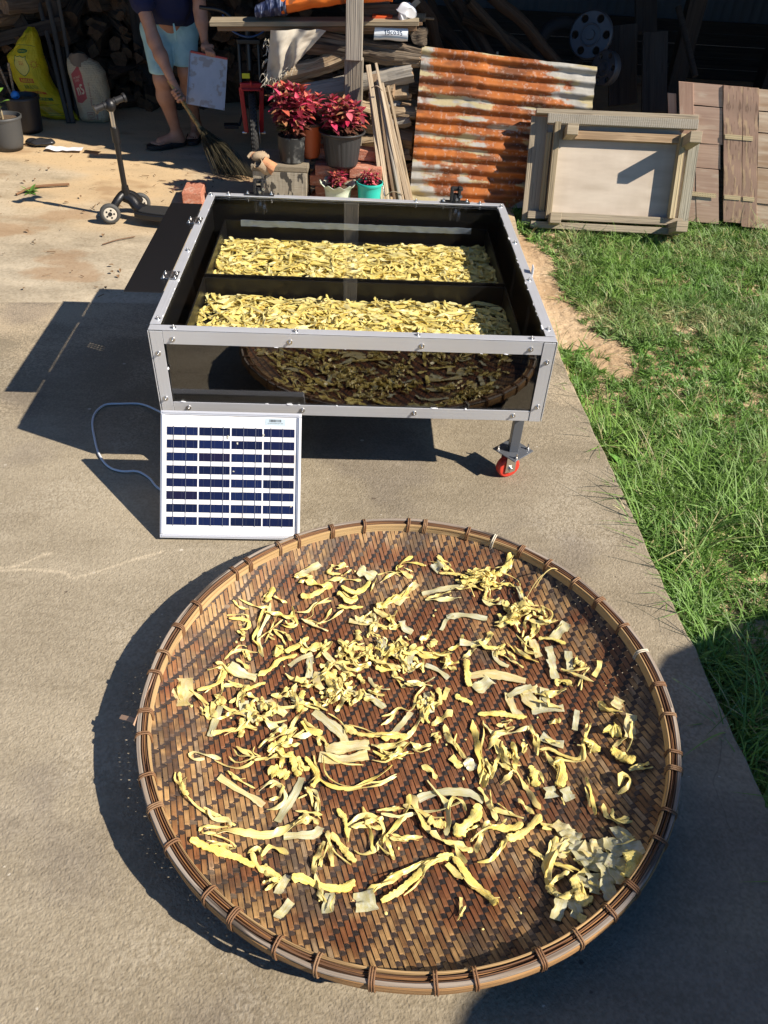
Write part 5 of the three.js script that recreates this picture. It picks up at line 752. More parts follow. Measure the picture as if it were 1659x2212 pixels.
{
  const print = canvasTex(512, 1024, (k) => {
    k.fillStyle = '#d3c213'; k.fillRect(0, 0, 512, 1024); k.fillStyle = '#c2b00c'; for (let i = 0; i < 60; i++) k.fillRect(0, i * 17, 512, 3);
    const green = '#2f6b35', red = '#b8501c'; k.textAlign = 'center'; k.lineWidth = 5;
    k.strokeStyle = green; k.beginPath(); k.moveTo(40, 200); k.quadraticCurveTo(256, 160, 470, 200); k.stroke();
    k.fillStyle = green; k.beginPath(); k.ellipse(250, 245, 92, 24, 0, 0, 7); k.fill(); k.fillStyle = '#cdbd20'; k.font = 'bold 24px sans-serif'; k.fillText('100% POLY', 250, 254);
    k.fillStyle = '#ded06a'; k.strokeStyle = green; k.lineWidth = 8; k.beginPath(); k.moveTo(165, 300); k.quadraticCurveTo(205, 322, 250, 296); k.quadraticCurveTo(295, 322, 335, 300); k.bezierCurveTo(320, 360, 385, 400, 340, 460); k.quadraticCurveTo(300, 500, 250, 520); k.quadraticCurveTo(200, 500, 160, 460); k.bezierCurveTo(115, 400, 180, 360, 165, 300); k.closePath(); k.fill(); k.stroke();
    k.strokeStyle = red; k.lineWidth = 4; for (let i = 0; i < 3; i++) { k.beginPath(); k.moveTo(225 + i * 25, 360); k.lineTo(225 + i * 25, 400); k.stroke(); k.beginPath(); k.moveTo(215, 362 + i * 18); k.lineTo(285, 362 + i * 18); k.stroke(); }
    k.beginPath(); k.arc(420, 390, 30, 0, 7); k.stroke(); for (let i = 0; i < 10; i++) { k.beginPath(); k.moveTo(420 + 32 * Math.cos(i * 0.63), 390 + 32 * Math.sin(i * 0.63)); k.lineTo(420 + 48 * Math.cos(i * 0.63), 390 + 48 * Math.sin(i * 0.63)); k.stroke(); }
    k.fillStyle = red; k.fillRect(145, 546, 215, 50); k.fillStyle = '#d8c822'; k.font = 'bold 46px serif'; k.fillText('ARHAN', 252, 588);
    k.fillStyle = green; k.font = 'bold 54px serif'; k.fillText('BRAND', 270, 660);
    k.fillStyle = red; k.fillRect(120, 690, 310, 26); k.fillStyle = '#d8c822'; k.font = 'bold 20px sans-serif'; k.fillText('QUALITY FEED FOR ALL', 275, 711);
    k.fillStyle = green; k.fillRect(110, 756, 340, 34); k.fillStyle = '#d8c822'; k.font = 'bold 26px sans-serif'; k.fillText('NET WEIGHT 50 KG', 280, 783);
    k.fillStyle = red; k.font = '20px sans-serif'; k.fillText('STORE IN A COOL DRY PLACE', 290, 826); k.fillStyle = '#cfc568'; k.fillRect(200, 860, 150, 110); k.fillStyle = red; k.fillText('FRESH', 275, 920);
    k.strokeStyle = green; k.lineWidth = 4; for (const y of [850, 950, 975]) { k.beginPath(); k.moveTo(120, y); k.lineTo(480, y - 12); k.stroke(); }
  });
  const t = thing('yellow_sack', 'tall yellow printed sack leaning by the timber at the far left', 'sack', V(-2.83, 0, -6.56));
  const g = sackGeo([[0.0, 0.02, 0.235, 0.02], [0.02, -0.07, 0.22, 0.05], [0.12, -0.16, 0.135, 0.1], [0.28, -0.21, 0.055, 0.12], [0.42, -0.23, 0.04, 0.11], [0.5, -0.14, 0.03, 0.085], [0.58, -0.06, 0.02, 0.06], [0.615, -0.03, 0.005, 0.012]], 601, 40, 60, 0.035); g.rotateX(-0.08);
  part('bag', g, std([0.8, 0.78, 0.7], 0.6, { map: print, bumpMap: T.coarse, bumpScale: 0.006 }), t);
  const rice = canvasTex(512, 512, (k) => {
    k.fillStyle = '#b9ab8c'; k.fillRect(0, 0, 512, 512); k.fillStyle = 'rgba(120,105,80,.25)'; for (let i = 0; i < 40; i++) k.fillRect(0, i * 13, 512, 4);
    k.fillStyle = '#a8504c'; k.beginPath(); k.moveTo(70, 120); k.lineTo(232, 40); k.lineTo(240, 300); k.lineTo(150, 345); k.lineTo(70, 340); k.closePath(); k.fill();
    k.save(); k.translate(158, 240); k.rotate(-0.2); k.fillStyle = '#c6b899'; k.font = 'bold 110px sans-serif'; k.textAlign = 'center'; k.fillText('nS', 0, 35); k.font = '22px sans-serif'; k.fillText('THE SMART', 5, -90); k.fillText('CHOICE', 0, -68); k.restore();
    k.save(); k.translate(300, 330); k.rotate(-1.5); k.fillStyle = '#8c5046'; k.font = 'bold 26px sans-serif'; k.fillText('valley paints co', -40, 0); k.restore();
    k.strokeStyle = '#8c5046'; k.lineWidth = 5; k.strokeRect(210, 420, 100, 60); k.strokeRect(228, 434, 62, 32); for (let i = 0; i < 3; i++) { k.beginPath(); k.moveTo(330 + i * 9, 370); k.lineTo(352 + i * 9, 480); k.stroke(); }
  });
  const r = thing('rice_sack', 'beige printed rice sack with a red panel standing behind the scooter', 'sack', V(-2.475, 0, -6.58));
  part('bag', sackGeo([[0, -0.1, 0.105, 0.06], [0.03, -0.115, 0.125, 0.09], [0.2, -0.12, 0.15, 0.1], [0.34, -0.13, 0.14, 0.095], [0.4, -0.13, 0.1, 0.075], [0.43, -0.125, 0.045, 0.05], [0.44, -0.1, 0.0, 0.01]], 611), std([1, 1, 1], 0.8, { map: rice, bumpMap: T.coarse, bumpScale: 0.006 }), r);
  part('torn_mouth', wobble(new THREE.CylinderGeometry(0.05, 0.085, 0.07, 24, 6, true), 0.05, 20, 4).translate(-0.03, 0.435, 0), std([0.2, 0.15, 0.1], 0.9), r, 'brown torn folds at the mouth');
}
{
  // leaning poles, the dark post and the timber rail
  const base = G(158, 266), tops = [[78, -10, 0.02], [98, -12, 0.022], [122, -14, 0.016]];
  const lab = ['left pale pole of three leaning between the two sacks', 'middle pole of three leaning between the two sacks', 'thin right pole of three leaning over the rice sack'];
  tops.forEach(([x, y, r], i) => { const a = i < 2 ? base.clone().add(V(-0.035 + i * 0.035, 0, 0)) : V(-2.62, 0.02, -6.6), b = Z(x, y, -6.95 + i * 0.05), e = b.clone().add(b.clone().sub(a).multiplyScalar(0.5)); single('pole', wobble(tube([a, a.clone().lerp(e, 0.5).add(V(0.008, 0, 0)), e], r * 0.85, 20, 8), 0.006, 14, i), std([0.24, 0.235, 0.23], 0.85, { map: T.grey }), lab[i], 'pole', 'poles leaning between the sacks'); });
  const dk = wood(T.dark, [1.3, 1.25, 1.2]);
  single('leaning_beam', board(V(-2.68, 0.0, -6.62), V(-3.35, 1.2, -7.05), 0.1, 0.05, V(0.3, 0, 1)), dk, 'dark square beam leaning behind the poles beside the yellow sack', 'beam');
  const f = thing('timber_rack', 'dark timber rack at the far left edge above the yellow sack', 'rack', [0, 0, 0]);
  part('rail', board(Z(-60, 100, -6.75), Z(135, 50, -6.85), 0.09, 0.06, V(0, 0, 1)), dk, f); part('leg', board(Z(118, 0, -6.9), Z(150, 262, -6.85), 0.07, 0.05, V(0, 0, 1)), dk, f);
  for (let i = 0; i < 4; i++) { const z = -6.86; single('firewood_log', splitLogPair(0.5, 0.06, 7, 640 + i, Z(-10 + i * 24, 30 - (i % 2) * 20, z)), M.brownWood, 'brown log piled on the timber rack at the top left corner', 'log', 'logs on the timber rack'); }
  function splitLogPair(len, r, s, seed, p) { const [a, b] = splitLog(len, r, s, seed, 3); return join([a, ...b]).rotateY(1.2).translate(p.x, p.y, p.z); }
  // sunlit leaves in the gap behind the sack
  const lp = thing('leafy_plant', 'green leaves lit in the gap behind the yellow sack', 'plant', [0, 0, 0]); rnd = mulberry(651); const l = [];
  for (let i = 0; i < 60; i++) { const p = Z(rr(-30, 75), rr(70, 140), -8.2 + rr(-0.3, 0.1)); l.push(leafGeo(rr(0.06, 0.12), rr(0.03, 0.06)).applyMatrix4(new THREE.Matrix4().makeRotationFromEuler(new THREE.Euler(rr(-1, 1), rr(0, 6), rr(-1, 1)))).translate(p.x, p.y, p.z)); }
  const lv = part('leaves', l, std([0.10, 0.24, 0.03], 0.6), lp); lv.userData.kind = 'stuff'; part('stem', tube([Z(30, 160, -8.3), Z(32, 110, -8.25), Z(45, 80, -8.2)], 0.008, 12, 6), std([0.1, 0.12, 0.04], 0.8), lp);
}
function leafGeo(L, W, fold = 0.25) { // a pointed leaf, folded along its midrib, base at the origin, pointing along z
  const pos = [], uv = [], idx = [], n = 5; for (let i = 0; i <= n; i++) { const t = i / n, w = (W / 2) * Math.pow(Math.sin(Math.PI * Math.pow(t, 0.75)), 0.9) + 0.0001, y = -L * 0.18 * t * t; pos.push(-w, y + w * fold, t * L, 0, y, t * L, w, y + w * fold, t * L); uv.push(0, t, 0.5, t, 1, t); if (i) { const a = (i - 1) * 3; idx.push(a, a + 3, a + 1, a + 1, a + 3, a + 4, a + 1, a + 4, a + 2, a + 2, a + 4, a + 5); } }
  const g = new THREE.BufferGeometry(); g.setAttribute('position', new THREE.Float32BufferAttribute(pos, 3)); g.setAttribute('uv', new THREE.Float32BufferAttribute(uv, 2)); g.setIndex(idx); g.computeVertexNormals(); return g;
}
const soilM = std([0.11, 0.075, 0.045], 0.95, { bumpMap: T.coarse, bumpScale: 0.01 });
{
  const p = thing('grey_flower_pot', 'grey plastic flower pot with a young plant at the left edge', 'flower pot', V(-2.815, 0, -5.75));
  part('pot', lathe([[0.0, 0.0], [0.088, 0.0], [0.095, 0.03], [0.104, 0.06], [0.115, 0.19], [0.126, 0.2], [0.127, 0.216], [0.115, 0.217], [0.108, 0.19]], 48), std([0.055, 0.057, 0.058], 0.55), p);
  part('soil', new THREE.CircleGeometry(0.11, 32).rotateX(-Math.PI / 2).translate(0, 0.192, 0), soilM, p);
  part('stem', tube([V(0, 0.19, 0), V(0.005, 0.25, 0.01), V(-0.01, 0.3, 0)], 0.009, 10, 7), std([0.32, 0.25, 0.15], 0.8), p);
  for (const [x, y, z, r] of [[-0.05, 0.31, 0.04, 0], [0.02, 0.3, 0.05, 1.4], [-0.03, 0.34, 0, 2.6], [0.0, 0.27, 0.06, 0.4]]) { const g = leafGeo(0.1, 0.085, 0.1).rotateX(-0.5).rotateY(r).translate(x, y, z); part('leaf', g, std([0.16, 0.33, 0.045], 0.55), p); }
  const b = thing('black_bucket', 'black plastic bucket with sticks and a blue rag at the far left', 'bucket', V(-2.855, 0, -6.2));
  part('bucket', lathe([[0, 0], [0.098, 0], [0.104, 0.03], [0.118, 0.215], [0.127, 0.22], [0.127, 0.24], [0.116, 0.24], [0.11, 0.2]], 48), std([0.022, 0.022, 0.024], 0.5), b);
  part('soil', new THREE.CircleGeometry(0.112, 32).rotateX(-Math.PI / 2).translate(0, 0.21, 0), soilM, b);
  part('stick', rod(V(-0.04, 0.2, 0.02), V(-0.035, 0.45, 0.0), 0.009, 7), M.split, b); part('stick', rod(V(-0.045, 0.2, 0.03), V(-0.1, 0.43, 0.02), 0.008, 7), M.split, b);
  single('blue_rag', wobble(new THREE.IcosahedronGeometry(0.032, 3).scale(1, 0.9, 0.8), 0.03, 30, 3).translate(-2.865, 0.26, -6.13), std([0.02, 0.2, 0.62], 0.6), 'bright blue rag in the black bucket', 'rag');
  single('black_bag', wobble(new THREE.SphereGeometry(1, 40, 20).scale(0.105, 0.026, 0.055), 0.035, 26, 7).translate(-2.64, 0.02, -5.86), std([0.025, 0.026, 0.03], 0.25), 'crumpled shiny black plastic bag on the ground beside the grey pot', 'bag');
  const paper = wobble(new THREE.PlaneGeometry(0.26, 0.07, 24, 8).rotateX(-Math.PI / 2).rotateY(0.12), 0.05, 18, 8); single('white_cloth', paper.translate(-2.43, 0.012, -5.77), std([0.72, 0.72, 0.76], 0.8), 'crumpled white printed cloth on the sandy ground', 'cloth');
  const dl = thing('dry_leaf', 'curled pale brown dry leaf beside the white cloth', 'leaf', V(-2.22, 0.01, -5.77)); part('blade', wobble(new THREE.PlaneGeometry(0.14, 0.07, 16, 10).rotateX(-Math.PI / 2), 0.07, 16, 11).translate(0, 0.02, 0), std([0.52, 0.38, 0.22], 0.85), dl);
}
// ---------------------------------------------------------------- kick scooter
{
  const t = thing('kick_scooter', 'black three-wheeled kick scooter standing on the sandy yard', 'scooter', V(-1.69, 0, -4.53));
  const bp = M.blackPlastic, R = 0.058;
  const bar0 = V(0.075, 0.165, -0.03), barT = V(0.09, 0.615, 0.02);
  part('steering_tube', [rod(bar0, bar0.clone().lerp(barT, 0.66), 0.0155, 16), rod(bar0.clone().lerp(barT, 0.6), bar0.clone().lerp(barT, 0.76), 0.021, 16)], bp, t);
  part('steering_post', rod(bar0.clone().lerp(barT, 0.7), barT, 0.0125, 14), M.steel, t, 'shiny upper steering post');
  part('clamp', rod(bar0.clone().lerp(barT, 0.725), bar0.clone().lerp(barT, 0.78), 0.02, 12), bp, t);
  part('handle_joint', [new THREE.SphereGeometry(0.03, 18, 12).scale(1, 1.1, 1).translate(barT.x, barT.y + 0.012, barT.z)], bp, t);
  const hd = V(0.085, 0.028, -0.055).normalize(), hc = barT.clone().add(V(0, 0.022, 0));
  for (const s of [-1, 1]) part('handle_grip', [rod(hc.clone().addScaledVector(hd, s * 0.015), hc.clone().addScaledVector(hd, s * 0.085), 0.017, 14), rod(hc.clone().addScaledVector(hd, s * 0.078), hc.clone().addScaledVector(hd, s * 0.09), 0.023, 16), rod(hc.clone().addScaledVector(hd, s * 0.03), hc.clone().addScaledVector(hd, s * 0.036), 0.021, 16)], std([0.015, 0.015, 0.016], 0.5), t);
  // two front wheels and the axle fork; the deck runs to the right
  const wheelAt = (x, z, yaw) => { const w = part('front_wheel', join([new THREE.TorusGeometry(R - 0.014, 0.0145, 14, 40)]).rotateY(yaw).translate(x, R, z), std([0.06, 0.06, 0.057], 0.7), t); part('rim', [lathe([[0.012, -0.012], [0.03, -0.011], [0.041, -0.013], [0.044, 0], [0.041, 0.013], [0.03, 0.011], [0.012, 0.012]], 36).rotateX(Math.PI / 2).rotateY(yaw).translate(x, R, z)], std([0.6, 0.55, 0.45], 0.5), w); const hs = []; for (let k = 0; k < 5; k++) { const a = k * 1.2566; hs.push(new THREE.CylinderGeometry(0.0055, 0.0055, 0.026, 8).rotateX(Math.PI / 2).translate(Math.cos(a) * 0.022, Math.sin(a) * 0.022, 0)); } part('hub', join([...hs, new THREE.CylinderGeometry(0.011, 0.011, 0.03, 16).rotateX(Math.PI / 2)]).rotateY(yaw).translate(x, R, z), M.blackMatt, w); };
  wheelAt(-0.005, 0.06, 0.32); wheelAt(0.115, -0.145, 0.32);
  const A = V(0.0, 0.075, 0.045), B2 = V(0.12, 0.075, -0.13);
  part('axle_bridge', [tube([A.clone().add(V(0.004, 0, -0.012)), V(0.035, 0.12, 0.0), V(0.06, 0.14, -0.045), V(0.095, 0.12, -0.09), B2.clone()], 0.022, 30, 12), rod(V(0.07, 0.13, -0.045), V(0.077, 0.19, -0.03), 0.028, 18, 0.019)], bp, t);
  const deck = new THREE.Shape(); deck.moveTo(0.02, 0.05); deck.bezierCurveTo(0.1, 0.075, 0.3, 0.075, 0.38, 0.05); deck.quadraticCurveTo(0.42, 0, 0.38, -0.05); deck.bezierCurveTo(0.3, -0.075, 0.1, -0.075, 0.02, -0.05); deck.closePath();
  const dg = (s, d, y) => new THREE.ExtrudeGeometry(deck, { depth: d, bevelEnabled: true, bevelSize: 0.006, bevelThickness: 0.006, bevelSegments: 2, curveSegments: 20 }).scale(s, s, 1).rotateX(-Math.PI / 2).translate(0.13, y, -0.0).rotateY(-0.1);
  part('deck', [dg(1, 0.02, 0.05), tube([V(0.06, 0.125, -0.045), V(0.1, 0.11, -0.04), V(0.135, 0.075, -0.025), V(0.18, 0.062, -0.02)], 0.032, 20, 12)], bp, t);
  part('deck_mat', dg(0.86, 0.002, 0.078).translate(0.025, 0, 0), M.rubber, t);
  part('rear_wheel', new THREE.TorusGeometry(0.036, 0.014, 12, 30).translate(0.52, 0.05, 0.045), M.rubber, t);
}
// ---------------------------------------------------------------- small bicycle seen from the front
{
  const yaw = 0.19, t = thing('kids_bicycle', 'small bicycle with a red front fork facing the camera beside the person', 'bicycle', V(-1.035, 0, -5.62), yaw), R = 0.235;
  const knob = []; for (let i = 0; i < 56; i++) for (const s of [-1.5, -0.5, 0.5, 1.5]) { const a = (i / 56) * 6.283; knob.push(new THREE.BoxGeometry(0.009, 0.006, 0.012).rotateY(0).translate(s * 0.0105, R + 0.0 - Math.abs(s) * 0.004, 0).applyMatrix4(new THREE.Matrix4().makeRotationX(a + (s % 2 === 0.5 ? 0.05 : 0)))); }
  const wheel = (z, name) => { const w = part(name, new THREE.TorusGeometry(R - 0.024, 0.0245, 14, 56).rotateY(Math.PI / 2).translate(0, R, z), M.rubber, t); part('tread', join(knob).translate(0, R, z), std([0.05, 0.05, 0.048], 0.8), w); part('rim', new THREE.TorusGeometry(R - 0.052, 0.008, 8, 48).rotateY(Math.PI / 2).translate(0, R, z), M.greySteel, w); const sp = []; for (let k = 0; k < 16; k++) { const a = k * 0.3927; sp.push(rod(V(((k % 2) - 0.5) * 0.04, R, z), V(0, R + Math.cos(a) * (R - 0.05), z + Math.sin(a) * (R - 0.05)), 0.0012, 4)); } part('spoke', sp, M.steel, w); };
  wheel(0, 'front_wheel'); wheel(-0.72, 'rear_wheel');
  part('fork', [bx(0.145, 0.05, 0.05, 0, 0.515, -0.012, 0.008), bx(0.13, 0.012, 0.06, 0, 0.5, 0.0, 0.004), board(V(-0.067, 0.51, -0.005), V(-0.05, 0.235, 0.0), 0.03, 0.02, V(0, 0, 1), 0.004), board(V(0.067, 0.51, -0.005), V(0.05, 0.235, 0.0), 0.03, 0.02, V(0, 0, 1), 0.004), bx(0.012, 0.03, 0.06, 0, 0.535, 0.0, 0.003)], M.redPaint, t);
  for (const s of [-1, 1]) part('stanchion', rod(V(s * 0.062, 0.53, -0.012), V(s * 0.062, 0.76, -0.05), 0.012, 12), M.black, t);
  part('crown', [bx(0.15, 0.028, 0.05, 0, 0.765, -0.05, 0.006), rod(V(0, 0.6, -0.05), V(0, 0.84, -0.085), 0.02, 12)], M.black, t);
  part('handlebar', tube([V(-0.29, 0.93, -0.14), V(-0.15, 0.92, -0.09), V(-0.05, 0.86, -0.07), V(0.05, 0.86, -0.07), V(0.15, 0.92, -0.09), V(0.29, 0.93, -0.14)], 0.012, 40, 10), M.black, t);
  part('cable', [tube([V(-0.15, 0.9, -0.08), V(-0.1, 0.83, 0.0), V(0.0, 0.8, 0.02), V(0.1, 0.83, 0.0), V(0.15, 0.9, -0.08)], 0.006, 30, 6)], std([0.02, 0.06, 0.16], 0.4), t);
  part('frame', [rod(V(0, 0.74, -0.09), V(0, 0.34, -0.38), 0.021, 10), rod(V(0, 0.8, -0.1), V(0, 0.62, -0.46), 0.016, 10), rod(V(0, 0.3, -0.36), V(0, 0.66, -0.48), 0.016, 10), rod(V(0.02, 0.3, -0.36), V(0.055, R, -0.72), 0.011, 8), rod(V(-0.02, 0.3, -0.36), V(-0.055, R, -0.72), 0.011, 8), rod(V(0, 0.6, -0.46), V(0.05, R, -0.72), 0.01, 8)], M.black, t);
  part('saddle', wobble(new THREE.SphereGeometry(0.07, 20, 12).scale(0.9, 0.35, 1.5).translate(0, 0.72, -0.5), 0.004, 20), M.black, t);
  part('pedal', [bx(0.1, 0.025, 0.07, -0.155, 0.2, -0.3, 0.004), rod(V(-0.1, 0.2, -0.3), V(-0.05, 0.3, -0.36), 0.009, 8)], M.blackMatt, t); part('pedal', [bx(0.1, 0.025, 0.07, 0.155, 0.4, -0.42, 0.004), rod(V(0.1, 0.4, -0.42), V(0.05, 0.3, -0.36), 0.009, 8)], M.blackMatt, t);
  part('axle_nut', [rod(V(-0.078, R, 0), V(-0.05, R, 0), 0.011, 6), rod(V(0.05, R, 0), V(0.078, R, 0), 0.011, 6)], M.steel, t);
  part('reflector', bx(0.05, 0.03, 0.008, -0.03, 0.58, 0.012, 0.002).rotateZ(0.0), std([0.6, 0.62, 0.02], 0.4), t);
  part('brake_disc', new THREE.CylinderGeometry(0.075, 0.075, 0.003, 30).rotateZ(Math.PI / 2).translate(0.037, R, 0), std([0.4, 0.42, 0.45], 0.3, { metalness: 0.8 }), t);
}
// ---------------------------------------------------------------- timber block, pots, plants and bricks by the post
{
  const k = thing('timber_block', 'short weathered timber box with a black-stained front carrying two pots', 'timber box', V(-0.755, 0, -4.99), 0.03);
  const stainTex = tex(512, 512, (u, v, c) => { const g = fbm(u * 40, v * 3, 661, 4), b = fbm(u * 7, v * 5, 665, 4); mix(c, [0.25, 0.22, 0.165], [0.42, 0.375, 0.29], clamp(g * 1.2 - 0.1, 0, 1)); mix(c, c, [0.022, 0.02, 0.018], smoothstep(fbm(u * 13, v * 3.2, 668, 4) + 0.25 * (b - 0.5) - 0.45 * Math.abs(u - 0.55), 0.47, 0.55) * 0.9); });
  part('front_board', new RoundedBoxGeometry(0.325, 0.235, 0.03, 2, 0.004).translate(0, 0.1175, 0.15), std([1, 1, 1], 0.9, { map: stainTex, bumpMap: T.grain, bumpScale: 0.003 }), k);
  for (const s of [-1, 1]) part('side_board', bx(0.03, 0.233, 0.27, s * 0.146, 0.1165, -0.002, 0.004, 'y'), wood(T.grey, [0.5, 0.45, 0.38]), k);
  part('top_board', wobble(new RoundedBoxGeometry(0.345, 0.034, 0.335, 4, 0.006).translate(0, 0.253, 0.0), 0.006, 9, 4), wood(T.grey, [0.85, 0.78, 0.64]), k);
  const g = thing('work_gloves', 'pair of dirty cream and orange work gloves lying on the timber box edge', 'gloves', V(-0.87, 0.27, -4.88));
  const gm = std([0.42, 0.32, 0.21], 0.95, { bumpMap: T.fine, bumpScale: 0.002 }), go = std([0.62, 0.3, 0.15], 0.95, { bumpMap: T.fine, bumpScale: 0.002 });
  part('palm', wobble(new THREE.SphereGeometry(1, 28, 18).scale(0.052, 0.03, 0.045).translate(0.0, 0.03, 0), 0.03, 26, 5), gm, g); part('cuff', wobble(new THREE.CylinderGeometry(0.028, 0.038, 0.08, 20, 6, true).rotateZ(1.0).translate(0.055, -0.002, 0.045), 0.014, 40, 3), go, g); part('cuff', wobble(new THREE.CylinderGeometry(0.028, 0.036, 0.08, 20, 6, true).rotateX(0.5).rotateZ(0.8).translate(0.02, -0.01, 0.05), 0.016, 40, 8), gm, g);
  for (let i = 0; i < 5; i++) part('finger', wobble(tube([V(-0.015 + i * 0.012, 0.035, -0.01), V(-0.05 + i * 0.018, 0.05, 0.01), V(-0.07 + i * 0.022, 0.03, 0.03)], 0.0095, 12, 8), 0.006, 60, i), i % 2 ? go : gm, g);
}
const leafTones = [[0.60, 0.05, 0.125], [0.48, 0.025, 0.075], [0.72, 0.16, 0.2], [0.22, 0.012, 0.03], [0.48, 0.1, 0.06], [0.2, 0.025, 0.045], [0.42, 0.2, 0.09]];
const leafMat = new THREE.MeshPhysicalMaterial({ vertexColors: true, roughness: 0.5, transmission: 0.18, thickness: 0, side: THREE.DoubleSide });
function redPlant(par, r, h, y0, stems, seed, leafL, tones = leafTones) {
  rnd = mulberry(seed); const leaves = [], st = [];
  for (let i = 0; i < stems; i++) {
    const a = i * 2.4 + rr(-0.4, 0.4), q = r * Math.sqrt((i + 0.5) / stems), top = V(Math.cos(a) * q, y0 + h * rr(0.72, 1.02) * (1 - 0.25 * (q / r)), Math.sin(a) * q), bot = V(Math.cos(a) * q * 0.35, y0 - 0.01, Math.sin(a) * q * 0.35), mid = bot.clone().lerp(top, 0.5).add(V(Math.cos(a) * 0.012, 0, Math.sin(a) * 0.012)); st.push(tube([bot, mid, top], 0.0028, 8, 5));
    const c = new THREE.CatmullRomCurve3([bot, mid, top]);
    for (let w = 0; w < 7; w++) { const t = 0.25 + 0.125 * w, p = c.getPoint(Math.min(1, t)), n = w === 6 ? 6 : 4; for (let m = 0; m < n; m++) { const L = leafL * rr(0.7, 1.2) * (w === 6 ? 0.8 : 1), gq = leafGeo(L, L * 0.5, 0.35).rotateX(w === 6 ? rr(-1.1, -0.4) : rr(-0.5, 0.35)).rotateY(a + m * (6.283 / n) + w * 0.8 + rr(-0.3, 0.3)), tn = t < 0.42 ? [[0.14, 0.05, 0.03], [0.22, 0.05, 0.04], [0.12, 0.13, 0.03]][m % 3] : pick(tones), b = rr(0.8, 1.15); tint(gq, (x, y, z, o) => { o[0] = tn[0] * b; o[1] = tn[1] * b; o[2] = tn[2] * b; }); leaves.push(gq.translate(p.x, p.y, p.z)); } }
  }
  const f = part('foliage', leaves, leafMat, par); f.userData.kind = 'stuff'; part('stems', st, std([0.16, 0.05, 0.04], 0.7), par);
}
const soilDisc = (par, r, y) => part('soil', new THREE.CircleGeometry(r, 28).rotateX(-Math.PI / 2).translate(0, y, 0), soilM, par);
{
  const a = thing('grow_bag', 'black mottled grow bag of tall crimson leaves on the timber box', 'potted plant', V(-0.685, 0.271, -4.93));
  const bagTex = tex(256, 256, (u, v, c) => { mix(c, [0.014, 0.015, 0.016], [0.16, 0.165, 0.155], smoothstep(fbm(u * 9, v * 7, 671, 5), 0.48, 0.72)); });
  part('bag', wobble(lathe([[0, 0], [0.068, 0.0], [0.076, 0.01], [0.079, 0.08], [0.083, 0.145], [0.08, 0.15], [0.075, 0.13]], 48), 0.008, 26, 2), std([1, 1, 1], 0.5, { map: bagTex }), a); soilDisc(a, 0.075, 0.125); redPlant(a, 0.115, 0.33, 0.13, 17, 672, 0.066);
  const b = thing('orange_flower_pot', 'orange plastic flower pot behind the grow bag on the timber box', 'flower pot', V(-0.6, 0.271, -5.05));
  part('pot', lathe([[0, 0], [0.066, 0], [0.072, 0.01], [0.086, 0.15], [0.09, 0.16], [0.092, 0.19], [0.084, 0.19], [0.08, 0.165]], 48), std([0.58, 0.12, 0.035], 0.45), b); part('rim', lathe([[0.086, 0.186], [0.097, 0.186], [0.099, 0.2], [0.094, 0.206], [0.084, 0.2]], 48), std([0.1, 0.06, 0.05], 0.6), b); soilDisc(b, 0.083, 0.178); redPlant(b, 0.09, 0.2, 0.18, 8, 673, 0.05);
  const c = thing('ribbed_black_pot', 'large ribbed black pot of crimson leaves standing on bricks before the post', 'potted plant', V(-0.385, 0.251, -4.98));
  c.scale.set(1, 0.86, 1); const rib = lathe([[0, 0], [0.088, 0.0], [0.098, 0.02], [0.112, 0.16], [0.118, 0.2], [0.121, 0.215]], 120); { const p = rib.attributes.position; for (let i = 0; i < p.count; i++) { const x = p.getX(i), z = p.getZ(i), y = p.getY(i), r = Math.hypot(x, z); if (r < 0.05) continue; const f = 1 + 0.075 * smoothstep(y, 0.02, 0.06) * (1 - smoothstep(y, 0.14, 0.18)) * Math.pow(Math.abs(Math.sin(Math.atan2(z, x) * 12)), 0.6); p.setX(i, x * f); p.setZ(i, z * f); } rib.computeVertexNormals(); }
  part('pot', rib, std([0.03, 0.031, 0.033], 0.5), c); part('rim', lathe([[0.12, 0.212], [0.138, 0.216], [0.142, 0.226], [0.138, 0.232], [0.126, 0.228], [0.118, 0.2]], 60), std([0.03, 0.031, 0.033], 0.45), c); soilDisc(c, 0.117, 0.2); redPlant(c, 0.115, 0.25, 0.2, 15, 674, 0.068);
  const d = thing('pale_fluted_pot', 'pale green pot with a wavy rim and a small crimson plant', 'potted plant', V(-0.4, 0.0, -4.87));
  const fl = lathe([[0, 0], [0.062, 0], [0.066, 0.012], [0.08, 0.13], [0.088, 0.158], [0.112, 0.178], [0.106, 0.18], [0.084, 0.162], [0.076, 0.14]], 120); { const p = fl.attributes.position; for (let i = 0; i < p.count; i++) { const x = p.getX(i), z = p.getZ(i), y = p.getY(i), w = smoothstep(y, 0.14, 0.18), s2 = Math.sin(Math.atan2(z, x) * 10); p.setX(i, x * (1 + 0.045 * w * s2)); p.setZ(i, z * (1 + 0.045 * w * s2)); p.setY(i, y + 0.008 * w * s2); } fl.computeVertexNormals(); }
  const paleTex = tex(256, 256, (u, v, c) => { mix(c, [0.42, 0.5, 0.37], [0.66, 0.7, 0.57], fbm(u * 12, v * 6, 681, 5)); mix(c, c, [0.3, 0.3, 0.2], smoothstep(fbm(u * 9, v * 9, 684, 4), 0.6, 0.75) * 0.5); });
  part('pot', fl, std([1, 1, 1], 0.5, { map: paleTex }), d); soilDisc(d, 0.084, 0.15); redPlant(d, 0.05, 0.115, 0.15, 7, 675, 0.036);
  const e = thing('turquoise_pot', 'turquoise ribbed bucket with a small crimson plant by the leaning splints', 'potted plant', V(-0.205, 0.0, -4.87));
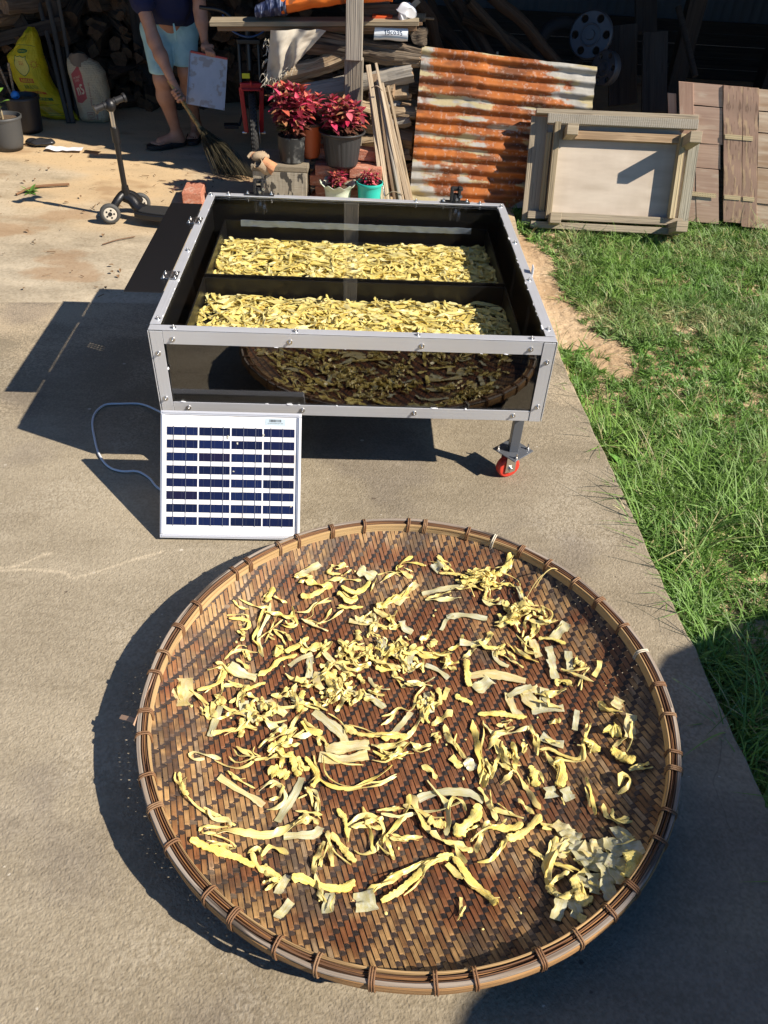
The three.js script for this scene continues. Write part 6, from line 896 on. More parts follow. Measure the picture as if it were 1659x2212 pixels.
  const tq = lathe([[0, 0], [0.058, 0], [0.062, 0.01], [0.072, 0.15], [0.074, 0.175], [0.081, 0.18], [0.083, 0.195], [0.076, 0.197], [0.07, 0.17]], 144); { const p = tq.attributes.position; for (let i = 0; i < p.count; i++) { const x = p.getX(i), z = p.getZ(i), y = p.getY(i), w = smoothstep(y, 0.01, 0.03) * (1 - smoothstep(y, 0.12, 0.135)), f = 1 + 0.014 * w * Math.sin(Math.atan2(z, x) * 36); p.setX(i, x * f); p.setZ(i, z * f); } tq.computeVertexNormals(); }
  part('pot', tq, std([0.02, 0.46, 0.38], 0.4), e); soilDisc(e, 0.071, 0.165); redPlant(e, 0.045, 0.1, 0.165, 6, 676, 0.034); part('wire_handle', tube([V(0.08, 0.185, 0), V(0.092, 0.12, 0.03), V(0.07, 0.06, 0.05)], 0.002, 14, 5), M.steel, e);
  // bricks
  const brickTex = tex(256, 128, (u, v, c) => { mix(c, [0.36, 0.12, 0.07], [0.60, 0.26, 0.165], fbm(u * 14, v * 8, 691, 5)); mix(c, c, [0.62, 0.42, 0.32], smoothstep(fbm(u * 6, v * 6, 693, 4), 0.58, 0.72) * 0.5); });
  const bm = std([1, 1, 1], 0.95, { map: brickTex, bumpMap: T.coarse, bumpScale: 0.004 });
  const brick = (x, y, z, a, l, gname) => { const w = wobble(new RoundedBoxGeometry(0.2, 0.062, 0.1, 4, 0.005), 0.005, 20, Math.round(x * 100)); const m = single('brick', w, bm, l, 'brick', gname); m.position.set(x, y, z); m.rotation.y = a; return m; };
  const gb = 'bricks stacked under the ribbed black pot', lb = 'orange brick in the stack under the ribbed black pot';
  for (let row = 0; row < 4; row++) for (const [dx, dz] of [[-0.06, 0.0], [0.15, 0.01], [-0.05, -0.11], [0.155, -0.11]]) brick(-0.42 + dx + (row % 2) * 0.03, 0.031 + row * 0.0625, -5.0 + dz, (row % 2 ? 0.06 : -0.04) + dx * 0.1, lb, gb);
  brick(-0.53, 0.29, -5.1, 0.1, 'orange brick behind the ribbed pot, left of it', undefined); brick(-0.23, 0.29, -5.1, -0.05, 'orange brick behind the ribbed pot, right of it', undefined);
  const lone = wobble(new RoundedBoxGeometry(0.105, 0.062, 0.2, 4, 0.005), 0.005, 20, 3), lm = single('brick', lone, bm, 'single orange brick lying on the yard behind the black side door', 'brick'); lm.position.set(-1.315, 0.031, -4.95); lm.rotation.y = 0.08;
  const lone2 = lm; lone2.scale.set(1.15, 1.35, 1);
}
// ---------------------------------------------------------------- pale splints tied with wire, leaning on the stack
{
  const t = thing('leaning_splints', 'bundle of pale split timber strips leaning between the pots and the rusty sheet', 'timber strips', [0, 0, 0]); rnd = mulberry(701);
  const f = V(0.2, 0.1, 1);
  for (const [x0, y0, x1, y1, w, z, m] of [[795, 140, 840, 440, 0.03, 0, M.pale], [806, 160, 858, 440, 0.042, -0.03, M.brownWood], [812, 136, 872, 440, 0.016, 0.02, M.pale], [822, 180, 884, 440, 0.036, 0, M.pale], [838, 185, 890, 438, 0.02, -0.02, M.split], [800, 200, 826, 438, 0.022, 0.025, M.pale], [816, 172, 866, 440, 0.02, 0.03, M.greyWood]]) part('strip', board(Z(x0, y0, -5.16 + z * 0.4), Z(x1, y1, -4.95 + z), w, 0.014, f, 0.003), m, t);
  const tie = std([0.3, 0.24, 0.17], 0.8); part('wire_tie', tube([Z(802, 190, -5.09), Z(815, 186, -5.07), Z(826, 196, -5.09)], 0.003, 14, 5), tie, t); part('wire_tie', [tube([Z(832, 424, -4.93), Z(848, 414, -4.92), Z(872, 420, -4.93)], 0.003, 14, 5)], std([0.3, 0.24, 0.17], 0.8), t);
}
// ---------------------------------------------------------------- litter on the yard
{
  rnd = mulberry(711); const l = [];
  for (let i = 0; i < 150; i++) { const x = rr(-3.2, -0.9), z = rr(-5.9, -3.5), q = rnd(); if (q < 0.5) l.push(leafGeo(rr(0.012, 0.04), rr(0.008, 0.02), 0.5).rotateX(rr(-0.3, 0.3)).rotateY(rr(0, 6.28)).translate(x, 0.008, z)); else l.push(rod(V(x, 0.004, z), V(x + rr(-0.05, 0.05), 0.006, z + rr(-0.03, 0.03)), rr(0.001, 0.0025), 5)); }
  stuff('litter', join(l), std([0.20, 0.12, 0.06], 0.9), 'small dry leaves and twigs scattered over the sandy yard', 'litter');
  single('dry_branch', [tube([G(75, 403, 0.01), G(110, 400, 0.012), G(150, 398, 0.01)], 0.008, 16, 6), tube([G(75, 403, 0.01), G(60, 408, 0.015), G(35, 420, 0.006)], 0.007, 12, 6)], std([0.19, 0.10, 0.05], 0.9), 'short brown dry branch on the yard left of the scooter', 'branch');
  const w = thing('small_weed', 'small green weed growing in the yard left of the scooter', 'weed', G(66, 415)); const lv = []; for (let i = 0; i < 16; i++) lv.push(leafGeo(rr(0.03, 0.07), rr(0.012, 0.025)).rotateX(rr(-0.8, -0.1)).rotateY(i * 2.4)); part('leaves', lv, std([0.09, 0.2, 0.03], 0.6), w);
  single('twig', tube([G(512, 545, 0.004), G(540, 535, 0.006), G(575, 528, 0.004)].map((p) => p.add(V(-0.75, 0, 0))), 0.003, 12, 5), std([0.16, 0.09, 0.05], 0.9), 'thin twig on the yard left of the black side door', 'twig');
}
// ---------------------------------------------------------------- person sweeping, in the shade
function fieldMesh(bones, lo, hi, N, smooth, extra) {
  const mc = new MarchingCubes(N, new THREE.MeshBasicMaterial(), false, false, 400000), d = hi.clone().sub(lo), f = mc.field; mc.isolation = 0;
  const B = bones.map(([a, b, ra, rb]) => ({ a, e: b.clone().sub(a), ra, rb, l2: Math.max(1e-9, b.distanceToSquared(a)) }));
  for (let z = 0, i = 0; z < N; z++) for (let y = 0; y < N; y++) for (let x = 0; x < N; x++, i++) {
    const px = lo.x + (x / N) * d.x, py = lo.y + (y / N) * d.y, pz = lo.z + (z / N) * d.z; let m = 1;
    for (const q of B) { const ux = px - q.a.x, uy = py - q.a.y, uz = pz - q.a.z, t = clamp((ux * q.e.x + uy * q.e.y + uz * q.e.z) / q.l2, 0, 1), s = Math.hypot(ux - t * q.e.x, uy - t * q.e.y, uz - t * q.e.z) - lerp(q.ra, q.rb, t); if (s > m + smooth) continue; const h = Math.max(smooth - Math.abs(m - s), 0) / smooth; m = Math.min(m, s) - h * h * smooth * 0.25; }
    f[i] = -(extra ? extra(px, py, pz, m) : m);
  }
  mc.update();
  const n = mc.count, P = new Float32Array(n * 3); for (let i = 0; i < n; i++) for (let k = 0; k < 3; k++) { const v = mc.positionArray[i * 3 + k]; P[i * 3 + k] = lo.getComponent(k) + ((v + 1) / 2) * d.getComponent(k); }
  let g = new THREE.BufferGeometry(); g.setAttribute('position', new THREE.BufferAttribute(P, 3)); g = mergeVertices(g, 1e-5); g.computeVertexNormals();
  const p = g.attributes.position, uv = new Float32Array(p.count * 2); for (let i = 0; i < p.count; i++) { uv[i * 2] = p.getX(i) + p.getZ(i) * 0.5; uv[i * 2 + 1] = p.getY(i); } g.setAttribute('uv', new THREE.BufferAttribute(uv, 2)); return g;
}
const W2 = (cx, cy, z) => Z((480 + cx / 3.456) / 1.82278, cy / 3.456 / 1.82278, z);   // places read off a close view of the person
{
  const t = thing('person', 'person in navy shirt, pale blue shorts and black slides bending to sweep', 'person', [0, 0, 0]);
  const lerpV = (a, b, q) => a.clone().lerp(b, q);
  // joints; R is the arm and leg on the left of the picture
  const ankR = W2(640, 1850, -6.0), kneeR = W2(545, 1080, -5.93), hipR = W2(470, 420, -6.12), ankL = W2(975, 1790, -6.17), kneeL = W2(880, 990, -6.06), hipL = W2(830, 400, -6.16);
  const shR = V(-1.835, 1.16, -5.93), elR = W2(440, 560, -5.80), wrR = W2(690, 1115, -5.72), shL = V(-1.41, 1.17, -5.98), elL = W2(1065, 150, -5.98), wrL = W2(1125, 560, -5.93);
  const pel = lerpV(hipR, hipL, 0.5), chest = V(-1.625, 1.14, -5.95), waist = V(-1.63, 0.9, -6.05), neck = V(-1.615, 1.26, -5.87), head = V(-1.60, 1.40, -5.78);
  const legs = [[hipR, kneeR, 0.083, 0.056], [kneeR, lerpV(kneeR, ankR, 0.3).add(V(0.006, 0, -0.012)), 0.053, 0.058], [lerpV(kneeR, ankR, 0.3).add(V(0.006, 0, -0.012)), ankR, 0.057, 0.032], [hipL, kneeL, 0.083, 0.056], [kneeL, lerpV(kneeL, ankL, 0.3).add(V(0, 0, -0.012)), 0.053, 0.058], [lerpV(kneeL, ankL, 0.3).add(V(0, 0, -0.012)), ankL, 0.057, 0.032]];
  const foot = (ank, toe, heel) => { const b = [[ank, V(heel.x, 0.045, heel.z), 0.03, 0.032], [ank, V(lerp(heel.x, toe.x, 0.7), 0.045, lerp(heel.z, toe.z, 0.7)), 0.03, 0.022], [V(heel.x, 0.043, heel.z), V(lerp(heel.x, toe.x, 0.7), 0.042, lerp(heel.z, toe.z, 0.7)), 0.03, 0.026]]; return b; };
  const toeR = W2(410, 2010, -5.88).setY(0), heelR = W2(730, 1935, -6.03).setY(0), toeL = G((480 + 960 / 3.456) / 1.82278, 1960 / 3.456 / 1.82278), heelL = toeL.clone().add(V(0.0, 0, -0.2)); toeR.copy(G((480 + 420 / 3.456) / 1.82278, 2030 / 3.456 / 1.82278)); heelR.copy(toeR).add(V(0.175, 0, -0.12));
  ankR.set(heelR.x - 0.01, 0.085, heelR.z + 0.015); ankL.set(heelL.x, 0.085, heelL.z + 0.02); legs[2][1] = ankR; legs[5][1] = ankL;
  const toes = (toe, heel) => { const d = toe.clone().sub(heel).normalize(), s = V(d.z, 0, -d.x), o = []; for (let i = 0; i < 5; i++) { const q = (i - 2) * 0.0155, L = [0.0, -0.004, -0.01, -0.018, -0.03][i], a = toe.clone().addScaledVector(d, -0.05 + L).addScaledVector(s, q * 0.9).setY(0.04), b = toe.clone().addScaledVector(d, -0.012 + L).addScaledVector(s, q).setY(0.034); o.push([a, b, 0.011, i === 0 ? 0.0115 : 0.0085]); } return o; };
  const skinBones = [...legs, ...foot(ankR, toeR, heelR), ...foot(ankL, toeL, heelL), [hipR, hipL, 0.085, 0.085], [pel, waist, 0.095, 0.105], [waist, chest, 0.12, 0.135], [chest, shR.clone().lerp(chest, 0.25), 0.115, 0.07], [chest, shL.clone().lerp(chest, 0.25), 0.115, 0.07], [chest, neck, 0.1, 0.055], [neck, head, 0.052, 0.05],
    [shR, elR, 0.052, 0.041], [elR, lerpV(elR, wrR, 0.35), 0.041, 0.041], [lerpV(elR, wrR, 0.35), wrR, 0.041, 0.025], [shL, elL, 0.052, 0.04], [elL, lerpV(elL, wrL, 0.35), 0.04, 0.039], [lerpV(elL, wrL, 0.35), wrL, 0.039, 0.025]];
  const body = fieldMesh(skinBones, V(-2.1, 0.0, -6.5), V(-1.15, 1.5, -5.5), 128, 0.03);
  const toesG = join([fieldMesh(toes(toeR, heelR), toeR.clone().add(V(-0.09, 0.0, -0.11)), toeR.clone().add(V(0.11, 0.1, 0.07)), 56, 0.006), fieldMesh(toes(toeL, heelL), toeL.clone().add(V(-0.1, 0, -0.13)), toeL.clone().add(V(0.1, 0.1, 0.05)), 56, 0.006)]);
  // the broom axis, and a hand closed round it
  const bTop = W2(700, 1190, -5.70), bLow = W2(1075, 1765, -5.60), ax = bLow.clone().sub(bTop).normalize();
  const hc = W2(770, 1290, -5.69), side = V(-0.75, -0.35, 0.55).addScaledVector(ax, 0).normalize(), u = side.clone().addScaledVector(ax, -side.dot(ax)).normalize(), v = ax.clone().cross(u).normalize();
  const around = (s, a, r) => bTop.clone().addScaledVector(ax, s).addScaledVector(u, Math.cos(a) * r).addScaledVector(v, Math.sin(a) * r);
  const s0 = hc.clone().sub(bTop).dot(ax), hand = [];
  const palmA = around(s0 - 0.03, 2.2, 0.03), palmB = around(s0 + 0.035, 2.2, 0.03); hand.push([palmA, palmB, 0.017, 0.015], [wrR, palmA, 0.024, 0.017], [wrR, palmB, 0.023, 0.016], [wrR, lerpV(palmA, palmB, 0.5), 0.025, 0.019]);
  for (let i = 0; i < 4; i++) { const s = s0 - 0.033 + i * 0.0215, r = 0.0255, L = [0.95, 1.05, 1, 0.85][i]; let a = 2.0, p = around(s, a, r + 0.006); for (let k = 0; k < 4; k++) { a -= 0.95 * L; const q = around(s + 0.002 * k, a, r - 0.001 * k); hand.push([p, q, 0.0098 - k * 0.0007, 0.0093 - k * 0.0007]); p = q; } }
  { let a = 2.6, p = around(s0 + 0.02, a, 0.032); for (let k = 0; k < 3; k++) { a += 0.8; const q = around(s0 + 0.035 + k * 0.008, a, 0.027); hand.push([p, q, 0.0115 - k * 0.001, 0.0105 - k * 0.001]); p = q; } }
  const c0 = around(s0, 0, 0), handR = fieldMesh(hand, c0.clone().add(V(-0.11, -0.1, -0.1)), c0.clone().add(V(0.1, 0.13, 0.1)), 80, 0.008);
  // the other hand hangs over the red edge of the dustpan
  const hl = [], pc = W2(1160, 640, -5.90); hl.push([wrL, pc, 0.024, 0.02], [pc.clone().add(V(-0.02, 0, 0.01)), pc.clone().add(V(0.028, 0, -0.008)), 0.02, 0.018]);
  for (let i = 0; i < 4; i++) { const a = W2(1130 + i * 30, 650 + i * 8, -5.885), b = W2(1150 + i * 34, 700 + i * 10, -5.862), c = W2(1160 + i * 34, 745 + i * 8 - (i === 3 ? 10 : 0), -5.866); hl.push([a, b, 0.0098, 0.0088], [b, c, 0.0088, 0.0078]); }
  { const a = W2(1110, 610, -5.9), b = W2(1105, 680, -5.925), c = W2(1125, 735, -5.93); hl.push([a, b, 0.0125, 0.0105], [b, c, 0.0105, 0.009]); }
  const handL = fieldMesh(hl, pc.clone().add(V(-0.1, -0.1, -0.1)), pc.clone().add(V(0.12, 0.13, 0.09)), 80, 0.008);
  // head: skull, jaw, nose, ears
  const fwd = V(0.12, -0.62, 0.78).normalize(), rt = V(1, 0, -0.12).normalize(), upv = rt.clone().cross(fwd).multiplyScalar(-1).normalize(); if (upv.y < 0) upv.multiplyScalar(-1);
  const H = (x, y, z) => head.clone().addScaledVector(rt, x).addScaledVector(upv, y).addScaledVector(fwd, z);
  const skull = [[H(0, 0.03, -0.02), H(0, 0.035, 0.02), 0.078, 0.074], [H(0, -0.04, 0.04), H(0, -0.055, 0.06), 0.052, 0.042], [H(0, 0.02, 0.085), H(0, -0.015, 0.105), 0.01, 0.014], [H(-0.074, 0.01, -0.01), H(-0.076, -0.02, -0.008), 0.014, 0.01], [H(0.074, 0.01, -0.01), H(0.076, -0.02, -0.008), 0.014, 0.01], [H(-0.02, -0.048, 0.092), H(0.02, -0.048, 0.092), 0.009, 0.009], [H(-0.05, 0.032, 0.068), H(0.05, 0.032, 0.068), 0.012, 0.012], [neck, head, 0.052, 0.05]];
  const headG = fieldMesh(skull, head.clone().add(V(-0.15, -0.17, -0.15)), head.clone().add(V(0.15, 0.16, 0.16)), 90, 0.02);
  const skinTex = tex(256, 256, (uu, vv, c) => { mix(c, [0.36, 0.17, 0.10], [0.47, 0.26, 0.175], fbm(uu * 14, vv * 14, 731, 4, 14, 14)); }, { rep: [2, 2] });
  part('body', [body, toesG, handR, handL, headG], std([1, 1, 1], 0.6, { map: skinTex }), t);
  for (const s of [-1, 1]) { const e = part('eye', new THREE.SphereGeometry(0.011, 12, 8).translate(...H(s * 0.031, 0.016, 0.074).toArray()), M.white, t); part('pupil', new THREE.SphereGeometry(0.005, 10, 6).translate(...H(s * 0.031, 0.014, 0.082).toArray()), M.black, e); }
  part('hair', fieldMesh([[H(0, 0.055, -0.035), H(0, 0.06, 0.01), 0.08, 0.072], [H(0, 0.02, -0.06), H(0, -0.03, -0.06), 0.06, 0.035]], head.clone().add(V(-0.16, -0.16, -0.18)), head.clone().add(V(0.16, 0.2, 0.16)), 60, 0.03), M.blackMatt, t);
  // shorts: hips and two tapered legs, creased; shirt with sleeves
  const crease = (k, s) => (x, y, z, m) => m + k * (fbm(x * 11 + y * 5, y * 9 + z * 8, s, 3) - 0.5);
  const hemR = lerpV(hipR, kneeR, 0.86), hemL = lerpV(hipL, kneeL, 0.86), pelU = pel.clone().add(V(0, 0.15, 0.02));
  const shortsBones = [[hipR, hemR, 0.104, 0.083], [hipL, hemL, 0.104, 0.083], [hipR, hipL, 0.108, 0.108], [hipR.clone().add(V(0.01, 0.12, 0.01)), hipL.clone().add(V(-0.01, 0.12, 0.01)), 0.105, 0.105], [hipR.clone().add(V(0.02, 0.2, 0.03)), hipL.clone().add(V(-0.02, 0.2, 0.03)), 0.11, 0.11]];
  const cutHem = (x, y, z, m) => { const left = Math.abs(x - hemR.x) < Math.abs(x - hemL.x) ? hemR : hemL; return Math.max(crease(0.022, 741)(x, y, z, m), left.y + 0.0 - y + (left === hemR ? 0.0 : 0.01)); };
  const shortsG = fieldMesh(shortsBones, V(-2.0, 0.3, -6.4), V(-1.25, 1.05, -5.7), 100, 0.02, cutHem);
  const clothTex = tex(256, 256, (uu, vv, c) => { mix(c, [0.30, 0.52, 0.53], [0.44, 0.66, 0.65], fbm(uu * 10, vv * 10, 745, 4, 10, 10)); }, { rep: [3, 3] });
  const shorts = part('shorts', shortsG, std([1, 1, 1], 0.9, { map: clothTex, bumpMap: T.fine, bumpScale: 0.001 }), t);
  part('drawstring', [tube([W2(700, 320, -5.955), W2(715, 440, -5.945), W2(745, 570, -5.945)], 0.004, 16, 6), tube([W2(705, 320, -5.955), W2(730, 430, -5.94), W2(735, 520, -5.945)], 0.004, 16, 6)], std([0.4, 0.66, 0.64], 0.8), shorts);
  const shirtBones = [[pelU, waist, 0.142, 0.135], [waist, chest, 0.14, 0.155], [chest, shR, 0.135, 0.075], [chest, shL, 0.135, 0.075], [shR, lerpV(shR, elR, 0.55), 0.072, 0.075], [shL, lerpV(shL, elL, 0.5), 0.072, 0.07], [chest, neck, 0.12, 0.062], [hipR.clone().add(V(0.02, 0.18, 0.02)), hipL.clone().add(V(-0.02, 0.18, 0.02)), 0.124, 0.124], [hipR.clone().add(V(0.02, 0.1, 0.02)), hipL.clone().add(V(-0.02, 0.1, 0.02)), 0.118, 0.118]];
  const hem = W2(560, 300, -6.0).y; part('shirt', fieldMesh(shirtBones, V(-2.1, 0.6, -6.45), V(-1.15, 1.45, -5.55), 100, 0.03, (x, y, z, m) => Math.max(crease(0.02, 751)(x, y, z, m), hem - 0.025 + 0.012 * Math.sin(x * 14) - y)), std([0.011, 0.015, 0.055], 0.95), t);
  // slides
  for (const [toe, heel] of [[toeR, heelR], [toeL, heelL]]) {
    const d = toe.clone().sub(heel).normalize(), yaw = Math.atan2(d.x, d.z), sh = new THREE.Shape(); sh.moveTo(0, -0.04); sh.bezierCurveTo(0.04, -0.04, 0.042, 0.05, 0.044, 0.12); sh.bezierCurveTo(0.055, 0.19, 0.05, 0.245, 0, 0.25); sh.bezierCurveTo(-0.05, 0.245, -0.052, 0.19, -0.044, 0.12); sh.bezierCurveTo(-0.042, 0.05, -0.04, -0.04, 0, -0.04);
    const m = part('slide', new THREE.ExtrudeGeometry(sh, { depth: 0.018, bevelEnabled: true, bevelSize: 0.004, bevelThickness: 0.004, bevelSegments: 2, curveSegments: 16 }).rotateX(Math.PI / 2).scale(1, 1, 1).translate(0, 0.026, 0).rotateY(yaw).translate(heel.x, 0, heel.z), M.blackMatt, t);
    const band = new THREE.CylinderGeometry(0.056, 0.058, 0.095, 24, 4, true, -Math.PI / 2 - 0.1, Math.PI + 0.2).rotateX(Math.PI / 2).scale(0.98, 0.95, 1).rotateZ(Math.PI); part('strap', band.rotateZ(Math.PI).rotateX(0.18).translate(0, 0.03, 0.125).rotateY(yaw).translate(heel.x, 0, heel.z), std([0.014, 0.014, 0.015], 0.65), m);
  }
  // broom
  const br = thing('broom', 'broom with a bamboo handle and dark grass bristles held by the person', 'broom', [0, 0, 0]); rnd = mulberry(761);
  part('handle', [rod(bTop.clone().addScaledVector(ax, -0.05), bLow, 0.0125, 12, 0.0135), ...[0.12, 0.24, 0.36].map((s) => rod(bTop.clone().addScaledVector(ax, s), bTop.clone().addScaledVector(ax, s + 0.006), 0.0165, 12))], wood(T.pale, [1, 0.82, 0.42]), br);
  const tipA = G(468, 376), tipB = G(545, 391), bl = [];
  for (let i = 0; i < 170; i++) { const q = rnd(), e = tipA.clone().lerp(tipB, q).add(V(rr(-0.03, 0.03), 0.005 + rnd() * 0.03, rr(-0.06, 0.06))), a = bLow.clone().add(V(rr(-0.012, 0.012), rr(-0.01, 0.02), rr(-0.012, 0.012))), m = a.clone().lerp(e, 0.5).add(V(-0.02 + q * 0.05, 0.03, 0.01)); bl.push(tube([a, m, e], rr(0.001, 0.002), 7, 4)); }
  const brist = part('bristles', bl, std([0.05, 0.042, 0.02], 0.9), br); brist.userData.kind = 'stuff';
  part('binding', rod(bLow.clone().addScaledVector(ax, -0.02), bLow.clone().addScaledVector(ax, 0.06), 0.018, 12, 0.024), std([0.26, 0.19, 0.08], 0.8), br);
  // dustpan
  const panTex = tex(512, 512, (uu, vv, c) => { mix(c, [0.38, 0.43, 0.50], [0.46, 0.51, 0.58], fbm(uu * 6, vv * 6, 771, 4)); const s = smoothstep(fbm(uu * 7 + 1, vv * 10, 774, 5), 0.56, 0.7); mix(c, c, [0.27, 0.22, 0.17], s * 0.6); });
  const pan = thing('dustpan', 'pale blue-grey sheet dustpan with a red top edge held by the person', 'dustpan', [0, 0, 0]), q4 = [[935, 700], [1440, 800], [1400, 1505], [890, 1415]].map(([x, y], i) => W2(x, y, i < 2 ? -5.88 : -5.8));
  const sheet = new THREE.BoxGeometry(1, 1, 0.006, 12, 12, 1), sp = sheet.attributes.position, pn = q4[1].clone().sub(q4[0]).cross(q4[3].clone().sub(q4[0])).normalize().multiplyScalar(-1);
  for (let i = 0; i < sp.count; i++) { const uu = sp.getX(i) + 0.5, vv = 0.5 - sp.getY(i), a = q4[0].clone().lerp(q4[1], uu).lerp(q4[3].clone().lerp(q4[2], uu), vv).addScaledVector(pn, sp.getZ(i) + 0.012 * Math.sin(uu * 2.5) * vv); sp.setXYZ(i, a.x, a.y, a.z); } sheet.computeVertexNormals();
  part('sheet', sheet, std([1, 1, 1], 0.5, { map: panTex }), pan); part('side_lip', beam(q4[0], q4[3], 0.03, 0.004), std([0.36, 0.4, 0.46], 0.5), pan); part('red_edge', beam(q4[0].clone().addScaledVector(pn, 0.002), q4[1].clone().addScaledVector(pn, 0.002), 0.02, 0.012, 0.003), std([0.42, 0.06, 0.05], 0.5), pan);
}
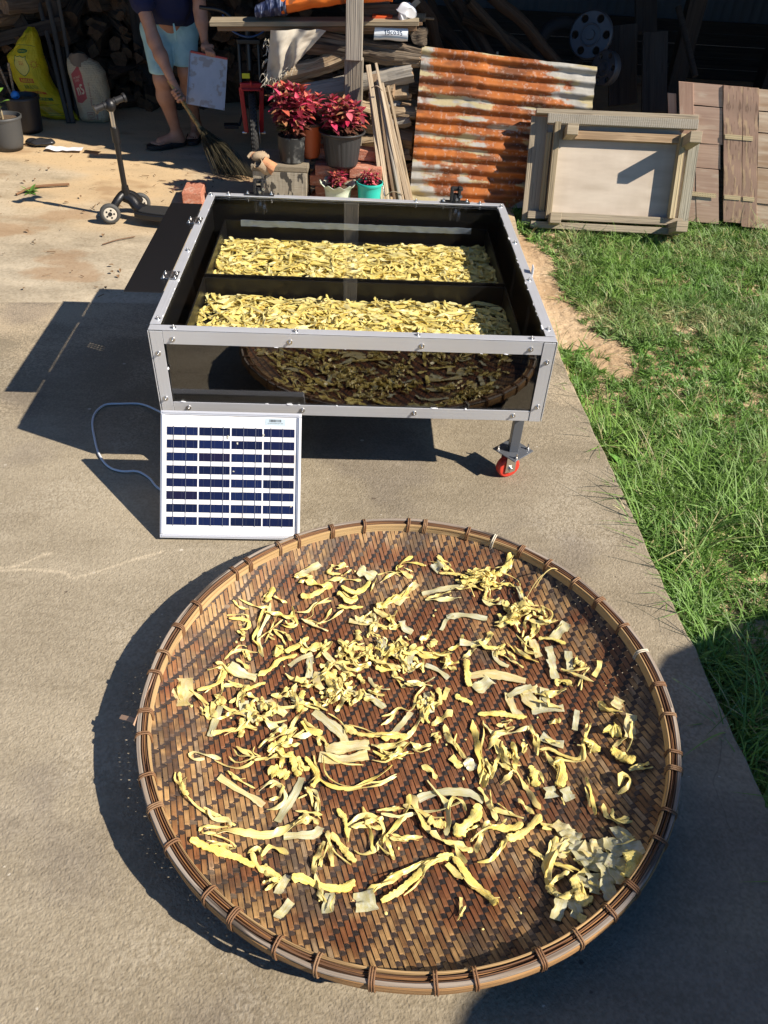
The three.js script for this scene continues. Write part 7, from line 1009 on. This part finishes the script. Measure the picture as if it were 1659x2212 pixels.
// ---------------------------------------------------------------- grass
{
  rnd = mulberry(801);
  const inside = (x, z, poly) => { let c = false; for (let i = 0, j = poly.length - 1; i < poly.length; j = i++) { const [ax, az] = poly[i], [bx2, bz] = poly[j]; if (az > z !== bz > z && x < ((bx2 - ax) * (z - az)) / (bz - az) + ax) c = !c; } return c; };
  const bare = [[1060, 470], [1112, 474], [1160, 512], [1216, 540], [1226, 600], [1256, 650], [1276, 690], [1340, 700], [1388, 742], [1356, 782], [1290, 772], [1258, 740], [1215, 724], [1190, 735], [1130, 640]].map(([x, y]) => { const p = G(x, y); return [p.x, p.z]; });
  const clump = (n, h, w, lean, seg, seed) => {
    const r = mulberry(seed), pos = [], idx = [], nor = [];
    for (let b = 0; b < n; b++) { const a = r() * 6.283, ox = (r() - 0.5) * 0.05, oz = (r() - 0.5) * 0.05, H = h * (0.55 + 0.7 * r()), W = w * (0.7 + 0.6 * r()), le = lean * (0.4 + 1.2 * r()), dx = Math.cos(a), dz = Math.sin(a), tw = (r() - 0.5) * 1.2, base = pos.length / 3;
      for (let i = 0; i <= seg; i++) { const t = i / seg, out = H * le * t * t, y = H * t * (1 - 0.35 * le * t), ww = (W / 2) * (i === seg ? 0.05 : 1 - 0.55 * t), sx = -Math.sin(a + tw * t), sz = Math.cos(a + tw * t), cx = ox + dx * out, cz = oz + dz * out; pos.push(cx - sx * ww, y, cz - sz * ww, cx + sx * ww, y, cz + sz * ww); if (i) { const k = base + (i - 1) * 2; idx.push(k, k + 1, k + 2, k + 1, k + 3, k + 2); } } }
    const g = new THREE.BufferGeometry(); g.setAttribute('position', new THREE.Float32BufferAttribute(pos, 3)); g.setIndex(idx); g.computeVertexNormals(); return g;
  };
  const gm = () => new THREE.MeshPhysicalMaterial({ color: 0xffffff, roughness: 0.58, transmission: 0.3, thickness: 0, side: THREE.DoubleSide });
  const kinds = [[clump(16, 0.06, 0.005, 1.0, 4, 1), 0.5], [clump(14, 0.095, 0.005, 1.1, 5, 2), 0.3], [clump(11, 0.045, 0.0125, 1.0, 3, 3), 0.5], [clump(9, 0.14, 0.0055, 1.2, 6, 4), 0.1]];
  const lists = kinds.map(() => []);
  const M4 = new THREE.Matrix4(), Q = new THREE.Quaternion(), E = new THREE.Euler();
  const place = (k, x, z, s, tint2) => { const d = Math.hypot(x, z); E.set(rr(-0.55, 0.55), rr(0, 6.283), rr(-0.55, 0.55)); Q.setFromEuler(E); M4.compose(V(x, groundY(x, z) - 0.004, z), Q, V(s, s * rr(0.8, 1.2), s)); lists[k].push([M4.clone(), tint2]); };
  let n = 0;
  for (let i = 0; i < 90000 && n < 30000; i++) {
    const z = -0.4 - Math.pow(rnd(), 0.85) * 5.0, x0 = edgeX(z), x = x0 + 0.012 + Math.pow(rnd(), 0.9) * 2.7;
    if (z < -5.25 + 0.05 * x) continue;
    const wob = 0.05 * (fbm(x * 9, z * 9, 811, 3) - 0.5) * 2, patchy = fbm(x * 2.4, z * 2.4, 812, 3);
    if (inside(x + wob, z + wob * 0.7, bare) && rnd() < 0.985) continue;
    if (x < x0 + 0.05 && z < -3.3 && rnd() < 0.6) continue;
    if (patchy < 0.4 && rnd() < 0.7) continue; const mid = smoothstep(fbm(x * 1.6 + 4, z * 1.6, 819, 2), 0.42, 0.6) * smoothstep(x - x0, 0.12, 0.4);
    const far = Math.max(mid * 0.9, smoothstep(-z, 2.2, 3.4)), k = rnd() < far * 0.62 ? 2 : rnd() < 0.22 + 0.35 * smoothstep(fbm(x * 1.7, z * 1.7, 815, 2), 0.45, 0.65) * (1 - far) ? (rnd() < 0.4 ? 3 : 1) : 0;
    const dry = rnd() < 0.06 + 0.2 * mid, yel = fbm(x * 3, z * 3, 817, 3), b = rr(0.6, 1.3);
    place(k, x, z, rr(0.75, 1.25) * (x < x0 + 0.08 ? 1.05 : 1) * (1 - 0.25 * far), dry ? [0.42 * b, 0.38 * b, 0.17 * b] : (() => { const pale = mid * (rnd() < 0.5 ? 0.9 : 0.35), o = [0, 0, 0]; mix(o, [lerp(0.10, 0.2, yel), lerp(0.25, 0.35, yel), lerp(0.03, 0.05, yel)], [0.33, 0.39, 0.17], pale * 0.8); return o.map((q) => q * b); })()); n++;
  }
  kinds.forEach(([g], k) => {
    const im = new THREE.InstancedMesh(g, gm(), lists[k].length); lists[k].forEach(([m, c], i) => { im.setMatrixAt(i, m); im.setColorAt(i, lin(...c)); });
    im.name = numbered('grass'); im.userData = { kind: 'stuff', category: 'grass', label: ['short fine green grass of the lawn right of the slab', 'longer arching grass blades among the lawn along the slab', 'low broad-bladed grass covering the back of the lawn', 'tall loose grass tufts standing above the near lawn'][k] }; shadows(im); scene.add(im);
  });
  // a few broad-leaved weeds and the long blades that lean over the slab
  const leaves = (n, L, s) => { const r = []; for (let i = 0; i < n; i++) r.push(leafGeo(L * rr(0.6, 1.1), L * rr(0.3, 0.5), 0.2).rotateX(rr(-0.9, -0.2)).rotateY(i * 2.4 + s)); return r; };
  for (const [x, y, l] of [[1362, 1040, 'broad-leaved weed at the slab edge level with the red caster'], [1340, 985, 'smaller broad-leaved weed at the slab edge by the long grass'], [1500, 1385, 'broad-leaved weed at the slab edge where the shade begins']]) { const p = G(x + 8, y), t = thing('broadleaf_weed', l, 'weed', V(p.x + 0.03, groundY(p.x + 0.03, p.z), p.z)); part('leaves', leaves(10, 0.11, x), std([0.12, 0.28, 0.045], 0.5), t); part('stem', tube([V(0, 0, 0), V(0.005, 0.03, 0), V(0, 0.06, 0.01)], 0.003, 8, 5), std([0.12, 0.2, 0.05], 0.6), t); }
  const long = []; for (let i = 0; i < 26; i++) { const z = -0.9 - rnd() * 2.6, x = edgeX(z) + rr(0.01, 0.05), L = rr(0.09, 0.17), d = rr(-0.9, 0.6), y = groundY(x, z); long.push(ribbon([V(x, y, z), V(x + 0.02 * d, y + L * 0.55, z + rr(-0.02, 0.02)), V(x + L * 0.3 * d, y + L * 0.9, z + rr(-0.05, 0.05)), V(x + L * 0.65 * d, y + L * 0.95, z + rr(-0.08, 0.08))], (t) => 0.0035 * (1 - t * 0.9), () => 0.0005, { seg: 8, up: V(0.3, 1, 0.2), seed: i })); }
  stuff('grass_blades', join(long), std([0.10, 0.21, 0.035], 0.5), 'long single grass blades standing along the edge of the slab', 'grass');
}
renderer.render(scene, camera);
